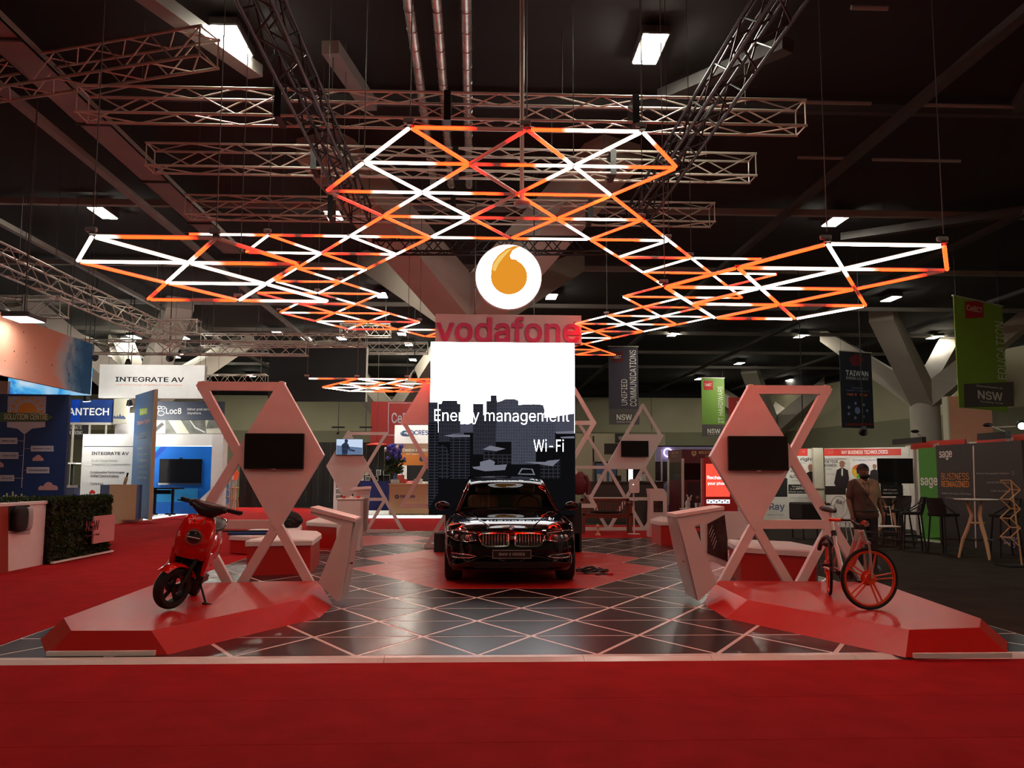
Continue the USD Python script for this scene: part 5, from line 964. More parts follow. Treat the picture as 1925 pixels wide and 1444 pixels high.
p_ = pan('hanging_sign', 'blue ink-patterned rear face seen under the pink hanging sign', 'sign', 10, 18.75, 166, 18.75, 690, 742, 0.06, 'ink_blue_lit'); hang(p_, (0.1, 0.9))
p_ = pan('booth_post', 'pink booth wall at the left edge under the hanging sign', 'booth wall', -60, 18.5, 10, 18.5, 716, 960, 0.1, 'salmon', floor=True); p_.rect('red_band', -60, 745, 10, 757, 'brick_red'); p_.rect('red_band', -60, 768, 10, 800, 'brick_red')
# ---- the blue solution wall
p_ = pan('exhibit_wall', 'dark blue exhibit wall with an orange sun emblem and cloud drawings', 'booth wall', -60, 17.5, 127, 17.6, 742, 960, 0.12, 'blue_navy', ref='b', floor=True)
q = p_.shape('emblem', [(15, 745), (87, 745), (85, 803), (60, 806), (46, 817), (33, 806), (13, 803)], 'grey_print', 1, 'grey shield emblem')
p_.blob('sun', [(51, 775, 19)], 'sun_orange', 2, flat_y=776, parent=q)
for k in range(9):
    a = math.pi * k / 8; p_.shape('sun_ray', [(51 + 23 * math.cos(a - .09), 774 - 23 * math.sin(a - .09)), (51 + 31 * math.cos(a - .07), 774 - 29 * math.sin(a - .07)), (51 + 31 * math.cos(a + .07), 774 - 29 * math.sin(a + .07)), (51 + 23 * math.cos(a + .09), 774 - 23 * math.sin(a + .09))], 'sun_orange', 2, parent=q)
q = p_.shape('ribbon', [(-2, 775), (88, 778), (101, 784), (88, 793), (-2, 793)], 'green_ribbon', 3); p_.text('SOLUTION CENTRE', 8, 778, 90, 789, 'cream_text', bold=True, parent=q, k=4)
p_.shape('stem_line', [(45.5, 818), (47, 818), (41.5, 917), (40, 917)], 'grey_print', 1)
for x0, y0, x1, y1, s in ((-30, 823, 33, 835, 'Internet of Things'), (58, 838, 101, 849, 'Smart city'), (-30, 850, 35, 863, 'Open data'), (50, 878, 93, 890, 'Data Management'), (-30, 893, 27, 905, 'Security')):
    q = p_.rect('label_box', x0, y0, x1, y1, 'grey_print'); p_.text(s, max(x0, 0) + 4, y0 + 4, x1 - 4, y1 - 3.5, 'navy_side', parent=q, k=2)
    p_.rect('connector', *((x1, (y0 + y1) / 2 - .3, 44, (y0 + y1) / 2 + .5) if x1 < 44 else (46, (y0 + y1) / 2 - .3, x0, (y0 + y1) / 2 + .5)), 'grey_print')
for c in ([(66, 864, 5), (72, 861, 6), (78, 864, 4)], [(78, 919, 6), (91, 915, 9), (102, 919, 7)], [(0, 876, 7), (-6, 872, 8)]): p_.blob('cloud', c, 'pink_print', 1, flat_y=c[0][1] + 2.5)
for k, h in enumerate((6, 10, 5, 13, 7, 4, 9, 5)): p_.rect('skyline_drawing', 6 + k * 5.5, 937 - h, 9.5 + k * 5.5, 937, 'cream_text')
# ---- white planter wall with the hedge
PA, PM, PB = gp(-40, 1087, FLOOR), gp(80, 1063, FLOOR), gp(190, 1041, FLOOR)
zt = at(60, 941, PM[1])[2]
w_ = Panel('planter_wall', 'low white planter wall with a seat niche at the left edge', 'planter', PA, PM, FLOOR + 0.002, zt, 0.08, 'white_panel')
w_.T.add('ledge', bx(-0.2, w_.L + .0, -0.03, 0.5, zt - 0.06, zt, 0.01), 'white_panel'); w_.rect('niche', 14, 950, 55, 1003, 'black_matte', 2, 'dark niche'); w_.shape('niche_seat', [(12, 998), (56, 998), (56, 1004), (12, 1004)], 'grey_text', 4)
w_.rect('side_post', -40, 946, 14, 1082, 'brick_red', 5, 'rust-red side panel'); a = w_.at(14, 950); b = w_.at(56, 1000)
for k, (x0, x1, z0, h, tilt, m, lab) in enumerate(((0.10, 0.62, 0.34, 0.40, 0.2, 'black_fabric', 'black cushion lying in the niche of the white planter wall'), (0.58, 0.80, 0.33, 0.38, -0.25, 'grey_text', 'pale grey cushion leaning at the right of the niche'))):
    t = Thing('cushion', lab, 'cushion', (w_.A[0], w_.A[1], 0), math.atan2(w_.d[1], w_.d[0]), local=True); W_ = b[0] - a[0]; x_0, x_1 = a[0] + W_ * x0, a[0] + W_ * x1
    m_ = ball(((x_0 + x_1) / 2, -0.075, b[1] + 0.03 + h * .5), 1, 3, (abs(x_1 - x_0) / 2, 0.06, h * .5)); v = m_.vertices - m_.vertices.mean(0); v = np.sign(v) * np.abs(v / np.abs(v).max(0)) ** 0.6 * np.abs(v).max(0); t.add('pad', trimesh.Trimesh(v + m_.vertices.mean(0), m_.faces, process=False), m, smooth=60)
hd_ = Panel('hedge', 'clipped green hedge along the aisle beside the white planter wall', 'hedge', PM, PB, FLOOR + 0.002, zt - 0.05, 0.45, 'brown_dark')
LOOKS['leaf'] = usdkit.material(stage, '/World/Looks/leaf', {'g': ('geometry', {}), 'r': ('rgb_ramp', {'ramp': [(0.0, lin(38, 58, 26)), (0.6, lin(66, 92, 42)), (1.0, lin(120, 145, 78))]}), 'p': ('principled_bsdf', {'roughness': 0.6}), 'tr': ('translucent_bsdf', {'color': lin(60, 90, 30)}), 'm': ('mix_closure', {'fac': 0.2})}, [('g.random_per_island', 'r.fac'), ('r.color', 'p.base_color'), ('p.BSDF', 'm.closure1'), ('tr.BSDF', 'm.closure2')], surface='m.closure')
def leaves(n, lo, hi, size, seed, shell=0.12):
    rg = np.random.default_rng(seed); c = lo + rg.random((n, 3)) * (np.array(hi) - lo); c[:, 1] = lo[1] + (rg.random(n) ** 2) * (hi[1] - lo[1])
    top = rg.random(n) < 0.3; c[top, 2] = hi[2] - (rg.random(top.sum()) ** 2) * 0.10; u = rg.normal(size=(n, 3)); u /= np.linalg.norm(u, axis=1, keepdims=True); w = np.cross(u, rg.normal(size=(n, 3))); w /= np.linalg.norm(w, axis=1, keepdims=True); L = size * (0.6 + rg.random((n, 1)) * 0.8)
    v = np.stack([c - u * L, c + w * L * .4, c + u * L, c - w * L * .4], 1).reshape(-1, 3); f = np.arange(n)[:, None] * 4 + np.array([[0, 1, 2, 0, 2, 3]]); return trimesh.Trimesh(v, f.reshape(-1, 3), process=False)
hd_.T.add('foliage', leaves(9000, (-0.02, -0.14, 0.0), (hd_.L + .05, 0.4, zt + 0.03), 0.05, 3), 'leaf', kind='stuff'); hd_.T.add('foliage', leaves(1500, (hd_.L - .02, -0.1, 0.0), (hd_.L + .12, 0.5, zt), 0.042, 4), 'leaf', kind='stuff')
hd_.T.add('base_board', bx(-0.05, hd_.L + .1, -0.2, -0.15, 0.0, 0.03), 'white_panel')
sp_ = Thing('ledge_plants', 'row of small green sprigs growing along the white planter ledge', 'plants', (w_.A[0], w_.A[1], 0), math.atan2(w_.d[1], w_.d[0]), local=True); sp_.add('sprigs', leaves(700, (0.3, 0.05, zt), (w_.L - .02, 0.4, zt + 0.07), 0.03, 9), 'leaf', kind='stuff')
_a, _b = hd_.at(150, 990)[0], hd_.at(190, 990)[0]; _o = hd_.n * 0.26
p_ = Panel('notice_board', 'pink square notice board with state lettering fixed to the hedge', 'sign', hd_.A + hd_.d * _a + _o, hd_.A + hd_.d * _b + _o, hd_.at(170, 1019)[1], hd_.at(170, 969)[1], 0.03, 'pink_print'); p_.T.add('bracket', bx(p_.L * .4, p_.L * .4 + .06, .03, .27, (p_.z0 + p_.z1) / 2 - .03, (p_.z0 + p_.z1) / 2 + .03), 'aluminium'); p_.text('NSW', 161, 979, 186, 998, 'maroon', bold=True); p_.text('Sydney First', 160, 1004, 186, 1009, 'maroon'); p_.rect('logo_dot', 172, 984, 176, 988, 'fascia_red', 2)
# ---- booth row behind the aisle on the left
p_ = pan('company_sign', 'white hanging company sign with dark capital lettering', 'sign', 182, 31.45, 381, 31.45, 685, 748, 0.25, 'white_panel'); hang(p_, (0.08, 0.4, 0.7, 0.95)); p_.text('INTEGRATE AV', 217, 709, 346, 718, 'black_matte', bold=True); p_.text('Audio Visual Design, Integration & Implementation', 217, 722, 343, 726, 'salmon')
SG = p_
spot('spotlight on the truss aimed at the left part of the white company sign', (-12.4, 28.9, 5.3), (-11.9, 31.4, 4.9), m='spot_mid'); spot('spotlight on the truss aimed at the right part of the white company sign', (-10.0, 28.9, 5.3), (-10.4, 31.4, 4.9), m='spot_mid')
glow('flood_glow', (1.0, 0.98, 0.92), 32.0); c = at(45, 602, 14.9); fl = Thing('flood_lamp', 'bright flood lamp hanging over the left part of the pink sign', 'lamp', c)
fl.add('lens', bx(c[0] - .2, c[0] + .2, c[1] - .28, c[1] + .28, c[2], c[2] + .012), 'flood_glow'); fl.add('housing', bx(c[0] - .23, c[0] + .23, c[1] - .31, c[1] + .31, c[2] + .014, c[2] + .1, .015), 'lamp_housing'); fl.add('stem', rod((c[0], c[1], c[2] + .09), (c[0], c[1], CEIL), .012, 6), 'lamp_housing')
spot('spotlight aimed at the white company booth wall', (-13.2, 30.3, 4.0), (-13.2, 31.0, 1.5)); spot('spotlight aimed at the bright blue booth wall', (-12.5, 32.2, 4.0), (-12.6, 33.0, 1.6))  # two lamps added to brighten the white and blue booth walls
p_ = pan('booth_wall', 'white company booth wall with small grey lettering left of the blue tower sign', 'booth wall', 157, 31.0, 252, 31.0, 816, 950, 0.3, 'white_panel', floor=.077)
p_.rect('header_line', 157, 839, 250, 840, 'dark_text'); p_.text('INTEGRATE AV', 172, 849.5, 242, 855.5, 'dark_text', bold=True)
for s, x1, y in (('Audio Visual Design', 221, 864), ('Integration & Implementation', 245, 871)): p_.text(s, 172, y, x1, y + 5, 'grey_text')
for s, x1, y in (('Collaboration Technologies', 234, 886), ('Unified Communications', 223, 892.5), ('Conference', 194, 907)): p_.text(s, 170, y, x1, y + 5, 'dark_text')
p_.blob('emblem', [(171, 926, 3), (176, 926, 3), (173.5, 924, 3)], 'logo_red', flat_y=928); p_.text('NSW', 168, 929, 178, 932.5, 'dark_text')
p_ = pan('tower_sign', 'slim blue tower sign with a lime tag and pale lines of lettering', 'sign', 252, 31.0, 288, 28.8, 732, 972, 0.1, 'blue_tower', ref='b', floor=.077)
q = p_.shape('tag', [(263, 769), (277, 767), (277, 778), (263, 781)], 'lime', 1, 'lime green tag'); p_.text('Future', 264, 771, 276, 777, 'cream_text', parent=q, k=2); p_.text('Solution Centre', 258, 789, 282, 797, 'pink_print', bold=True)
for s, y in (('Collaboration', 813), ('Innovation', 821), ('Research', 840), ('Apps', 852), ('Telco', 863), ('Education', 874), ('Venture', 885), ('Energy', 896)): p_.text(s, 259, y, 276, y + 4.5, 'grey_text')
p_.T.add('edge_trim', bx(p_.L - .03, p_.L + 0.01, -0.01, 0.1, 0.03, p_.z1), 'carton_tan')
a = rect(203, 911, 257, 974, 28.4); cn = Thing('reception_counter', 'beige box counter with a slate side in front of the white company booth', 'counter', ((a[0] + a[1]) / 2, 28.4, 0.08)); cn.add('front', bx(a[0], a[1], 28.4, 28.42, 0.082, a[3]), 'beige_wood'); cn.add('body', bx(a[0] - .3, a[1] - 0.01, 28.43, 28.9, 0.082, a[3] - .01), 'navy_side'); cn.add('shelf', bx(a[0] - .31, a[0], 28.44, 28.8, 0.5, 0.53), 'pink_print')
c = at(234, 911, 28.6); bt = Thing('bottle', 'brown bottle leaning on the beige box counter', 'bottle', (c[0], 28.6, a[3])); bt.add('body', tube([(c[0], 28.6, a[3]), (c[0] + .05, 28.6, a[3] + .2), (c[0] + .06, 28.6, a[3] + .24)], [.05, .05, .025], 10), 'carton_tan', smooth=50); bt.add('neck', tube([(c[0] + .06, 28.6, a[3] + .24), (c[0] + .09, 28.6, a[3] + .37)], .03, 8), 'black_plastic')
pf = Thing('booth_platform', 'raised pale booth floor under the blue booth wall at the left', 'platform', (-10, 31, FLOOR)); g = [np.array(q) for q in ((-11.1, 26.2), (-11.15, 36.3), (-19.0, 36.3), (-19.0, 28.5), (-14.0, 26.2))]
pf.add('deck', slab([q[:2] for q in g], FLOOR, 0.075), 'white_panel'); pf.add('edge_trim', bar((-11.08, 26.2, .022), (-11.09, 30.1, .022), 0.05, 0.10), 'beige_wood'); a_, b_ = (-11.10, 30.15, .025), (-11.12, 36.3, .025); pf.add('edge_light', bar(a_, b_, 0.05, 0.06), 'led_edge')
p_ = pan('booth_wall', 'bright blue booth wall with diagonal stripes under a white header', 'booth wall', 285, 33.0, 401, 33.0, 816, 955, 0.12, 'blue_bright', floor=.077)
p_.rect('header', 285, 816, 400, 838, 'white_panel', 1, 'white header'); p_.rect('header_light', 285, 838, 400, 839.5, 'led_edge', 2); p_.shape('stripe', [(303, 840), (314, 840), (287, 868), (287, 858)], 'blue_deep', 1); p_.shape('stripe', [(287, 840), (301, 840), (287, 856)], 'blue_light', 1); p_.shape('stripe', [(400, 916), (400, 927), (392, 942), (372, 942)], 'white_panel', 1); p_.rect('lower_panel', 287, 918, 372, 944, 'blue_light', 1)
t, a = tv('large television with a silver bar on the bright blue booth wall', 298, 863, 380, 911, 32.93); t.add('sound_bar', bx(a[0], a[1], 32.88, 32.93, a[2] - .01, a[2] + .06), 'chrome'); t.add('camera', bx((a[0] + a[1]) / 2 - .05, (a[0] + a[1]) / 2 + .05, 32.9, 32.96, a[3], a[3] + .05), 'black_plastic')
p_ = pan('booth_wall', 'white end wall at the right side of the bright blue booth', 'booth wall', 400, 32.6, 421, 32.6, 816, 955, 0.6, 'white_panel', floor=.077)
p_ = pan('booth_sign', 'dark slate booth sign with ring logo above the bright blue booth', 'sign', 285, 34.0, 420, 34.0, 754.5, 789, 0.1, 'slate_sign'); hang(p_, (0.1, 0.9)); p_.text('Loc8', 312, 767, 341, 778.5, 'white_text', bold=True); p_.text('Deliver great service.', 352, 767, 400, 773, 'white_text'); p_.text('Anywhere.', 352, 774.5, 379, 780, 'white_text')
for x, y, rx, ry in ((294, 771, 4.6, 2.8), (300, 766, 3.4, 2.2), (307, 767, 4, 2.4), (303, 777, 6, 4.6)):
    c = p_.at(x, y); rx, ry = rx / 1647 * 34, ry / 1647 * 34; p_.T.add('logo_ring', tube([(c[0] + rx * math.cos(a), -0.01, c[1] + ry * math.sin(a)) for a in np.arange(20) * math.pi / 10], 0.016, 5, True), 'white_text')
p_ = pan('booth_sign', 'grey photo strip under the slate booth sign', 'sign', 285, 33.9, 422, 33.9, 789.5, 816, 0.08, 'photo_grey'); p_.rect('picture_patch', 287, 790, 311, 815, 'photo_cream', 1); p_.shape('picture_device', [(287, 809), (304, 794), (309, 798), (292, 813)], 'dark_text', 2); p_.shape('picture_patch', [(316, 790), (340, 790), (356, 815), (332, 815)], 'photo_cream', 1); p_.shape('picture_curve', [(356, 790), (358, 790), (368, 803), (386, 812), (385, 814), (366, 805)], 'white_text', 2); p_.shape('picture_patch', [(386, 790), (392, 790), (387, 806), (411, 805), (408, 790), (414, 792), (418, 815), (388, 815)], 'photo_cream', 1)
tb = Thing('work_table', 'black table on castors in front of the bright blue booth wall', 'table', (at(310, 940, 31.4)[0], 31.4, 0.08)); a = rect(284, 917, 341, 960, 31.4); tb.add('tabletop', bx(a[0], a[1], 31.1, 31.7, a[3] - .05, a[3]), 'black_matte'); tb.add('rail', bx(a[0], a[1] - .35, 31.35, 31.42, a[3] - .22, a[3] - .08), 'black_metal')
for x in (a[0] + .1, a[1] - .3): tb.add('leg', bx(x, x + .07, 31.3, 31.4, .17, a[3] - .05), 'black_metal'); tb.add('foot', bx(x - .12, x + .22, 31.1, 31.17, .13, .18), 'black_metal'); tb.add('castor', rod((x + .05, 31.05, .125), (x + .05, 31.1, .125), .045, 12), 'grey_plastic')
p_ = pan('booth_sign', 'navy sign with white capitals, its left end hidden behind the sun wall', 'sign', 118, 34.5, 212, 34.5, 751, 794, 0.12, 'blue_sign'); p_.rect('seam', 150, 751, 151.5, 794, 'blue_navy', 1); p_.rect('tint', 130, 751, 150, 794, 'blue_deep', 1); p_.text('ANTECH', 128, 767, 205, 781, 'white_text', bold=True, k=2)
p_.T.add('rail', bx(-.2, p_.L + .1, 0, .1, p_.z0 - .09, p_.z0), 'aluminium')
for x in (0.2, 0.53, 0.86): p_.T.add('post', bx(p_.L * x - .03, p_.L * x + .03, 0.02, 0.08, FLOOR, p_.z0 - .09), 'aluminium')
p_ = pan('booth_sign', 'pale sign with a misty city skyline beside the navy sign', 'sign', 212, 34.3, 238, 33.7, 750, 797, 0.1, 'photo_cream'); p_.shape('skyline', [(212, 784), (215, 781), (219, 784), (221, 780), (223, 784), (226, 777), (228, 783), (232, 781), (236, 785), (236, 788), (212, 787)], 'navy_side', 1); hang(p_, (.5,))
p_ = pan('booth_wall', 'bright white panel between the navy sign and the blue tower sign', 'booth wall', 216, 35.0, 262, 35.0, 776, 900, 0.1, 'white_panel', floor=True); spot('spotlight aimed at the bright white panel beside the tower sign', (at(240, 700, 33.0)[0], 33.0, 5.6), at(238, 800, 35.0))
p_ = pan('booth_wall', 'dark panel with white capitals under the navy sign', 'booth wall', 120, 37.0, 168, 37.0, 798, 826, 0.08, 'sage_dark'); p_.text('INTEGRATE', 118, 800, 154, 807, 'white_text'); p_.text('CATERING', 126, 810, 155, 817, 'white_text'); p_.T.add('post', bx(.1, .2, .0, .06, FLOOR, p_.z0), 'aluminium'); p_.T.add('post', bx(p_.L - .2, p_.L - .1, .0, .06, FLOOR, p_.z0), 'aluminium')
ch = Thing('side_table', 'white side table with small items left of the white company booth', 'table', (at(137, 872, 33)[0], 33, FLOOR)); a = rect(122, 870, 148, 935, 33); ch.add('tabletop', bx(a[0], a[1], 32.8, 33.2, a[3] - .05, a[3]), 'white_panel'); ch.add('leg', bx((a[0] + a[1]) / 2 - .05, (a[0] + a[1]) / 2 + .05, 32.95, 33.05, FLOOR, a[3] - .05), 'black_metal'); ch.add('base', bx(a[0] + .1, a[1] - .1, 32.85, 33.15, FLOOR, 0.0), 'black_metal')
p_ = pan('display_plinth', 'dark blue plinth with a glowing edge behind the hedge', 'plinth', 120, 27.0, 146, 27.0, 913, 950, 0.4, 'navy_side', floor=.077); p_.rect('top_band', 120, 912, 146, 917, 'white_panel', 1); p_.rect('screen', 139, 930, 150, 934, 'navy_glow', 2)
# ---- stool, water bottles, vest
st_ = Thing('wooden_stool', 'wooden stool with a round seat left of the dark curtain', 'stool', (at(440, 940, 40)[0], 40, FLOOR)); c = at(440, 916, 40); st_.add('seat', lathe([(.001, -.05), (.2, -.05), (.21, -.02), (.2, 0), (.001, 0)], 20, c), 'wood_stool', smooth=40)
for a in range(4):
    q = np.array([math.cos(a * math.pi / 2 + .6), math.sin(a * math.pi / 2 + .6), 0]); st_.add('leg', rod(c + q * .12 - (0, 0, .04), np.r_[(c + q * .24)[:2], FLOOR], .025, 6), 'wood_stool')
st_.add('rung', tube([np.r_[(c + np.array([math.cos(a), math.sin(a), 0]) * .17)[:2], c[2] * .45] for a in np.arange(8) * math.pi / 4], .016, 5, True), 'wood_stool')
for k, y in enumerate((912, 926, 940)):
    c = at(424, y + 7, 38.5); t = Thing('water_bottle', ('top', 'middle', 'lowest')[k] + ' of three stacked blue water bottles beside the wooden stool', 'bottle', (c[0], 38.5, c[2])); t.add('body', lathe([(.001, 0), (.13, 0), (.14, .03), (.14, .21), (.10, .25), (.04, .26), (.001, .26)], 16, c), 'water_blue', smooth=40); t.add('cap', lathe([(.001, .262), (.10, .262), (.06, .30), (.001, .31)], 12, c), 'white_panel')
rk = Thing('bottle_rack', 'grey rack holding the stacked water bottles', 'rack', (at(424, 950, 38.5)[0], 38.7, FLOOR)); c = at(424, 950, 38.7)
for s in (-.2, .2): rk.add('upright', bx(c[0] + s - .02, c[0] + s + .02, 38.7, 38.74, FLOOR, 1.9), 'grey_plastic')
for y in (919, 933, 947): z = at(424, y, 38.5)[2]; rk.add('shelf', bx(c[0] - .2, c[0] + .2, 38.3, 38.74, z - .035, z - .004), 'grey_plastic')
c = at(438, 903, 41.0); vs = Thing('safety_vest', 'orange safety vest hanging above the wooden stool', 'vest', c); vs.add('front', hull([c + (x, y, z) for y in (0, .06) for x, z in ((-.2, 0), (.2, .02), (.24, .35), (.12, .48), (-.1, .48), (-.22, .3))]), 'vest_orange'); vs.add('stripe', bx(c[0] - .05, c[0] + .02, 40.99, 41.0, c[2] + .03, c[2] + .44), 'white_text')
vp = pan('booth_wall', 'pale panel behind the orange safety vest', 'booth wall', 425, 41.3, 448, 41.3, 871, 944, 0.08, 'grey_text', floor=True); vs.add('hook', rod(c + (0, .05, .45), c + (0, .32, .45), .012, 6), 'black_metal')
# ---- dark curtain, hanging dark screen, red show wall
cv = Thing('dark_curtain', 'long dark curtain wall behind the left frames', 'curtain', (at(590, 900, 43)[0], 43, FLOOR)); a = rect(448, 832, 745, 950, 43.0); n_ = 26
for k in range(n_): x = a[0] + (a[1] - a[0]) * k / n_; x1 = a[0] + (a[1] - a[0]) * (k + 1) / n_; cv.add('curtain_panel', bx(x + .01, x1 - .01, 43.0 + .04 * (k % 2), 43.1 + .04 * (k % 2), FLOOR + .01, a[3] + (0 if x > at(590, 0, 43)[0] else -.1)), 'black_fabric')
solo('grass_mat', 'dark green mat on the floor before the dark curtain', 'mat', slab([gp(553, 944, FLOOR)[:2], gp(642, 946, FLOOR)[:2], gp(640, 939, FLOOR)[:2], gp(565, 938, FLOOR)[:2]], FLOOR + .012, FLOOR + .03), 'leaf_green')
p_ = pan('magazine_rack', 'slim white magazine rack behind the small left frame', 'rack', 630, 38.0, 643, 38.0, 893, 941, 0.2, 'white_panel', floor=True)
for y in (898, 909, 920, 931): p_.rect('magazine', 631.5, y, 641.5, y + 8, 'photo_grey', 3)
p_ = pan('hanging_screen', 'large dark unlit screen hanging from the truss', 'screen', 502, 36.0, 686, 36.0, 650, 754, 0.15, 'black_matte'); hang(p_, (.05, .35, .65, .95)); p_.T.add('frame_edge', bx(p_.L, p_.L + .06, -.02, .15, p_.z0, p_.z1), 'aluminium')
p_ = pan('show_wall', 'dark red wall with pale show lettering behind the reception booth', 'wall', 697, 42.0, 812, 42.0, 755, 836, 0.2, 'cebit_red'); p_.T.add('post', bx(.1, .25, .02, .18, FLOOR, p_.z0), 'black_metal'); p_.T.add('post', bx(p_.L - .3, p_.L - .15, .02, .18, FLOOR, p_.z0), 'black_metal'); p_.text('CeBIT', 736, 776, 783, 796, 'grey_print', bold=True); c0, c1 = p_.at(730, 757), p_.at(793, 819)
p_.T.add('frame_line', prism(sbox(c0[0], c1[1], c1[0], c0[1]).difference(sbox(c0[0] + .03, c1[1] + .03, c1[0] - .03, c0[1] - .03)), -.01, 0), 'grey_print')
lp = Thing('red_lampshade', 'wide flat red lampshade in front of the dark curtain', 'lamp', at(709, 836, 41.0)); c = at(709, 836, 41); lp.add('shade', lathe([(.5, -.05), (.55, -.02), (.4, .04), (.1, .08), (.09, .06), (.38, .02), (.48, -.05), (.5, -.05)], 24, c), 'fascia_red', smooth=40); lp.add('cord', rod(c + (0, 0, .07), (c[0], c[1], CEIL), .01, 5), 'wire')
for k, x in enumerate((636, 688)):
    c = at(x, 804, 41.5); t = Thing('work_light', ('left', 'right')[k] + ' black twin work light hanging above the dark curtain', 'lamp', c); t.add('bar', bx(c[0] - .3, c[0] + .3, 41.46, 41.54, c[2] - .02, c[2] + .05), 'black_metal'); t.add('stem', rod(c + (0, 0, -.25), (c[0], c[1], CEIL), .02, 6), 'wire'); t.add('head', bx(c[0] - .06, c[0] + .06, 41.42, 41.5, c[2] - .32, c[2] - .22), 'black_metal')
# ---- reception booth in the middle
p_ = pan('booth_wall', 'white reception booth wall with swirl logo left of the big screen', 'booth wall', 742, 35.0, 830, 35.0, 799, 968, 0.3, 'white_panel', floor=.082)
p_.rect('poster', 745, 834, 830, 852, 'poster_brown', 1); p_.rect('poster', 745, 852, 830, 875, 'poster_orange', 1); p_.text('Crestron and Microsoft', 757, 843, 818, 849, 'white_text', k=2); p_.text('Best Together Dept', 764, 852.5, 797, 855, 'white_text', k=2); p_.text('CRESTRON', 779, 809, 834, 818, 'blue_sign', bold=True); p_.rect('wall_band', 742, 893, 760, 912, 'brick_red', 1); p_.rect('black_screen', 765, 875, 830, 905, 'black_matte', 2)
c = p_.at(766, 814); p_.T.add('logo_swirl', [tube([(c[0] + (.12 + .025 * k) * math.cos(a + k) * 1.4, -.01, c[1] + (.05 + .025 * k) * math.sin(a + k)) for a in np.linspace(0, 4.6, 16)], .014, 5) for k in range(4)], 'blue_tower'); c = p_.at(793, 863); p_.T.add('poster_badge', disc_y((c[0], -.012, c[1]), .1, .008, 20), 'slate_sign')
spot('spotlight aimed at the white reception booth wall', (at(778, 760, 33.0)[0], 33.0, 5.2), at(778, 818, 35.0))
a = rect(731, 909, 812, 963, 32.4); cn = Thing('reception_counter', 'tan reception counter with dark logo lettering left of the big screen', 'counter', ((a[0] + a[1]) / 2, 32.4, 0.08)); cn.add('front', bx(a[0], a[1], 32.4, 32.45, 0.11, a[3] - .06), 'carton_tan'); cn.add('worktop', bx(a[0] - .03, a[1] + .03, 32.36, 33.0, a[3] - .06, a[3], .01), 'carton_tan'); cn.add('body', bx(a[0] + .02, a[1] - .02, 32.46, 32.95, 0.082, a[3] - .062), 'poster_brown'); cn.add('lettering', ptxt('CRESTRON', 752, 931, 780, 936, 32.398, .01, True), 'blue_sign'); c = at(746, 934, 32.39); cn.add('logo_ring', tube([(c[0] + .055 * math.cos(q), 32.39, c[2] + .055 * math.sin(q)) for q in np.arange(14) * math.pi / 7], .02, 5, True), 'blue_sign')
pf = Thing('booth_platform', 'raised pale platform with a lit white edge under the tan reception counter', 'platform', (0, 33, FLOOR)); pf.add('deck', slab([(at(690, 967, 31.9)[0], 31.9), (2.0, 31.9), (2.0, 36.5), (-5.0, 36.5), (-5.0, 34.6)], FLOOR, .08), 'white_panel'); g = at(690, 967, 31.9); pf.add('edge_light', bx(g[0], 2.0, g[1] - .03, g[1] - .002, FLOOR, .08), 'led_edge')
c = at(743, 910, 32.6); c[2] = a[3]; vz = Thing('flower_vase', 'tall vase of purple-blue flowers on the tan reception counter', 'vase of flowers', c); vz.add('pot', bx(c[0] - .16, c[0] + .14, 32.48, 32.76, c[2], c[2] + .14, .01), 'white_panel'); vz.add('vase', lathe([(.001, .14), (.09, .14), (.07, .3), (.11, .38), (.001, .38)], 14, c), 'water_blue', smooth=40); rg = np.random.default_rng(2)
for k in range(44):
    e = c + np.array([rg.normal(.02, .17), rg.normal(0, .12), .85 + rg.random() * .55]); b_ = c + (0, 0, .3); vz.add('stem', tube([b_, (b_ + e) / 2 + (0, 0, .05), e], .012, 5), 'leaf_green'); vz.add('flower', ball(e, .06, 1, (1, 1, 1.6)), 'flower_blue' if k > 3 else 'white_text')
lf = leaves(120, (c[0] - .38, 32.4, c[2] + .35), (c[0] + .3, 32.8, c[2] + .85), .13, 7); vz.add('leaves', lf, 'leaf', kind='stuff')
for k, (x, m, s) in enumerate((('762', 'fascia_red', 0), ('770', 'logo_red', 1), ('786', 'white_text', 2))):
    q = at(float(x), 909, 32.7); q[2] = a[3]; solo('desk_item', ('orange paper cup on the tan reception counter', 'red folded leaflets on the tan reception counter', 'white brochure box on the tan reception counter')[k], ('cup', 'leaflets', 'box')[k], lathe([(.001, 0), (.05, 0), (.07, .16), (.001, .16)], 12, q) if s == 0 else hull([q + (x_, y_, z_) for x_, y_, z_ in ((-.16, -.1, 0), (.2, -.1, 0), (.2, .12, 0), (-.16, .12, 0), (-.1, 0, .09), (.16, .05, .1))]) if s == 1 else bx(q[0] - .15, q[0] + .16, q[1] - .1, q[1] + .1, q[2], q[2] + .17, .01), m)
a = rect(676, 905, 736, 944, 37.5); bt_ = Thing('cloth_table', 'table under a deep blue cloth behind the small left frame', 'table', ((a[0] + a[1]) / 2, 37.5, FLOOR)); bt_.add('cloth', hull([(x, y, z) for x, y, z in ((a[0] - .06, 37.4, FLOOR + .005), (a[1] + .06, 37.4, FLOOR + .005), (a[0] - .06, 38.3, FLOOR + .005), (a[1] + .06, 38.3, FLOOR + .005), (a[0], 37.5, a[3]), (a[1], 37.5, a[3]), (a[0], 38.2, a[3]), (a[1], 38.2, a[3]))]), 'cloth_blue')
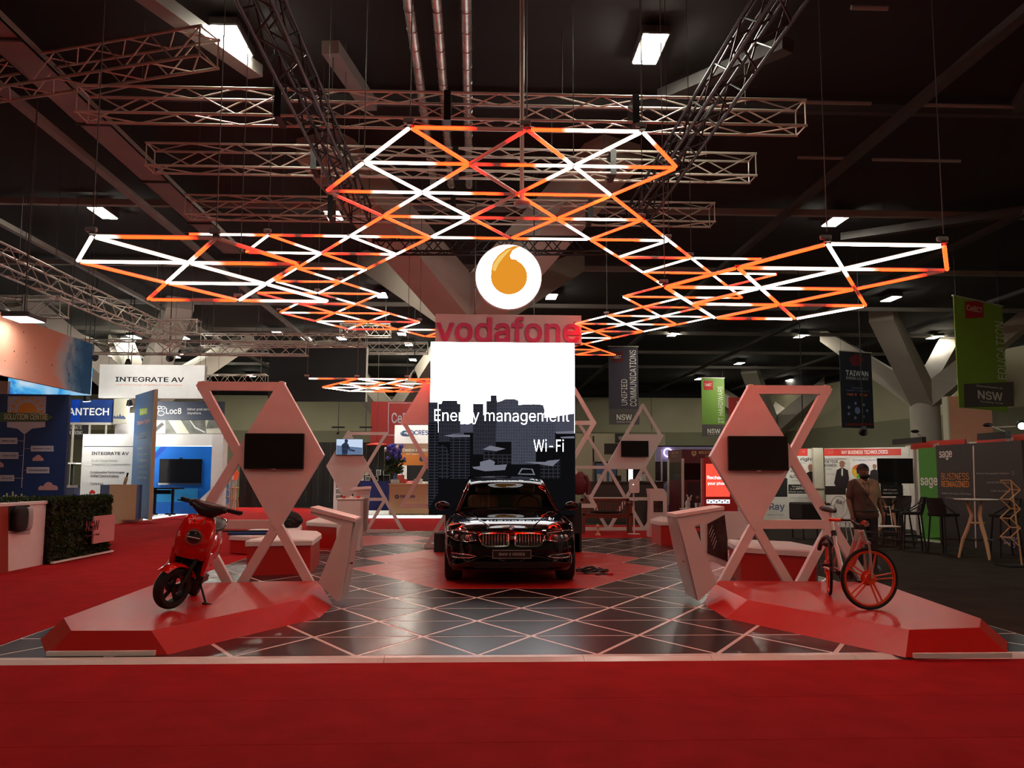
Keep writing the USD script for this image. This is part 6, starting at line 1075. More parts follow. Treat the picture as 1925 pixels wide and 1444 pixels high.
for k, (x0, x1, y0, y1, m) in enumerate(((682, 693, 883, 894, 'photo_cream'), (695, 705, 883, 894, 'black_matte'), (707, 716, 883, 894, 'photo_grey'), (720, 731, 883, 894, 'black_matte'), (678, 684, 894, 904, 'white_panel'), (686, 696, 895, 904, 'photo_grey'), (700, 711, 895, 904, 'black_matte'))):
    Y = 42.8; q = rect(x0, y0, x1, y1, Y); t = Thing('picture_frame', ('pale picture, first from the left of the upper row', 'dark picture, second from the left of the upper row', 'grey picture, third of the upper row', 'dark picture at the right end of the upper row', 'narrow white picture of the lower row', 'grey picture of the lower row', 'dark picture of the lower row')[k] + ' above the blue cloth table', 'picture', ((q[0] + q[1]) / 2, Y, q[2])); t.add('frame', bx(q[0], q[1], Y, Y + .22, q[2], q[3]), 'white_panel'); t.add('print', bx(q[0] + .03, q[1] - .03, Y - .01, Y, q[2] + .03, q[3] - .03), m)
# ---- bag and folded gear on the bench side
c = gp(547, 992, .34); bg = Thing('black_bag', 'crumpled black bag lying on the bench behind the left frame', 'bag', (c[0], c[1], .34)); v = trimesh.creation.icosphere(4, 1.0); w = v.vertices * (.25, .2, .19); w *= (0.82 + .4 * meshkit.fbm(v.vertices * 2.2, 3, 4))[:, None]; w[:, 2] = np.maximum(w[:, 2], -.15) + .15
bg.add('body', trimesh.Trimesh(w + (c[0], c[1], .342), v.faces, process=False), 'black_fabric', smooth=True); bg.add('strap', tube([(c[0] + .1 * math.cos(q), c[1] - .2, .46 + .07 * math.sin(q)) for q in np.linspace(0, math.pi, 10)], .012, 6), 'black_plastic')
bench('low red bench with a dark blue cover, behind the left platform frame', [tuple(gp(x, y, .36)[:2]) for x, y in ((430, 1004), (470, 1006), (566, 1000), (568, 985), (500, 985))], 0, .34)
a0, a1 = gp(428, 1003, .37), gp(575, 998, .37); fg = Thing('folded_trolley', 'folded dark blue gear lying on the low bench behind the left frame', 'gear', ((a0[0] + a1[0]) / 2, a0[1], .345)); fg.add('bundle', bx(a0[0], a1[0] - .1, a0[1] - .05, a0[1] + .3, .345, .40, .02), 'blue_navy'); fg.add('rail', rod((a0[0] - .1, a0[1], .415), (a1[0] - .2, a0[1] + .05, .415), .015, 6), 'black_metal')

# ================================================================== hanging banners on the right
def banner(label, xa, Ya, xb, Yb, yt, yb, m, ref='a'):
    p = pan('hanging_banner', label, 'banner', xa, Ya, xb, Yb, yt, yb, 0.02, m, ref=ref); p.T.add('top_bar', bx(-.03, p.L + .03, -.02, .04, p.z1, p.z1 + .04), 'aluminium'); hang(p, (.06, .94)); return p
p_ = banner('tall bright green hanging banner with vertical lettering at the right', 1805, 23.2, 1897, 24.6, 557, 766, 'banner_green_dark', 'a')
p_.shape('foot_panel', [(1812, 722), (1905, 718), (1906, 764), (1813, 766)], 'banner_grey', 1, 'grey foot panel'); q = p_.shape('emblem', [(1814, 567), (1848, 565), (1849, 597), (1815, 599)], 'logo_red', 1, 'red square emblem'); p_.text('CeBIT', 1817, 576, 1846, 586, 'banner_text', parent=q, k=2); p_.vtext('EDUCATION', 1873, 604, 1889, 712, 'banner_text'); p_.text('NSW', 1838, 736, 1884, 752, 'banner_text', bold=True, k=2); p_.text('Department of', 1836, 726, 1884, 730, 'banner_text', k=2); p_.text('Sydney First', 1842, 755, 1885, 759, 'banner_text', k=2)
p_ = banner('smaller pale green hanging banner with vertical lettering', 1320, 52.0, 1363.5, 52.0, 711, 820, 'banner_green')
p_.rect('foot_panel', 1320, 798, 1364, 820, 'banner_grey', 1, 'grey foot panel'); q = p_.rect('emblem', 1323, 716, 1340, 733, 'logo_red', 1, 'red square emblem'); p_.text('CeBIT', 1325, 721, 1338, 726, 'banner_text', parent=q, k=2); p_.vtext('IT HARDWARE', 1350, 726, 1359, 795, 'banner_text'); p_.text('NSW', 1330, 806, 1354, 815, 'banner_text', bold=True, k=2); p_.text('Sydney First', 1331, 816.5, 1354, 818.5, 'banner_text', k=2)
p_ = banner('dim purple-grey hanging banner with two lines of vertical lettering', 1145, 41.0, 1201, 41.0, 652, 798, 'banner_purple')
p_.rect('foot_panel', 1145, 769, 1202, 798, 'banner_grey', 1, 'grey foot panel'); p_.rect('emblem', 1150, 661, 1171, 681, 'maroon', 1); p_.vtext('UNIFIED', 1168, 713, 1179, 762, 'banner_text'); p_.vtext('COMMUNICATIONS', 1184, 658, 1196, 764, 'banner_text'); p_.text('NSW', 1159, 779, 1188, 790, 'banner_text', bold=True, k=2); p_.text('Sydney First', 1159, 792, 1186, 795, 'banner_text', k=2); p_.text('CeBIT', 1153, 668, 1168, 674, 'banner_text', k=2)
p_ = banner('dark navy hanging banner with two lines of capitals and a ring of dots', 1583, 36.0, 1643, 36.6, 660, 804, 'banner_navy')
p_.blob('emblem', [(1602, 676, 5), (1610, 673, 6), (1618, 676, 5), (1606, 682, 5), (1614, 682, 5)], 'maroon', 1); p_.text('TAIWAN', 1590, 697, 1632, 707, 'grey_text', bold=True); p_.text('EXCELLENCE', 1591, 709, 1632, 714, 'grey_text'); p_.text('See More', 1601, 728, 1622, 731, 'navy_side'); p_.text('Taiwan Products in', 1590, 733, 1634, 736, 'navy_side'); p_.text('Hall 3   D16', 1592, 740, 1630, 744, 'orange_text')
for k in range(7): a = k * .9; p_.blob('dot', [(1612 + 18 * math.cos(a), 772 + 14 * math.sin(a), 2.2)], 'navy_side')
p_.blob('dot', [(1612, 772, 5)], 'navy_side'); p_.rect('lower_band', 1588, 796, 1643, 800, 'maroon', 1)
p_ = pan('show_wall', 'dark red hanging wall panel left of the right display frame top', 'wall', 1371, 60.0, 1404, 60.0, 747, 800, .1, 'cebit_red'); hang(p_, (.1, .9))

# ================================================================== counter and furniture behind the car, right
p_ = pan('long_counter', 'long dark grey bar counter behind the back right frame', 'counter', 1098, 29.0, 1246, 29.0, 908, 996, 0.8, 'counter_grey', floor=True); p_.T.add('worktop', bx(-.05, p_.L + .05, -.06, .85, p_.z1, p_.z1 + .05), 'counter_grey')
p_ = pan('booth_wall', 'olive partition behind the long bar counter', 'booth wall', 1076, 33.0, 1250, 33.0, 815, 990, 0.1, 'wall_olive', floor=True); p_.rect('joint', 1114, 820, 1117, 905, 'brown_dark', 1); p_.rect('lit_doorway', 1181, 872, 1190, 905, 'door_light', 1, 'bright lit doorway'); p_.rect('dark_opening', 1190, 872, 1209, 905, 'black_matte', 1); p_.rect('dark_frame', 1178, 862, 1181, 908, 'black_matte', 1); p_.rect('wall_sign', 1136, 834, 1162, 854, 'brown_dark', 1); p_.rect('wall_sign', 1156, 815, 1180, 833, 'sage_dark', 1); p_.text('NSW', 1163, 820, 1176, 827, 'banner_text', k=2)
fr_ = Thing('drinks_fridge', 'glass-fronted drinks fridge on the bar counter behind the back right frame', 'fridge', (at(1140, 905, 29.3)[0], 29.3, 0)); a = rect(1118, 868, 1160, 908, 29.3); fr_.add('case', bx(a[0], a[1], 29.3, 29.75, a[2], a[3]), 'brown_dark'); fr_.add('glass_front', bx(a[0] + .04, a[1] - .04, 29.27, 29.3, a[2] + .03, a[3] - .06), 'water_blue')
for k in range(3): fr_.add('bottle_row', bx(a[0] + .08 + .2 * k, a[0] + .2 + .2 * k, 29.26, 29.28, a[2] + .05, a[2] + .3 + .08 * (k % 2)), 'photo_cream')
for k, (x0, x1, y0, m, lb) in enumerate(((1152, 1168, 896, 'brown_dark', 'dark coffee machine on the bar counter'), (1205, 1214, 893, 'white_panel', 'white box on the bar counter beside the doorway'), (1236, 1245, 906, 'white_panel', 'stack of white papers at the right end of the bar counter'))):
    a = rect(x0, y0, x1, 908, 29.2); solo('counter_item', lb, ('machine', 'box', 'papers')[k], bx(a[0], a[1], 29.2, 29.5, a[2] + .055, a[3] + .03, .015), m)
wb_ = Thing('wooden_bench', 'slatted wooden garden bench in front of the back right frame', 'bench', (at(1142, 1000, 22.9)[0], 22.9, FLOOR)); a = rect(1095, 944, 1188, 1000, 22.9); L0, L1 = a[0], a[1]; zs = at(1142, 967, 22.9)[2]; ztop = at(1142, 938, 23.3)[2]
for k in range(18): x = L0 + .08 + (L1 - L0 - .16) * k / 17; wb_.add('back_slat', bx(x - .016, x + .016, 23.32, 23.35, zs + .03, ztop - .04), 'bench_wood')
wb_.add('top_rail', bx(L0, L1, 23.30, 23.37, ztop - .06, ztop + .01, .01), 'bench_wood')
for k in range(4): wb_.add('seat_slat', bx(L0, L1, 22.88 + k * .11, 22.97 + k * .11, zs - .02, zs + .015), 'bench_wood')
wb_.add('apron', bx(L0 + .05, L1 - .05, 22.9, 22.93, zs - .10, zs - .02), 'bench_wood')
for x in (L0, L1 - .07):
    wb_.add('leg', bx(x, x + .07, 22.88, 22.95, 0.002, zs + .26), 'bench_wood'); wb_.add('leg', bx(x, x + .07, 23.30, 23.37, 0.002, ztop), 'bench_wood'); wb_.add('armrest', bx(x - .01, x + .08, 22.84, 23.34, zs + .26, zs + .30, .01), 'bench_wood')
c = at(1140, 967, 23.0); solo('dark_coat', 'dark coat lying on the seat of the wooden bench', 'coat', ball((c[0], 23.06, zs + .055), 1, 2, (.42, .12, .045)), 'black_fabric', smooth=True)
c = at(1124, 997, 22.3); solo('wooden_figure', 'small pale wooden figure standing on the floor under the bench', 'figure', lathe([(.001, 0), (.07, 0), (.06, .04), (.03, .06), (.04, .14), (.02, .17), (.05, .21), (.035, .27), (.001, .28)], 12, (c[0], 22.3, .002)), 'carton_tan', smooth=40)
c = at(1193, 1000, 22.6); ss = Thing('dispenser_stand', 'white dispenser box on a slim pole beside the wooden bench', 'dispenser', (c[0], 22.6, 0)); a = rect(1184, 901, 1202, 927, 22.6); ss.add('pole', rod((c[0], 22.68, 0.002), (c[0], 22.68, a[2]), .022, 10), 'white_laminate'); ss.add('base', lathe([(.001, .002), (.16, .002), (.15, .02), (.001, .025)], 20, (c[0], 22.68, 0)), 'white_laminate')
ss.add('box', prism(rounded(*a, .05), 22.6, 22.75), 'white_laminate'); ss.add('lamp', ball((c[0] - .02, 22.59, (a[2] + a[3]) / 2 + .04), .014, 1), 'led_edge'); ss.add('tray', bx(c[0] - .05, c[0] + .08, 22.55, 22.75, a[2] - .2, a[2] - .18), 'white_laminate')
ki = Thing('info_kiosk', 'white chamfered kiosk with a small dark picture left of the small red bench', 'kiosk', (at(1238, 990, 21.6)[0], 21.6, 0)); P = [at(x, y, 21.6) for x, y in ((1219, 919), (1247, 919), (1254, 927), (1254, 985), (1253, 1012), (1220, 1012), (1222, 940))]; ki.add('body', prism(Polygon([(q[0], max(q[2], .002)) for q in P]), 21.6, 21.9), 'white_laminate'); a = rect(1229, 942, 1246, 963, 21.58); ki.add('picture', bx(a[0], a[1], 21.58, 21.6, a[2], a[3]), 'photo_dark')
c = at(1090, 928, 18.2); rj = Thing('red_jacket', 'dark red jacket hanging on the tower frame right of the big screen', 'jacket', c); v = trimesh.creation.icosphere(3, 1.0); w = v.vertices * (.17, .06, .24) * (0.85 + .3 * meshkit.fbm(v.vertices * 2, 3, 8))[:, None]; rj.add('body', trimesh.Trimesh(w + c + (0, 0, .2), v.faces, process=False), 'maroon', smooth=True); rj.add('sleeve', tube([c + (.1, 0, .36), c + (.18, .02, .2), c + (.17, 0, -.02)], [.06, .055, .045], 8), 'maroon', smooth=60); rj.add('hanger', tube([c + (-.12, 0, .36), c + (0, 0, .44), c + (.12, 0, .36)], .01, 5), 'chrome')

# ================================================================== maroon kiosk and lightbox
p_ = pan('booth_wall', 'lilac-lit partition behind the maroon booth', 'booth wall', 1232, 30.5, 1400, 30.5, 838, 990, .1, 'lilac', floor=True); p_.rect('top_edge', 1232, 838, 1400, 840, 'black_matte', 1); p_.rect('panel_joint', 1242, 845, 1245, 960, 'aluminium', 1); p_.rect('dark_panel', 1232, 868, 1242, 905, 'maroon_dark', 1); p_.rect('dark_panel', 1246, 868, 1257, 905, 'brown_dark', 1)  # purple lamp light on this wall is put into its lilac colour
c = p_.at(1255, 851); p_.T.add('ring_lamp', tube([(c[0] + .14 * math.cos(q), -.05, c[1] + .14 * math.sin(q)) for q in np.arange(24) * math.pi / 12], .02, 8, True), 'ring_glow', label='glowing violet ring lamp')
wk = pan('maroon_booth', 'maroon booth with crest lettering on its header and two dark screens', 'booth', 1281, 27.3, 1382, 27.3, 845, 990, .26, 'maroon', floor=True)
wk.rect('dark_bay', 1286, 871, 1317, 902, 'tv_glass', 2, 'dark screen'); wk.rect('lower_bay', 1292, 906, 1317, 955, 'maroon_dark', 1); wk.text('WESTERN SYDNEY', 1313, 848, 1378, 854, 'gold_metal', bold=True); wk.text('UNIVERSITY', 1326, 856, 1358, 860.5, 'gold_metal')
wk.shape('crest', [(1300, 848), (1309, 848), (1309, 854), (1304.5, 858.5), (1300, 854)], 'gold_metal', 1); wk.text('W', 1301.5, 849, 1307.5, 854, 'maroon', k=2, bold=True); wk.rect('post', 1281, 862, 1286, 960, 'aluminium', 3); wk.rect('post', 1317, 862, 1322, 960, 'aluminium', 3); wk.text('W', 1308, 932, 1314, 938, 'gold_metal', k=2)
w2 = pan('kiosk_wing', 'slanting side of the maroon booth with small lettering', 'booth', 1255, 28.6, 1281, 27.3, 845, 985, .08, 'maroon', ref='b', floor=True); w2.shape('dark_bay', [(1259, 870), (1279, 869), (1279, 902), (1259, 902)], 'tv_glass', 2, 'dark screen'); w2.shape('post', [(1255, 864), (1258.5, 863.5), (1258.5, 950), (1255, 950)], 'aluminium', 3); w2.text('WESTERN', 1263, 849, 1275, 854, 'gold_metal'); w2.text('SYD', 1265, 856, 1272, 859, 'gold_metal')
rb = pan('lightbox', 'glowing red lightbox sign about recharging beside the maroon booth', 'sign', 1321, 26.0, 1383, 26.0, 861, 985, .25, 'logo_red', floor=True); rb.rect('display', 1327, 872, 1372, 934, 'recharge_red', 1, 'bright red display'); rb.text('Recharge', 1329, 894.5, 1367, 903, 'led_edge', bold=True, k=2); rb.text('your phone.', 1330, 906, 1370, 913, 'led_edge', bold=True, k=2); rb.rect('logo_strip', 1328, 939, 1372, 947, 'strip_white', 1, 'white strip of small logos')
for k in range(8): rb.rect('small_logo', 1330 + 5.2 * k, 940.5 + (k % 2) * 2.5, 1333 + 5.2 * k, 942.5 + (k % 2) * 2.5, 'navy_side', 2)
cn = Thing('white_counter', 'white counter with figurines in front of the maroon booth', 'counter', (at(1300, 970, 26.6)[0], 26.6, FLOOR)); a = rect(1286, 956, 1328, 1003, 26.6); cn.add('body', bx(a[0], a[1], 26.6, 27.0, FLOOR, a[3] - .03), 'white_panel'); cn.add('top', bx(a[0] - .03, a[1] + .03, 26.57, 27.03, a[3] - .03, a[3]), 'white_panel')
for k, (x, h, lb) in enumerate(((1293, .32, 'white rabbit-eared figurine on the white counter'), (1309, .16, 'small white cups on the white counter'))):
    q = at(x, 956, 26.75); q[2] = a[3]; solo('figurine', lb, 'figurine', [ball(q + (0, 0, h * .4), h * .3, 2, (.8, .7, 1.3)), ball(q + (.05, 0, h * .85), h * .2, 2), rod(q + (.02, 0, h * .95), q + (-.02, 0, h * 1.3), .025, 6), rod(q + (.08, 0, h * .95), q + (.13, 0, h * 1.25), .025, 6), lathe([(.001, 0), (h * .3, 0), (h * .2, h * .15), (.001, h * .2)], 10, q)] if k == 0 else [lathe([(.001, 0), (.04, 0), (.05, h), (.001, h)], 10, q + (.12 * j, 0, 0)) for j in range(3)], 'white_panel', smooth=40)

# ================================================================== shell-scheme booths on the right
rw = pan('booth_wall', 'white shell-scheme booth wall with consulting posters behind the man', 'booth wall', 1372, 27.6, 1538, 27.6, 843, 990, .06, 'poster_white', floor=True)
rw.rect('fascia', 1372, 843.5, 1518, 857, 'fascia_red', 2, 'red fascia board'); rw.text('118', 1508, 847, 1513, 851, 'pink_print', k=3)
rw.text('You are right!', 1460, 860, 1531, 868, 'dark_text', bold=True); rw.text('contact us', 1499, 868, 1514, 872, 'grey_text'); rw.text('NJTC', 1485, 893, 1500, 899, 'dark_text', bold=True); rw.text('WARIC', 1486, 884, 1497, 888, 'dark_text'); rw.text('certified', 1489, 902, 1505, 905, 'grey_text')
rw.rect('text_block', 1482, 911, 1525, 928, 'poster_black', 1, 'black text block')
for k, s in enumerate(('The Industry of', 'IT Growth Company', 'Software quality consult')): rw.text(s, 1488 - 3 * k, 913 + 5 * k, 1520 + k, 917 + 5 * k, 'poster_white', k=2)
rw.shape('text_block', [(1476, 898), (1480, 900), (1480, 934), (1455, 934)], 'poster_black', 1); rw.text('SAP | CRM | Others | ERP', 1486, 934, 1535, 938, 'grey_text'); rw.text('Ray', 1446, 946, 1475, 962, 'navy_side', bold=True); rw.text('Infotech & Company', 1442, 966, 1474, 970, 'grey_text'); rw.text('consulting group', 1375, 958, 1400, 963, 'navy_side')
rw.text('Cloud Computing', 1486, 962, 1510, 966, 'grey_text')
for k in range(4): rw.rect('logo_mark', 1490 + k, 946 + 3.5 * k, 1505 - k, 948 + 3.5 * k, 'dark_text', 1)
def printed_person(P, x, y, s, m='print_suit', skin='print_skin'):
    q = P.blob('printed_figure', [(x, y, 5.2 * s), (x, y + 4 * s, 4.6 * s)], skin, 2); P.shape('printed_body', [(x - 3 * s, y + 9 * s), (x + 3 * s, y + 9 * s), (x + 11 * s, y + 13 * s), (x + 13 * s, y + 28 * s), (x + 11 * s, y + 47 * s), (x - 9 * s, y + 47 * s), (x - 15 * s, y + 38 * s), (x - 10 * s, y + 13 * s)], m, 2, parent=q); return q
printed_person(rw, 1524, 878, 0.95)
sp2 = Thing('shell_post', 'pale square shell-scheme post between the two consulting booths', 'post', (at(1541, 900, 27.4)[0], 27.4, FLOOR)); a = rect(1534.5, 842, 1547, 1000, 27.4); sp2.add('shaft', bx(a[0], a[1], 27.4, 27.55, FLOOR, a[3]), 'photo_cream'); sp2.add('rail', bx(a[0] - .6, a[1] + 1.6, 27.36, 27.4, at(1541, 919, 27.4)[2], at(1541, 917, 27.4)[2]), 'aluminium')
rw = pan('booth_wall', 'white shell-scheme booth wall with suited figures, under the red technology fascia', 'booth wall', 1548, 26.6, 1706, 25.2, 843, 1000, .06, 'poster_white', floor=True)
rw.shape('fascia', [(1549, 844), (1694, 843.5), (1694, 856), (1549, 857)], 'fascia_red', 3, 'red fascia board'); rw.text('119', 1557, 847, 1566, 853, 'pink_print', k=4); rw.text('RAY BUSINESS TECHNOLOGIES', 1582, 846.5, 1669, 853.5, 'white_text', bold=True, k=4); rw.text('Services & Solutions', 1550, 861, 1591, 864.5, 'dark_text'); rw.text('FOR YOUR', 1549, 865, 1575, 871, 'dark_text', bold=True); rw.text('BUSINESS', 1549, 872.5, 1573, 877.5, 'dark_text', bold=True); rw.text('Think global', 1549, 880, 1564, 884, 'grey_text'); rw.text('Build your strategy', 1549, 890, 1570, 893, 'grey_text')
printed_person(rw, 1583, 871, 1.0); rw.shape('printed_tie', [(1582, 881), (1584.5, 881), (1585, 892), (1583, 896), (1581.5, 892)], 'poster_white', 3)
rw.rect('text_block', 1551, 914, 1590, 930, 'poster_black', 1, 'black text block'); rw.rect('text_block', 1658, 930, 1697, 932.5, 'poster_black', 1); rw.rect('text_block', 1690, 938, 1717, 941, 'poster_black', 1)
q = rw.rect('poster', 1598, 862, 1652, 900, 'white_panel', 1, 'white poster with a coloured wheel'); rw.text('4D Delivery Model', 1602, 863, 1647, 867.5, 'navy_side', k=2, parent=q)
for k, m in enumerate(('wheel_green', 'wheel_yellow', 'wheel_orange', 'blue_light')):
    a0 = k * math.pi / 2 + .4; rw.shape('wheel_sector', [(1615 + 14 * math.cos(t_), 886 + 13 * math.sin(t_)) for t_ in np.linspace(a0, a0 + math.pi / 2, 8)] + [(1615 + 6 * math.cos(t_), 886 + 6 * math.sin(t_)) for t_ in np.linspace(a0 + math.pi / 2, a0, 8)], m, 3, parent=q)
printed_person(rw, 1644, 876, .72); rw.text('Ray', 1573, 940, 1588, 950, 'dark_text', bold=True); rw.text('ERP | Portals | Cloud', 1661, 918, 1700, 922, 'dark_text')
spot('bright spotlight on the fascia of the technology booth', (at(1606, 836, 25.2)[0], 24.6, 2.75), (at(1606, 860, 26)[0], 26.2, 1.7), m='spot_weak'); spot('spotlight over the left consulting booth', (at(1500, 836, 26.8)[0], 26.4, 2.8), (at(1500, 880, 27)[0], 27.6, 1.6), m='spot_weak')
t, a = tv('black television on a dark stand in the technology booth', 1651, 862, 1716, 909, 22.6); t.add('stand', bx(a[0] + .1, a[1] - .3, 22.65, 22.7, FLOOR, a[2]), 'poster_black'); t.add('stand_foot', bx(a[0], a[1] - .1, 22.4, 22.9, FLOOR, FLOOR + .04), 'black_metal'); s_ = rect(1657, 912, 1697, 931, 22.6); t.add('stand_sign', bx(s_[0], s_[1], 22.6, 22.64, s_[2], s_[3]), 'poster_black'); t.add('lettering', [ptxt('ERP | Portals', 1661, 919, 1686, 923, 22.598), ptxt('Big Data | IoT', 1660, 925, 1688, 929, 22.598)], 'white_text')
# dark table and white chairs
dt = Thing('draped_table', 'square table under a black cloth in the consulting booth', 'table', (at(1538, 965, 21)[0], 21, FLOOR)); a = rect(1509, 946, 1563, 1000, 21.0); dt.add('cloth', bx(a[0], a[1], 21.0, 21.9, FLOOR + .45, a[3], .03), 'black_fabric')
for x in (a[0] + .05, a[1] - .05):
    for y in (21.08, 21.82): dt.add('leg', rod((x, y, FLOOR), (x, y, a[3] - .1), .018, 6), 'black_metal')
wc = Thing('white_chair', 'white wire-backed chair behind the man', 'chair', (at(1583, 980, 20.6)[0], 20.6, FLOOR)); c = at(1583, 955, 20.6); zc_ = .46 + FLOOR
wc.add('seat', lathe([(.001, zc_ - .02), (.2, zc_ - .02), (.21, zc_), (.001, zc_ + .01)], 20, (c[0], 20.6, 0)), 'white_panel', smooth=40); wc.add('backrest', [tube([(c[0] + .2 * math.cos(q), 20.78, zc_ + .34 + .26 * math.sin(q)) for q in np.arange(24) * math.pi / 12], .014, 6, True), tube([(c[0] + .12 * math.cos(q), 20.78, zc_ + .34 + .18 * math.sin(q)) for q in np.arange(20) * math.pi / 10], .01, 5, True)], 'white_panel')
for k in range(4): q = np.array([math.cos(k * math.pi / 2 + .78), math.sin(k * math.pi / 2 + .78)]); wc.add('leg', rod((c[0] + .15 * q[0], 20.6 + .15 * q[1], zc_), (c[0] + .24 * q[0], 20.6 + .24 * q[1], FLOOR), .013, 6), 'white_panel')
wc.add('back_post', [rod((c[0] + s * .1, 20.75, zc_), (c[0] + s * .1, 20.78, zc_ + .14), .012, 6) for s in (-1, 1)], 'white_panel')
# ---- accounting booth: green panel, pop-up wall, red fascias
gpn = pan('booth_wall', 'bright green panel with white lettering left of the dark pop-up wall', 'booth wall', 1724, 20.9, 1772, 19.9, 843, 1018, .05, 'sage_green', floor=True); gpn.text('sage', 1731, 898, 1763, 918, 'white_text', bold=True); gpn.T.add('foot', bx(0, gpn.L, -.12, .1, FLOOR, FLOOR + .03), 'aluminium')
wt = pan('booth_wall', 'plain white panel between the technology booth and the green panel', 'booth wall', 1704, 25.4, 1728, 23.4, 843, 1000, .05, 'poster_white', floor=True)
pw = pan('popup_wall', 'dark pop-up exhibition wall with gold capitals and white lettering', 'display wall', 1757, 19.6, 1918, 16.6, 838, 1020, .3, 'sage_dark', ref='a', floor=True)
pw.text('sage', 1766, 848, 1790, 865, 'white_text', bold=True); pw.text('BUSINESS', 1770, 889, 1822, 902, 'sage_gold'); pw.text('REIMAGINED', 1770, 904, 1822, 916, 'sage_gold', bold=True); pw.text('Smart technology of the future', 1771, 926, 1826, 931, 'grey_text'); pw.text('for businesses of today', 1778, 935, 1822, 939, 'grey_text')
for s, x0, x1, y in (('Business Management Solutions', 1836, 1897, 888), ('Payroll & HR Solutions', 1855, 1897, 905), ('Online Accounting', 1863, 1898, 921)): pw.text(s, x0, y, x1, y + 5, 'grey_text')
pw.shape('seam', [(1828.5, 838), (1831, 838), (1836, 1030), (1833.5, 1030)], 'aluminium', 1); pw.text('sage', 1887, 1009, 1917, 1030, 'lilac', bold=True)
for k in range(8): a = k * math.pi / 4; x, y = 1904, 890; pw.shape('star_ray', [(x + 1.5 * math.cos(a), y + 1.5 * math.sin(a)), (x + 4 * math.cos(a - .1), y + 4 * math.sin(a - .1)), (x + 4 * math.cos(a + .1), y + 4 * math.sin(a + .1))], 'grey_text', 1)
for (lb, xa, Ya, xb, Yb, yt, yb, n1, x0, x1) in (('red fascia board over the green panel', 1710, 22.5, 1812, 20.7, 831, 845, '117', 1754, 1766), ('red fascia board over the right half of the dark pop-up wall', 1834, 19.4, 1960, 17.0, 823, 837, '117', 1891, 1906)):
    f_ = pan('fascia_board', lb, 'sign', xa, Ya, xb, Yb, yt, yb, .05, 'fascia_red'); m_ = (yt + yb) / 2; f_.text('SAGE', x0, m_ - (4.5 if xa < 1800 else 7), x1, m_ + (2.5 if xa < 1800 else 1), 'white_text', bold=True); f_.T.add('post', bx(.0, .06, .06, .12, FLOOR, f_.z1), 'aluminium'); f_.T.add('post', bx(f_.L - .06, f_.L, .06, .12, FLOOR, f_.z1), 'aluminium')
fb = pan('booth_wall', 'pale booth wall behind the red fascia boards', 'booth wall', 1700, 25.8, 1960, 20.4, 838, 1000, .05, 'photo_cream', floor=True)
pb = pan('peach_panel', 'large plain peach panel standing above the red fascia boards', 'panel', 1783, 27.0, 1866, 27.0, 745, 842, .3, 'salmon'); pb.T.add('post', bx(.2, .3, .05, .15, FLOOR, pb.z0), 'aluminium'); pb.T.add('post', bx(pb.L - .3, pb.L - .2, .05, .15, FLOOR, pb.z0), 'aluminium'); pb.T.add('edge_light', bx(-.01, .04, -.01, .3, pb.z0, pb.z1), 'photo_cream')
for k, (x, y, Y, x2, y2, lb) in enumerate(((1857, 799, 17.6, 1893, 813, 'dark arm lamp over the red fascia at the right'), (1720, 811, 21.2, 1735, 823, 'dark arm lamp over the fascia of the green panel'))):
    p, q = at(x, y, Y), at(x2, y2, Y); al = Thing('arm_lamp', lb, 'lamp', q); al.add('arm', rod(p, q, .012, 6), 'aluminium'); al.add('head', ball(p, .07, 2, (1.5, .8, .6)), 'black_metal'); al.add('clamp', bx(q[0] - .05, q[0] + .05, Y - .05, Y + (1.0 if k == 0 else 1.5), q[2] - .12, q[2] + .02), 'black_metal')
c = at(1921, 801, 17.2); al = Thing('arm_lamp', 'bright arm lamp at the right edge above the red fascia', 'lamp', c); glow('bulb_white', (.9, 1.0, .95), 40.0); al.add('bulb', ball(c, .07, 2), 'bulb_white'); al.add('head', ball(c + (.02, .06, .03), .09, 2), 'black_metal'); al.add('arm', rod(c + (0, .1, 0), (c[0] - .3, c[1] + .4, 2.5), .012, 6), 'aluminium')
# ---- brochure zigzag rack
zr = Thing('zigzag_rack', 'folding zigzag brochure rack at the right edge', 'rack', (at(1915, 1040, 14.6)[0], 14.6, FLOOR)); zz = [at(1918 if k % 2 else 1899, 903 + 18 * k, 14.6) for k in range(8)]
for k in range(7):
    zr.add('edge_rod', rod(zz[k] + (0, .28, 0), zz[k + 1] + (0, .28, 0), .012, 6), 'gold_metal'); zr.add('cross_rod', rod(zz[k], zz[k] + (0, .28, 0), .010, 6), 'gold_metal'); zr.add('edge_rod', rod(zz[k], zz[k + 1], .012, 6), 'gold_metal')
zr.add('foot', bx(zz[7][0] - .25, zz[7][0] + .3, 14.5, 14.95, FLOOR, FLOOR + .03), 'black_metal'); zr.add('upright', rod((zz[7][0] + .1, 14.74, FLOOR), (zz[0][0] + .1, 14.74, zz[0][2]), .014, 6), 'gold_metal')
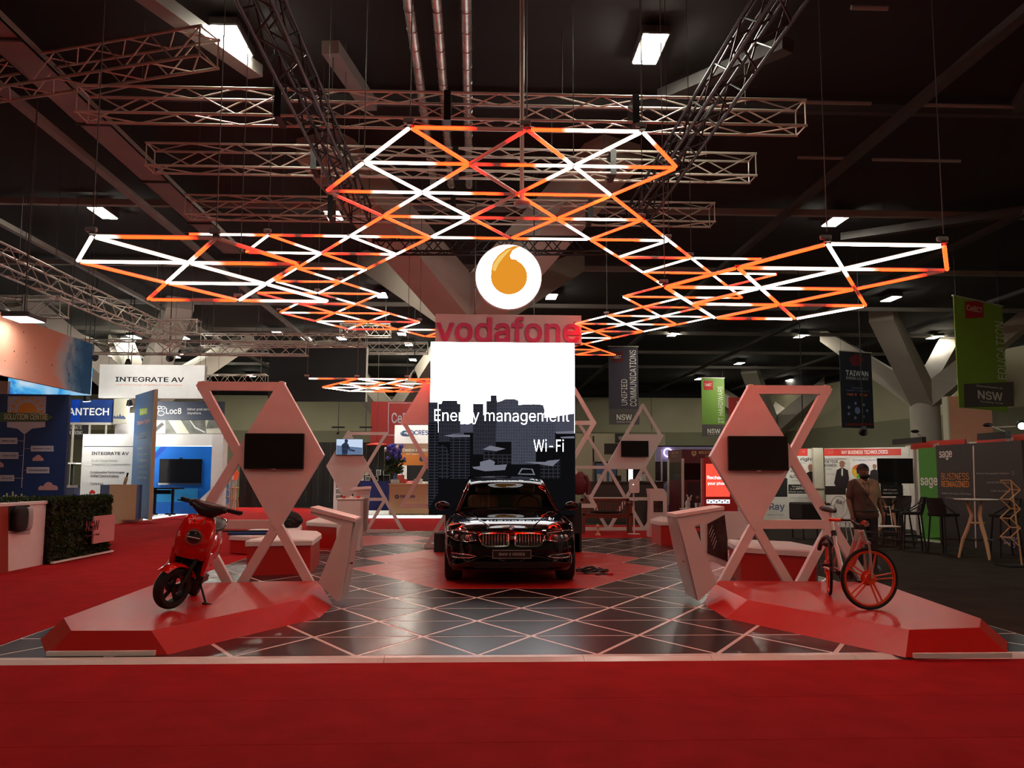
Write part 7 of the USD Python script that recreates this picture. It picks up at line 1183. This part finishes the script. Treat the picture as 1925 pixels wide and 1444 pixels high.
# ---- bar tables and stools
def bar_table(lb, px, py, Y, h=1.08):
    c = at(px, py, Y); t = Thing('bar_table', lb, 'table', (c[0], Y, FLOOR)); z = c[2]
    t.add('tabletop', lathe([(.001, -.03), (.36, -.03), (.38, -.015), (.38, 0), (.001, 0)], 32, (c[0], Y, z)), 'white_panel', smooth=40)
    for k in range(3):
        a = k * 2 * math.pi / 3 + .5; u = np.array([math.cos(a), math.sin(a), 0]); b = np.array([c[0], Y, 0])
        t.add('leg', tube([b + u * r_ + (0, 0, FLOOR + (z - FLOOR) * f_) for r_, f_ in ((.34, 0.0), (.26, .3), (.14, .55), (.09, .72), (.14, .88), (.17, .97))], [.022, .032, .038, .034, .03, .026], 8), 'carton_tan', smooth=60)
    t.add('foot_ring', tube([(c[0] + .24 * math.cos(a), Y + .24 * math.sin(a), FLOOR + .34) for a in np.arange(24) * math.pi / 12], .012, 6, True), 'chrome'); t.add('brace', lathe([(.001, -.015), (.13, -.015), (.13, .01), (.001, .01)], 16, (c[0], Y, FLOOR + (z - FLOOR) * .6)), 'carton_tan')
bar_table('pale round bar table with curved legs in front of the dark pop-up wall', 1835, 938, 16.2); bar_table('round bar table with curved legs behind the man on the right', 1674, 934, 20.6)
stool0 = None
def bar_stool(lb, px, pyf, rz):
    global stool0
    g = gp(px, pyf, FLOOR)
    if stool0 is not None: stool0.copy((g[0], g[1], FLOOR), rz, lb, 'black bar stools at the right'); return
    t = Thing('bar_stool', lb, 'stool', (g[0], g[1], FLOOR), rz, 'black bar stools at the right', local=True); stool0 = t
    t.add('seat', hull([(x, y, z) for x, y, z in ((-.21, -.2, .74), (.21, -.2, .74), (-.2, .18, .74), (.2, .18, .74), (-.22, -.21, .79), (.22, -.21, .79), (-.2, .19, .80), (.2, .19, .80))]), 'black_fabric')
    t.add('backrest', loft([np.array([(w * math.copysign(abs(math.cos(a)) ** .6, math.cos(a)), y + .022 * math.sin(a) + .07 * abs(math.cos(a)) ** 2 * -1, z) for a in np.arange(16) * math.pi / 8]) for w, y, z in ((.21, .19, .76), (.225, .22, .88), (.22, .25, 1.0), (.20, .28, 1.1))]), 'black_fabric', smooth=50)
    t.add('arm_sweep', [tube([(s * .2, .2, 1.0), (s * .215, .05, .88), (s * .215, -.1, .80)], .014, 6) for s in (-1, 1)], 'chrome')
    for sx in (-1, 1):
        for sy in (-1, 1): t.add('leg', rod((sx * .17, sy * .15, .75), (sx * .22, sy * .21, 0), .017, 8), 'black_metal')
    t.add('foot_rail', tube([(-.2, -.19, .30), (.2, -.19, .30), (.2, .19, .30), (-.2, .19, .30)], .011, 6, True), 'black_metal')
for lb, px, py, rz in (('black bar stool with its back to the green panel, beside the television stand', 1717, 1036, -1.9), ('black bar stool left of the pale bar table', 1776, 1042, 1.9), ('black bar stool right of the pale bar table', 1893, 1046, -1.7), ('black bar stool half hidden behind the man, in front of the dark television stand', 1690, 1028, -1.2)): bar_stool(lb, px, py, rz)
wh = Thing('white_basket_chair', 'pale wire side chair beside the round bar table behind the man', 'chair', (at(1672, 1015, 18.2)[0], 18.2, FLOOR)); c = at(1672, 990, 18.2)
wh.add('frame', [tube([(c[0] + s * .2, 18.1, FLOOR), (c[0] + s * .22, 18.5, FLOOR + .03), (c[0] + s * .2, 18.45, .45)], .012, 6) for s in (-1, 1)], 'chrome'); wh.add('seat', bx(c[0] - .22, c[0] + .22, 18.1, 18.5, .43, .46, .01), 'white_panel'); wh.add('back', tube([(c[0] - .2, 18.48, .45), (c[0] - .19, 18.55, .85), (c[0] + .19, 18.55, .85), (c[0] + .2, 18.48, .45)], .014, 6), 'white_panel')
# hangers for the far trusses
for i, (px, py, Y) in enumerate(((300, 615, 27.0), (360, 615, 27), (400, 640, 30), (670, 640, 30), (655, 622, 33), (725, 622, 33), (480, 655, 36.8), (780, 655, 36.8), (385, 716, 38), (490, 716, 38))):
    p = at(px, py, Y); solo('truss_sling', 'thin steel sling holding up a far truss', 'wire', rod(p + (0, 0, .15), (p[0], p[1], CEIL), .012, 5), 'wire', 'slings of the far trusses')
for i, (x, y, z) in enumerate(((-9.1, 13, 5.8), (-9.1, 19, 5.8), (-9.1, 25, 5.8), (-13, 28.2, 5.75), (-7, 28.2, 5.75), (-14, 20.2, 5.5), (-10.5, 20.2, 5.5))):
    solo('truss_sling', 'thin steel sling holding up a left truss', 'wire', rod((x, y, z), (x, y, CEIL), .008, 5), 'wire', 'slings of the left trusses')
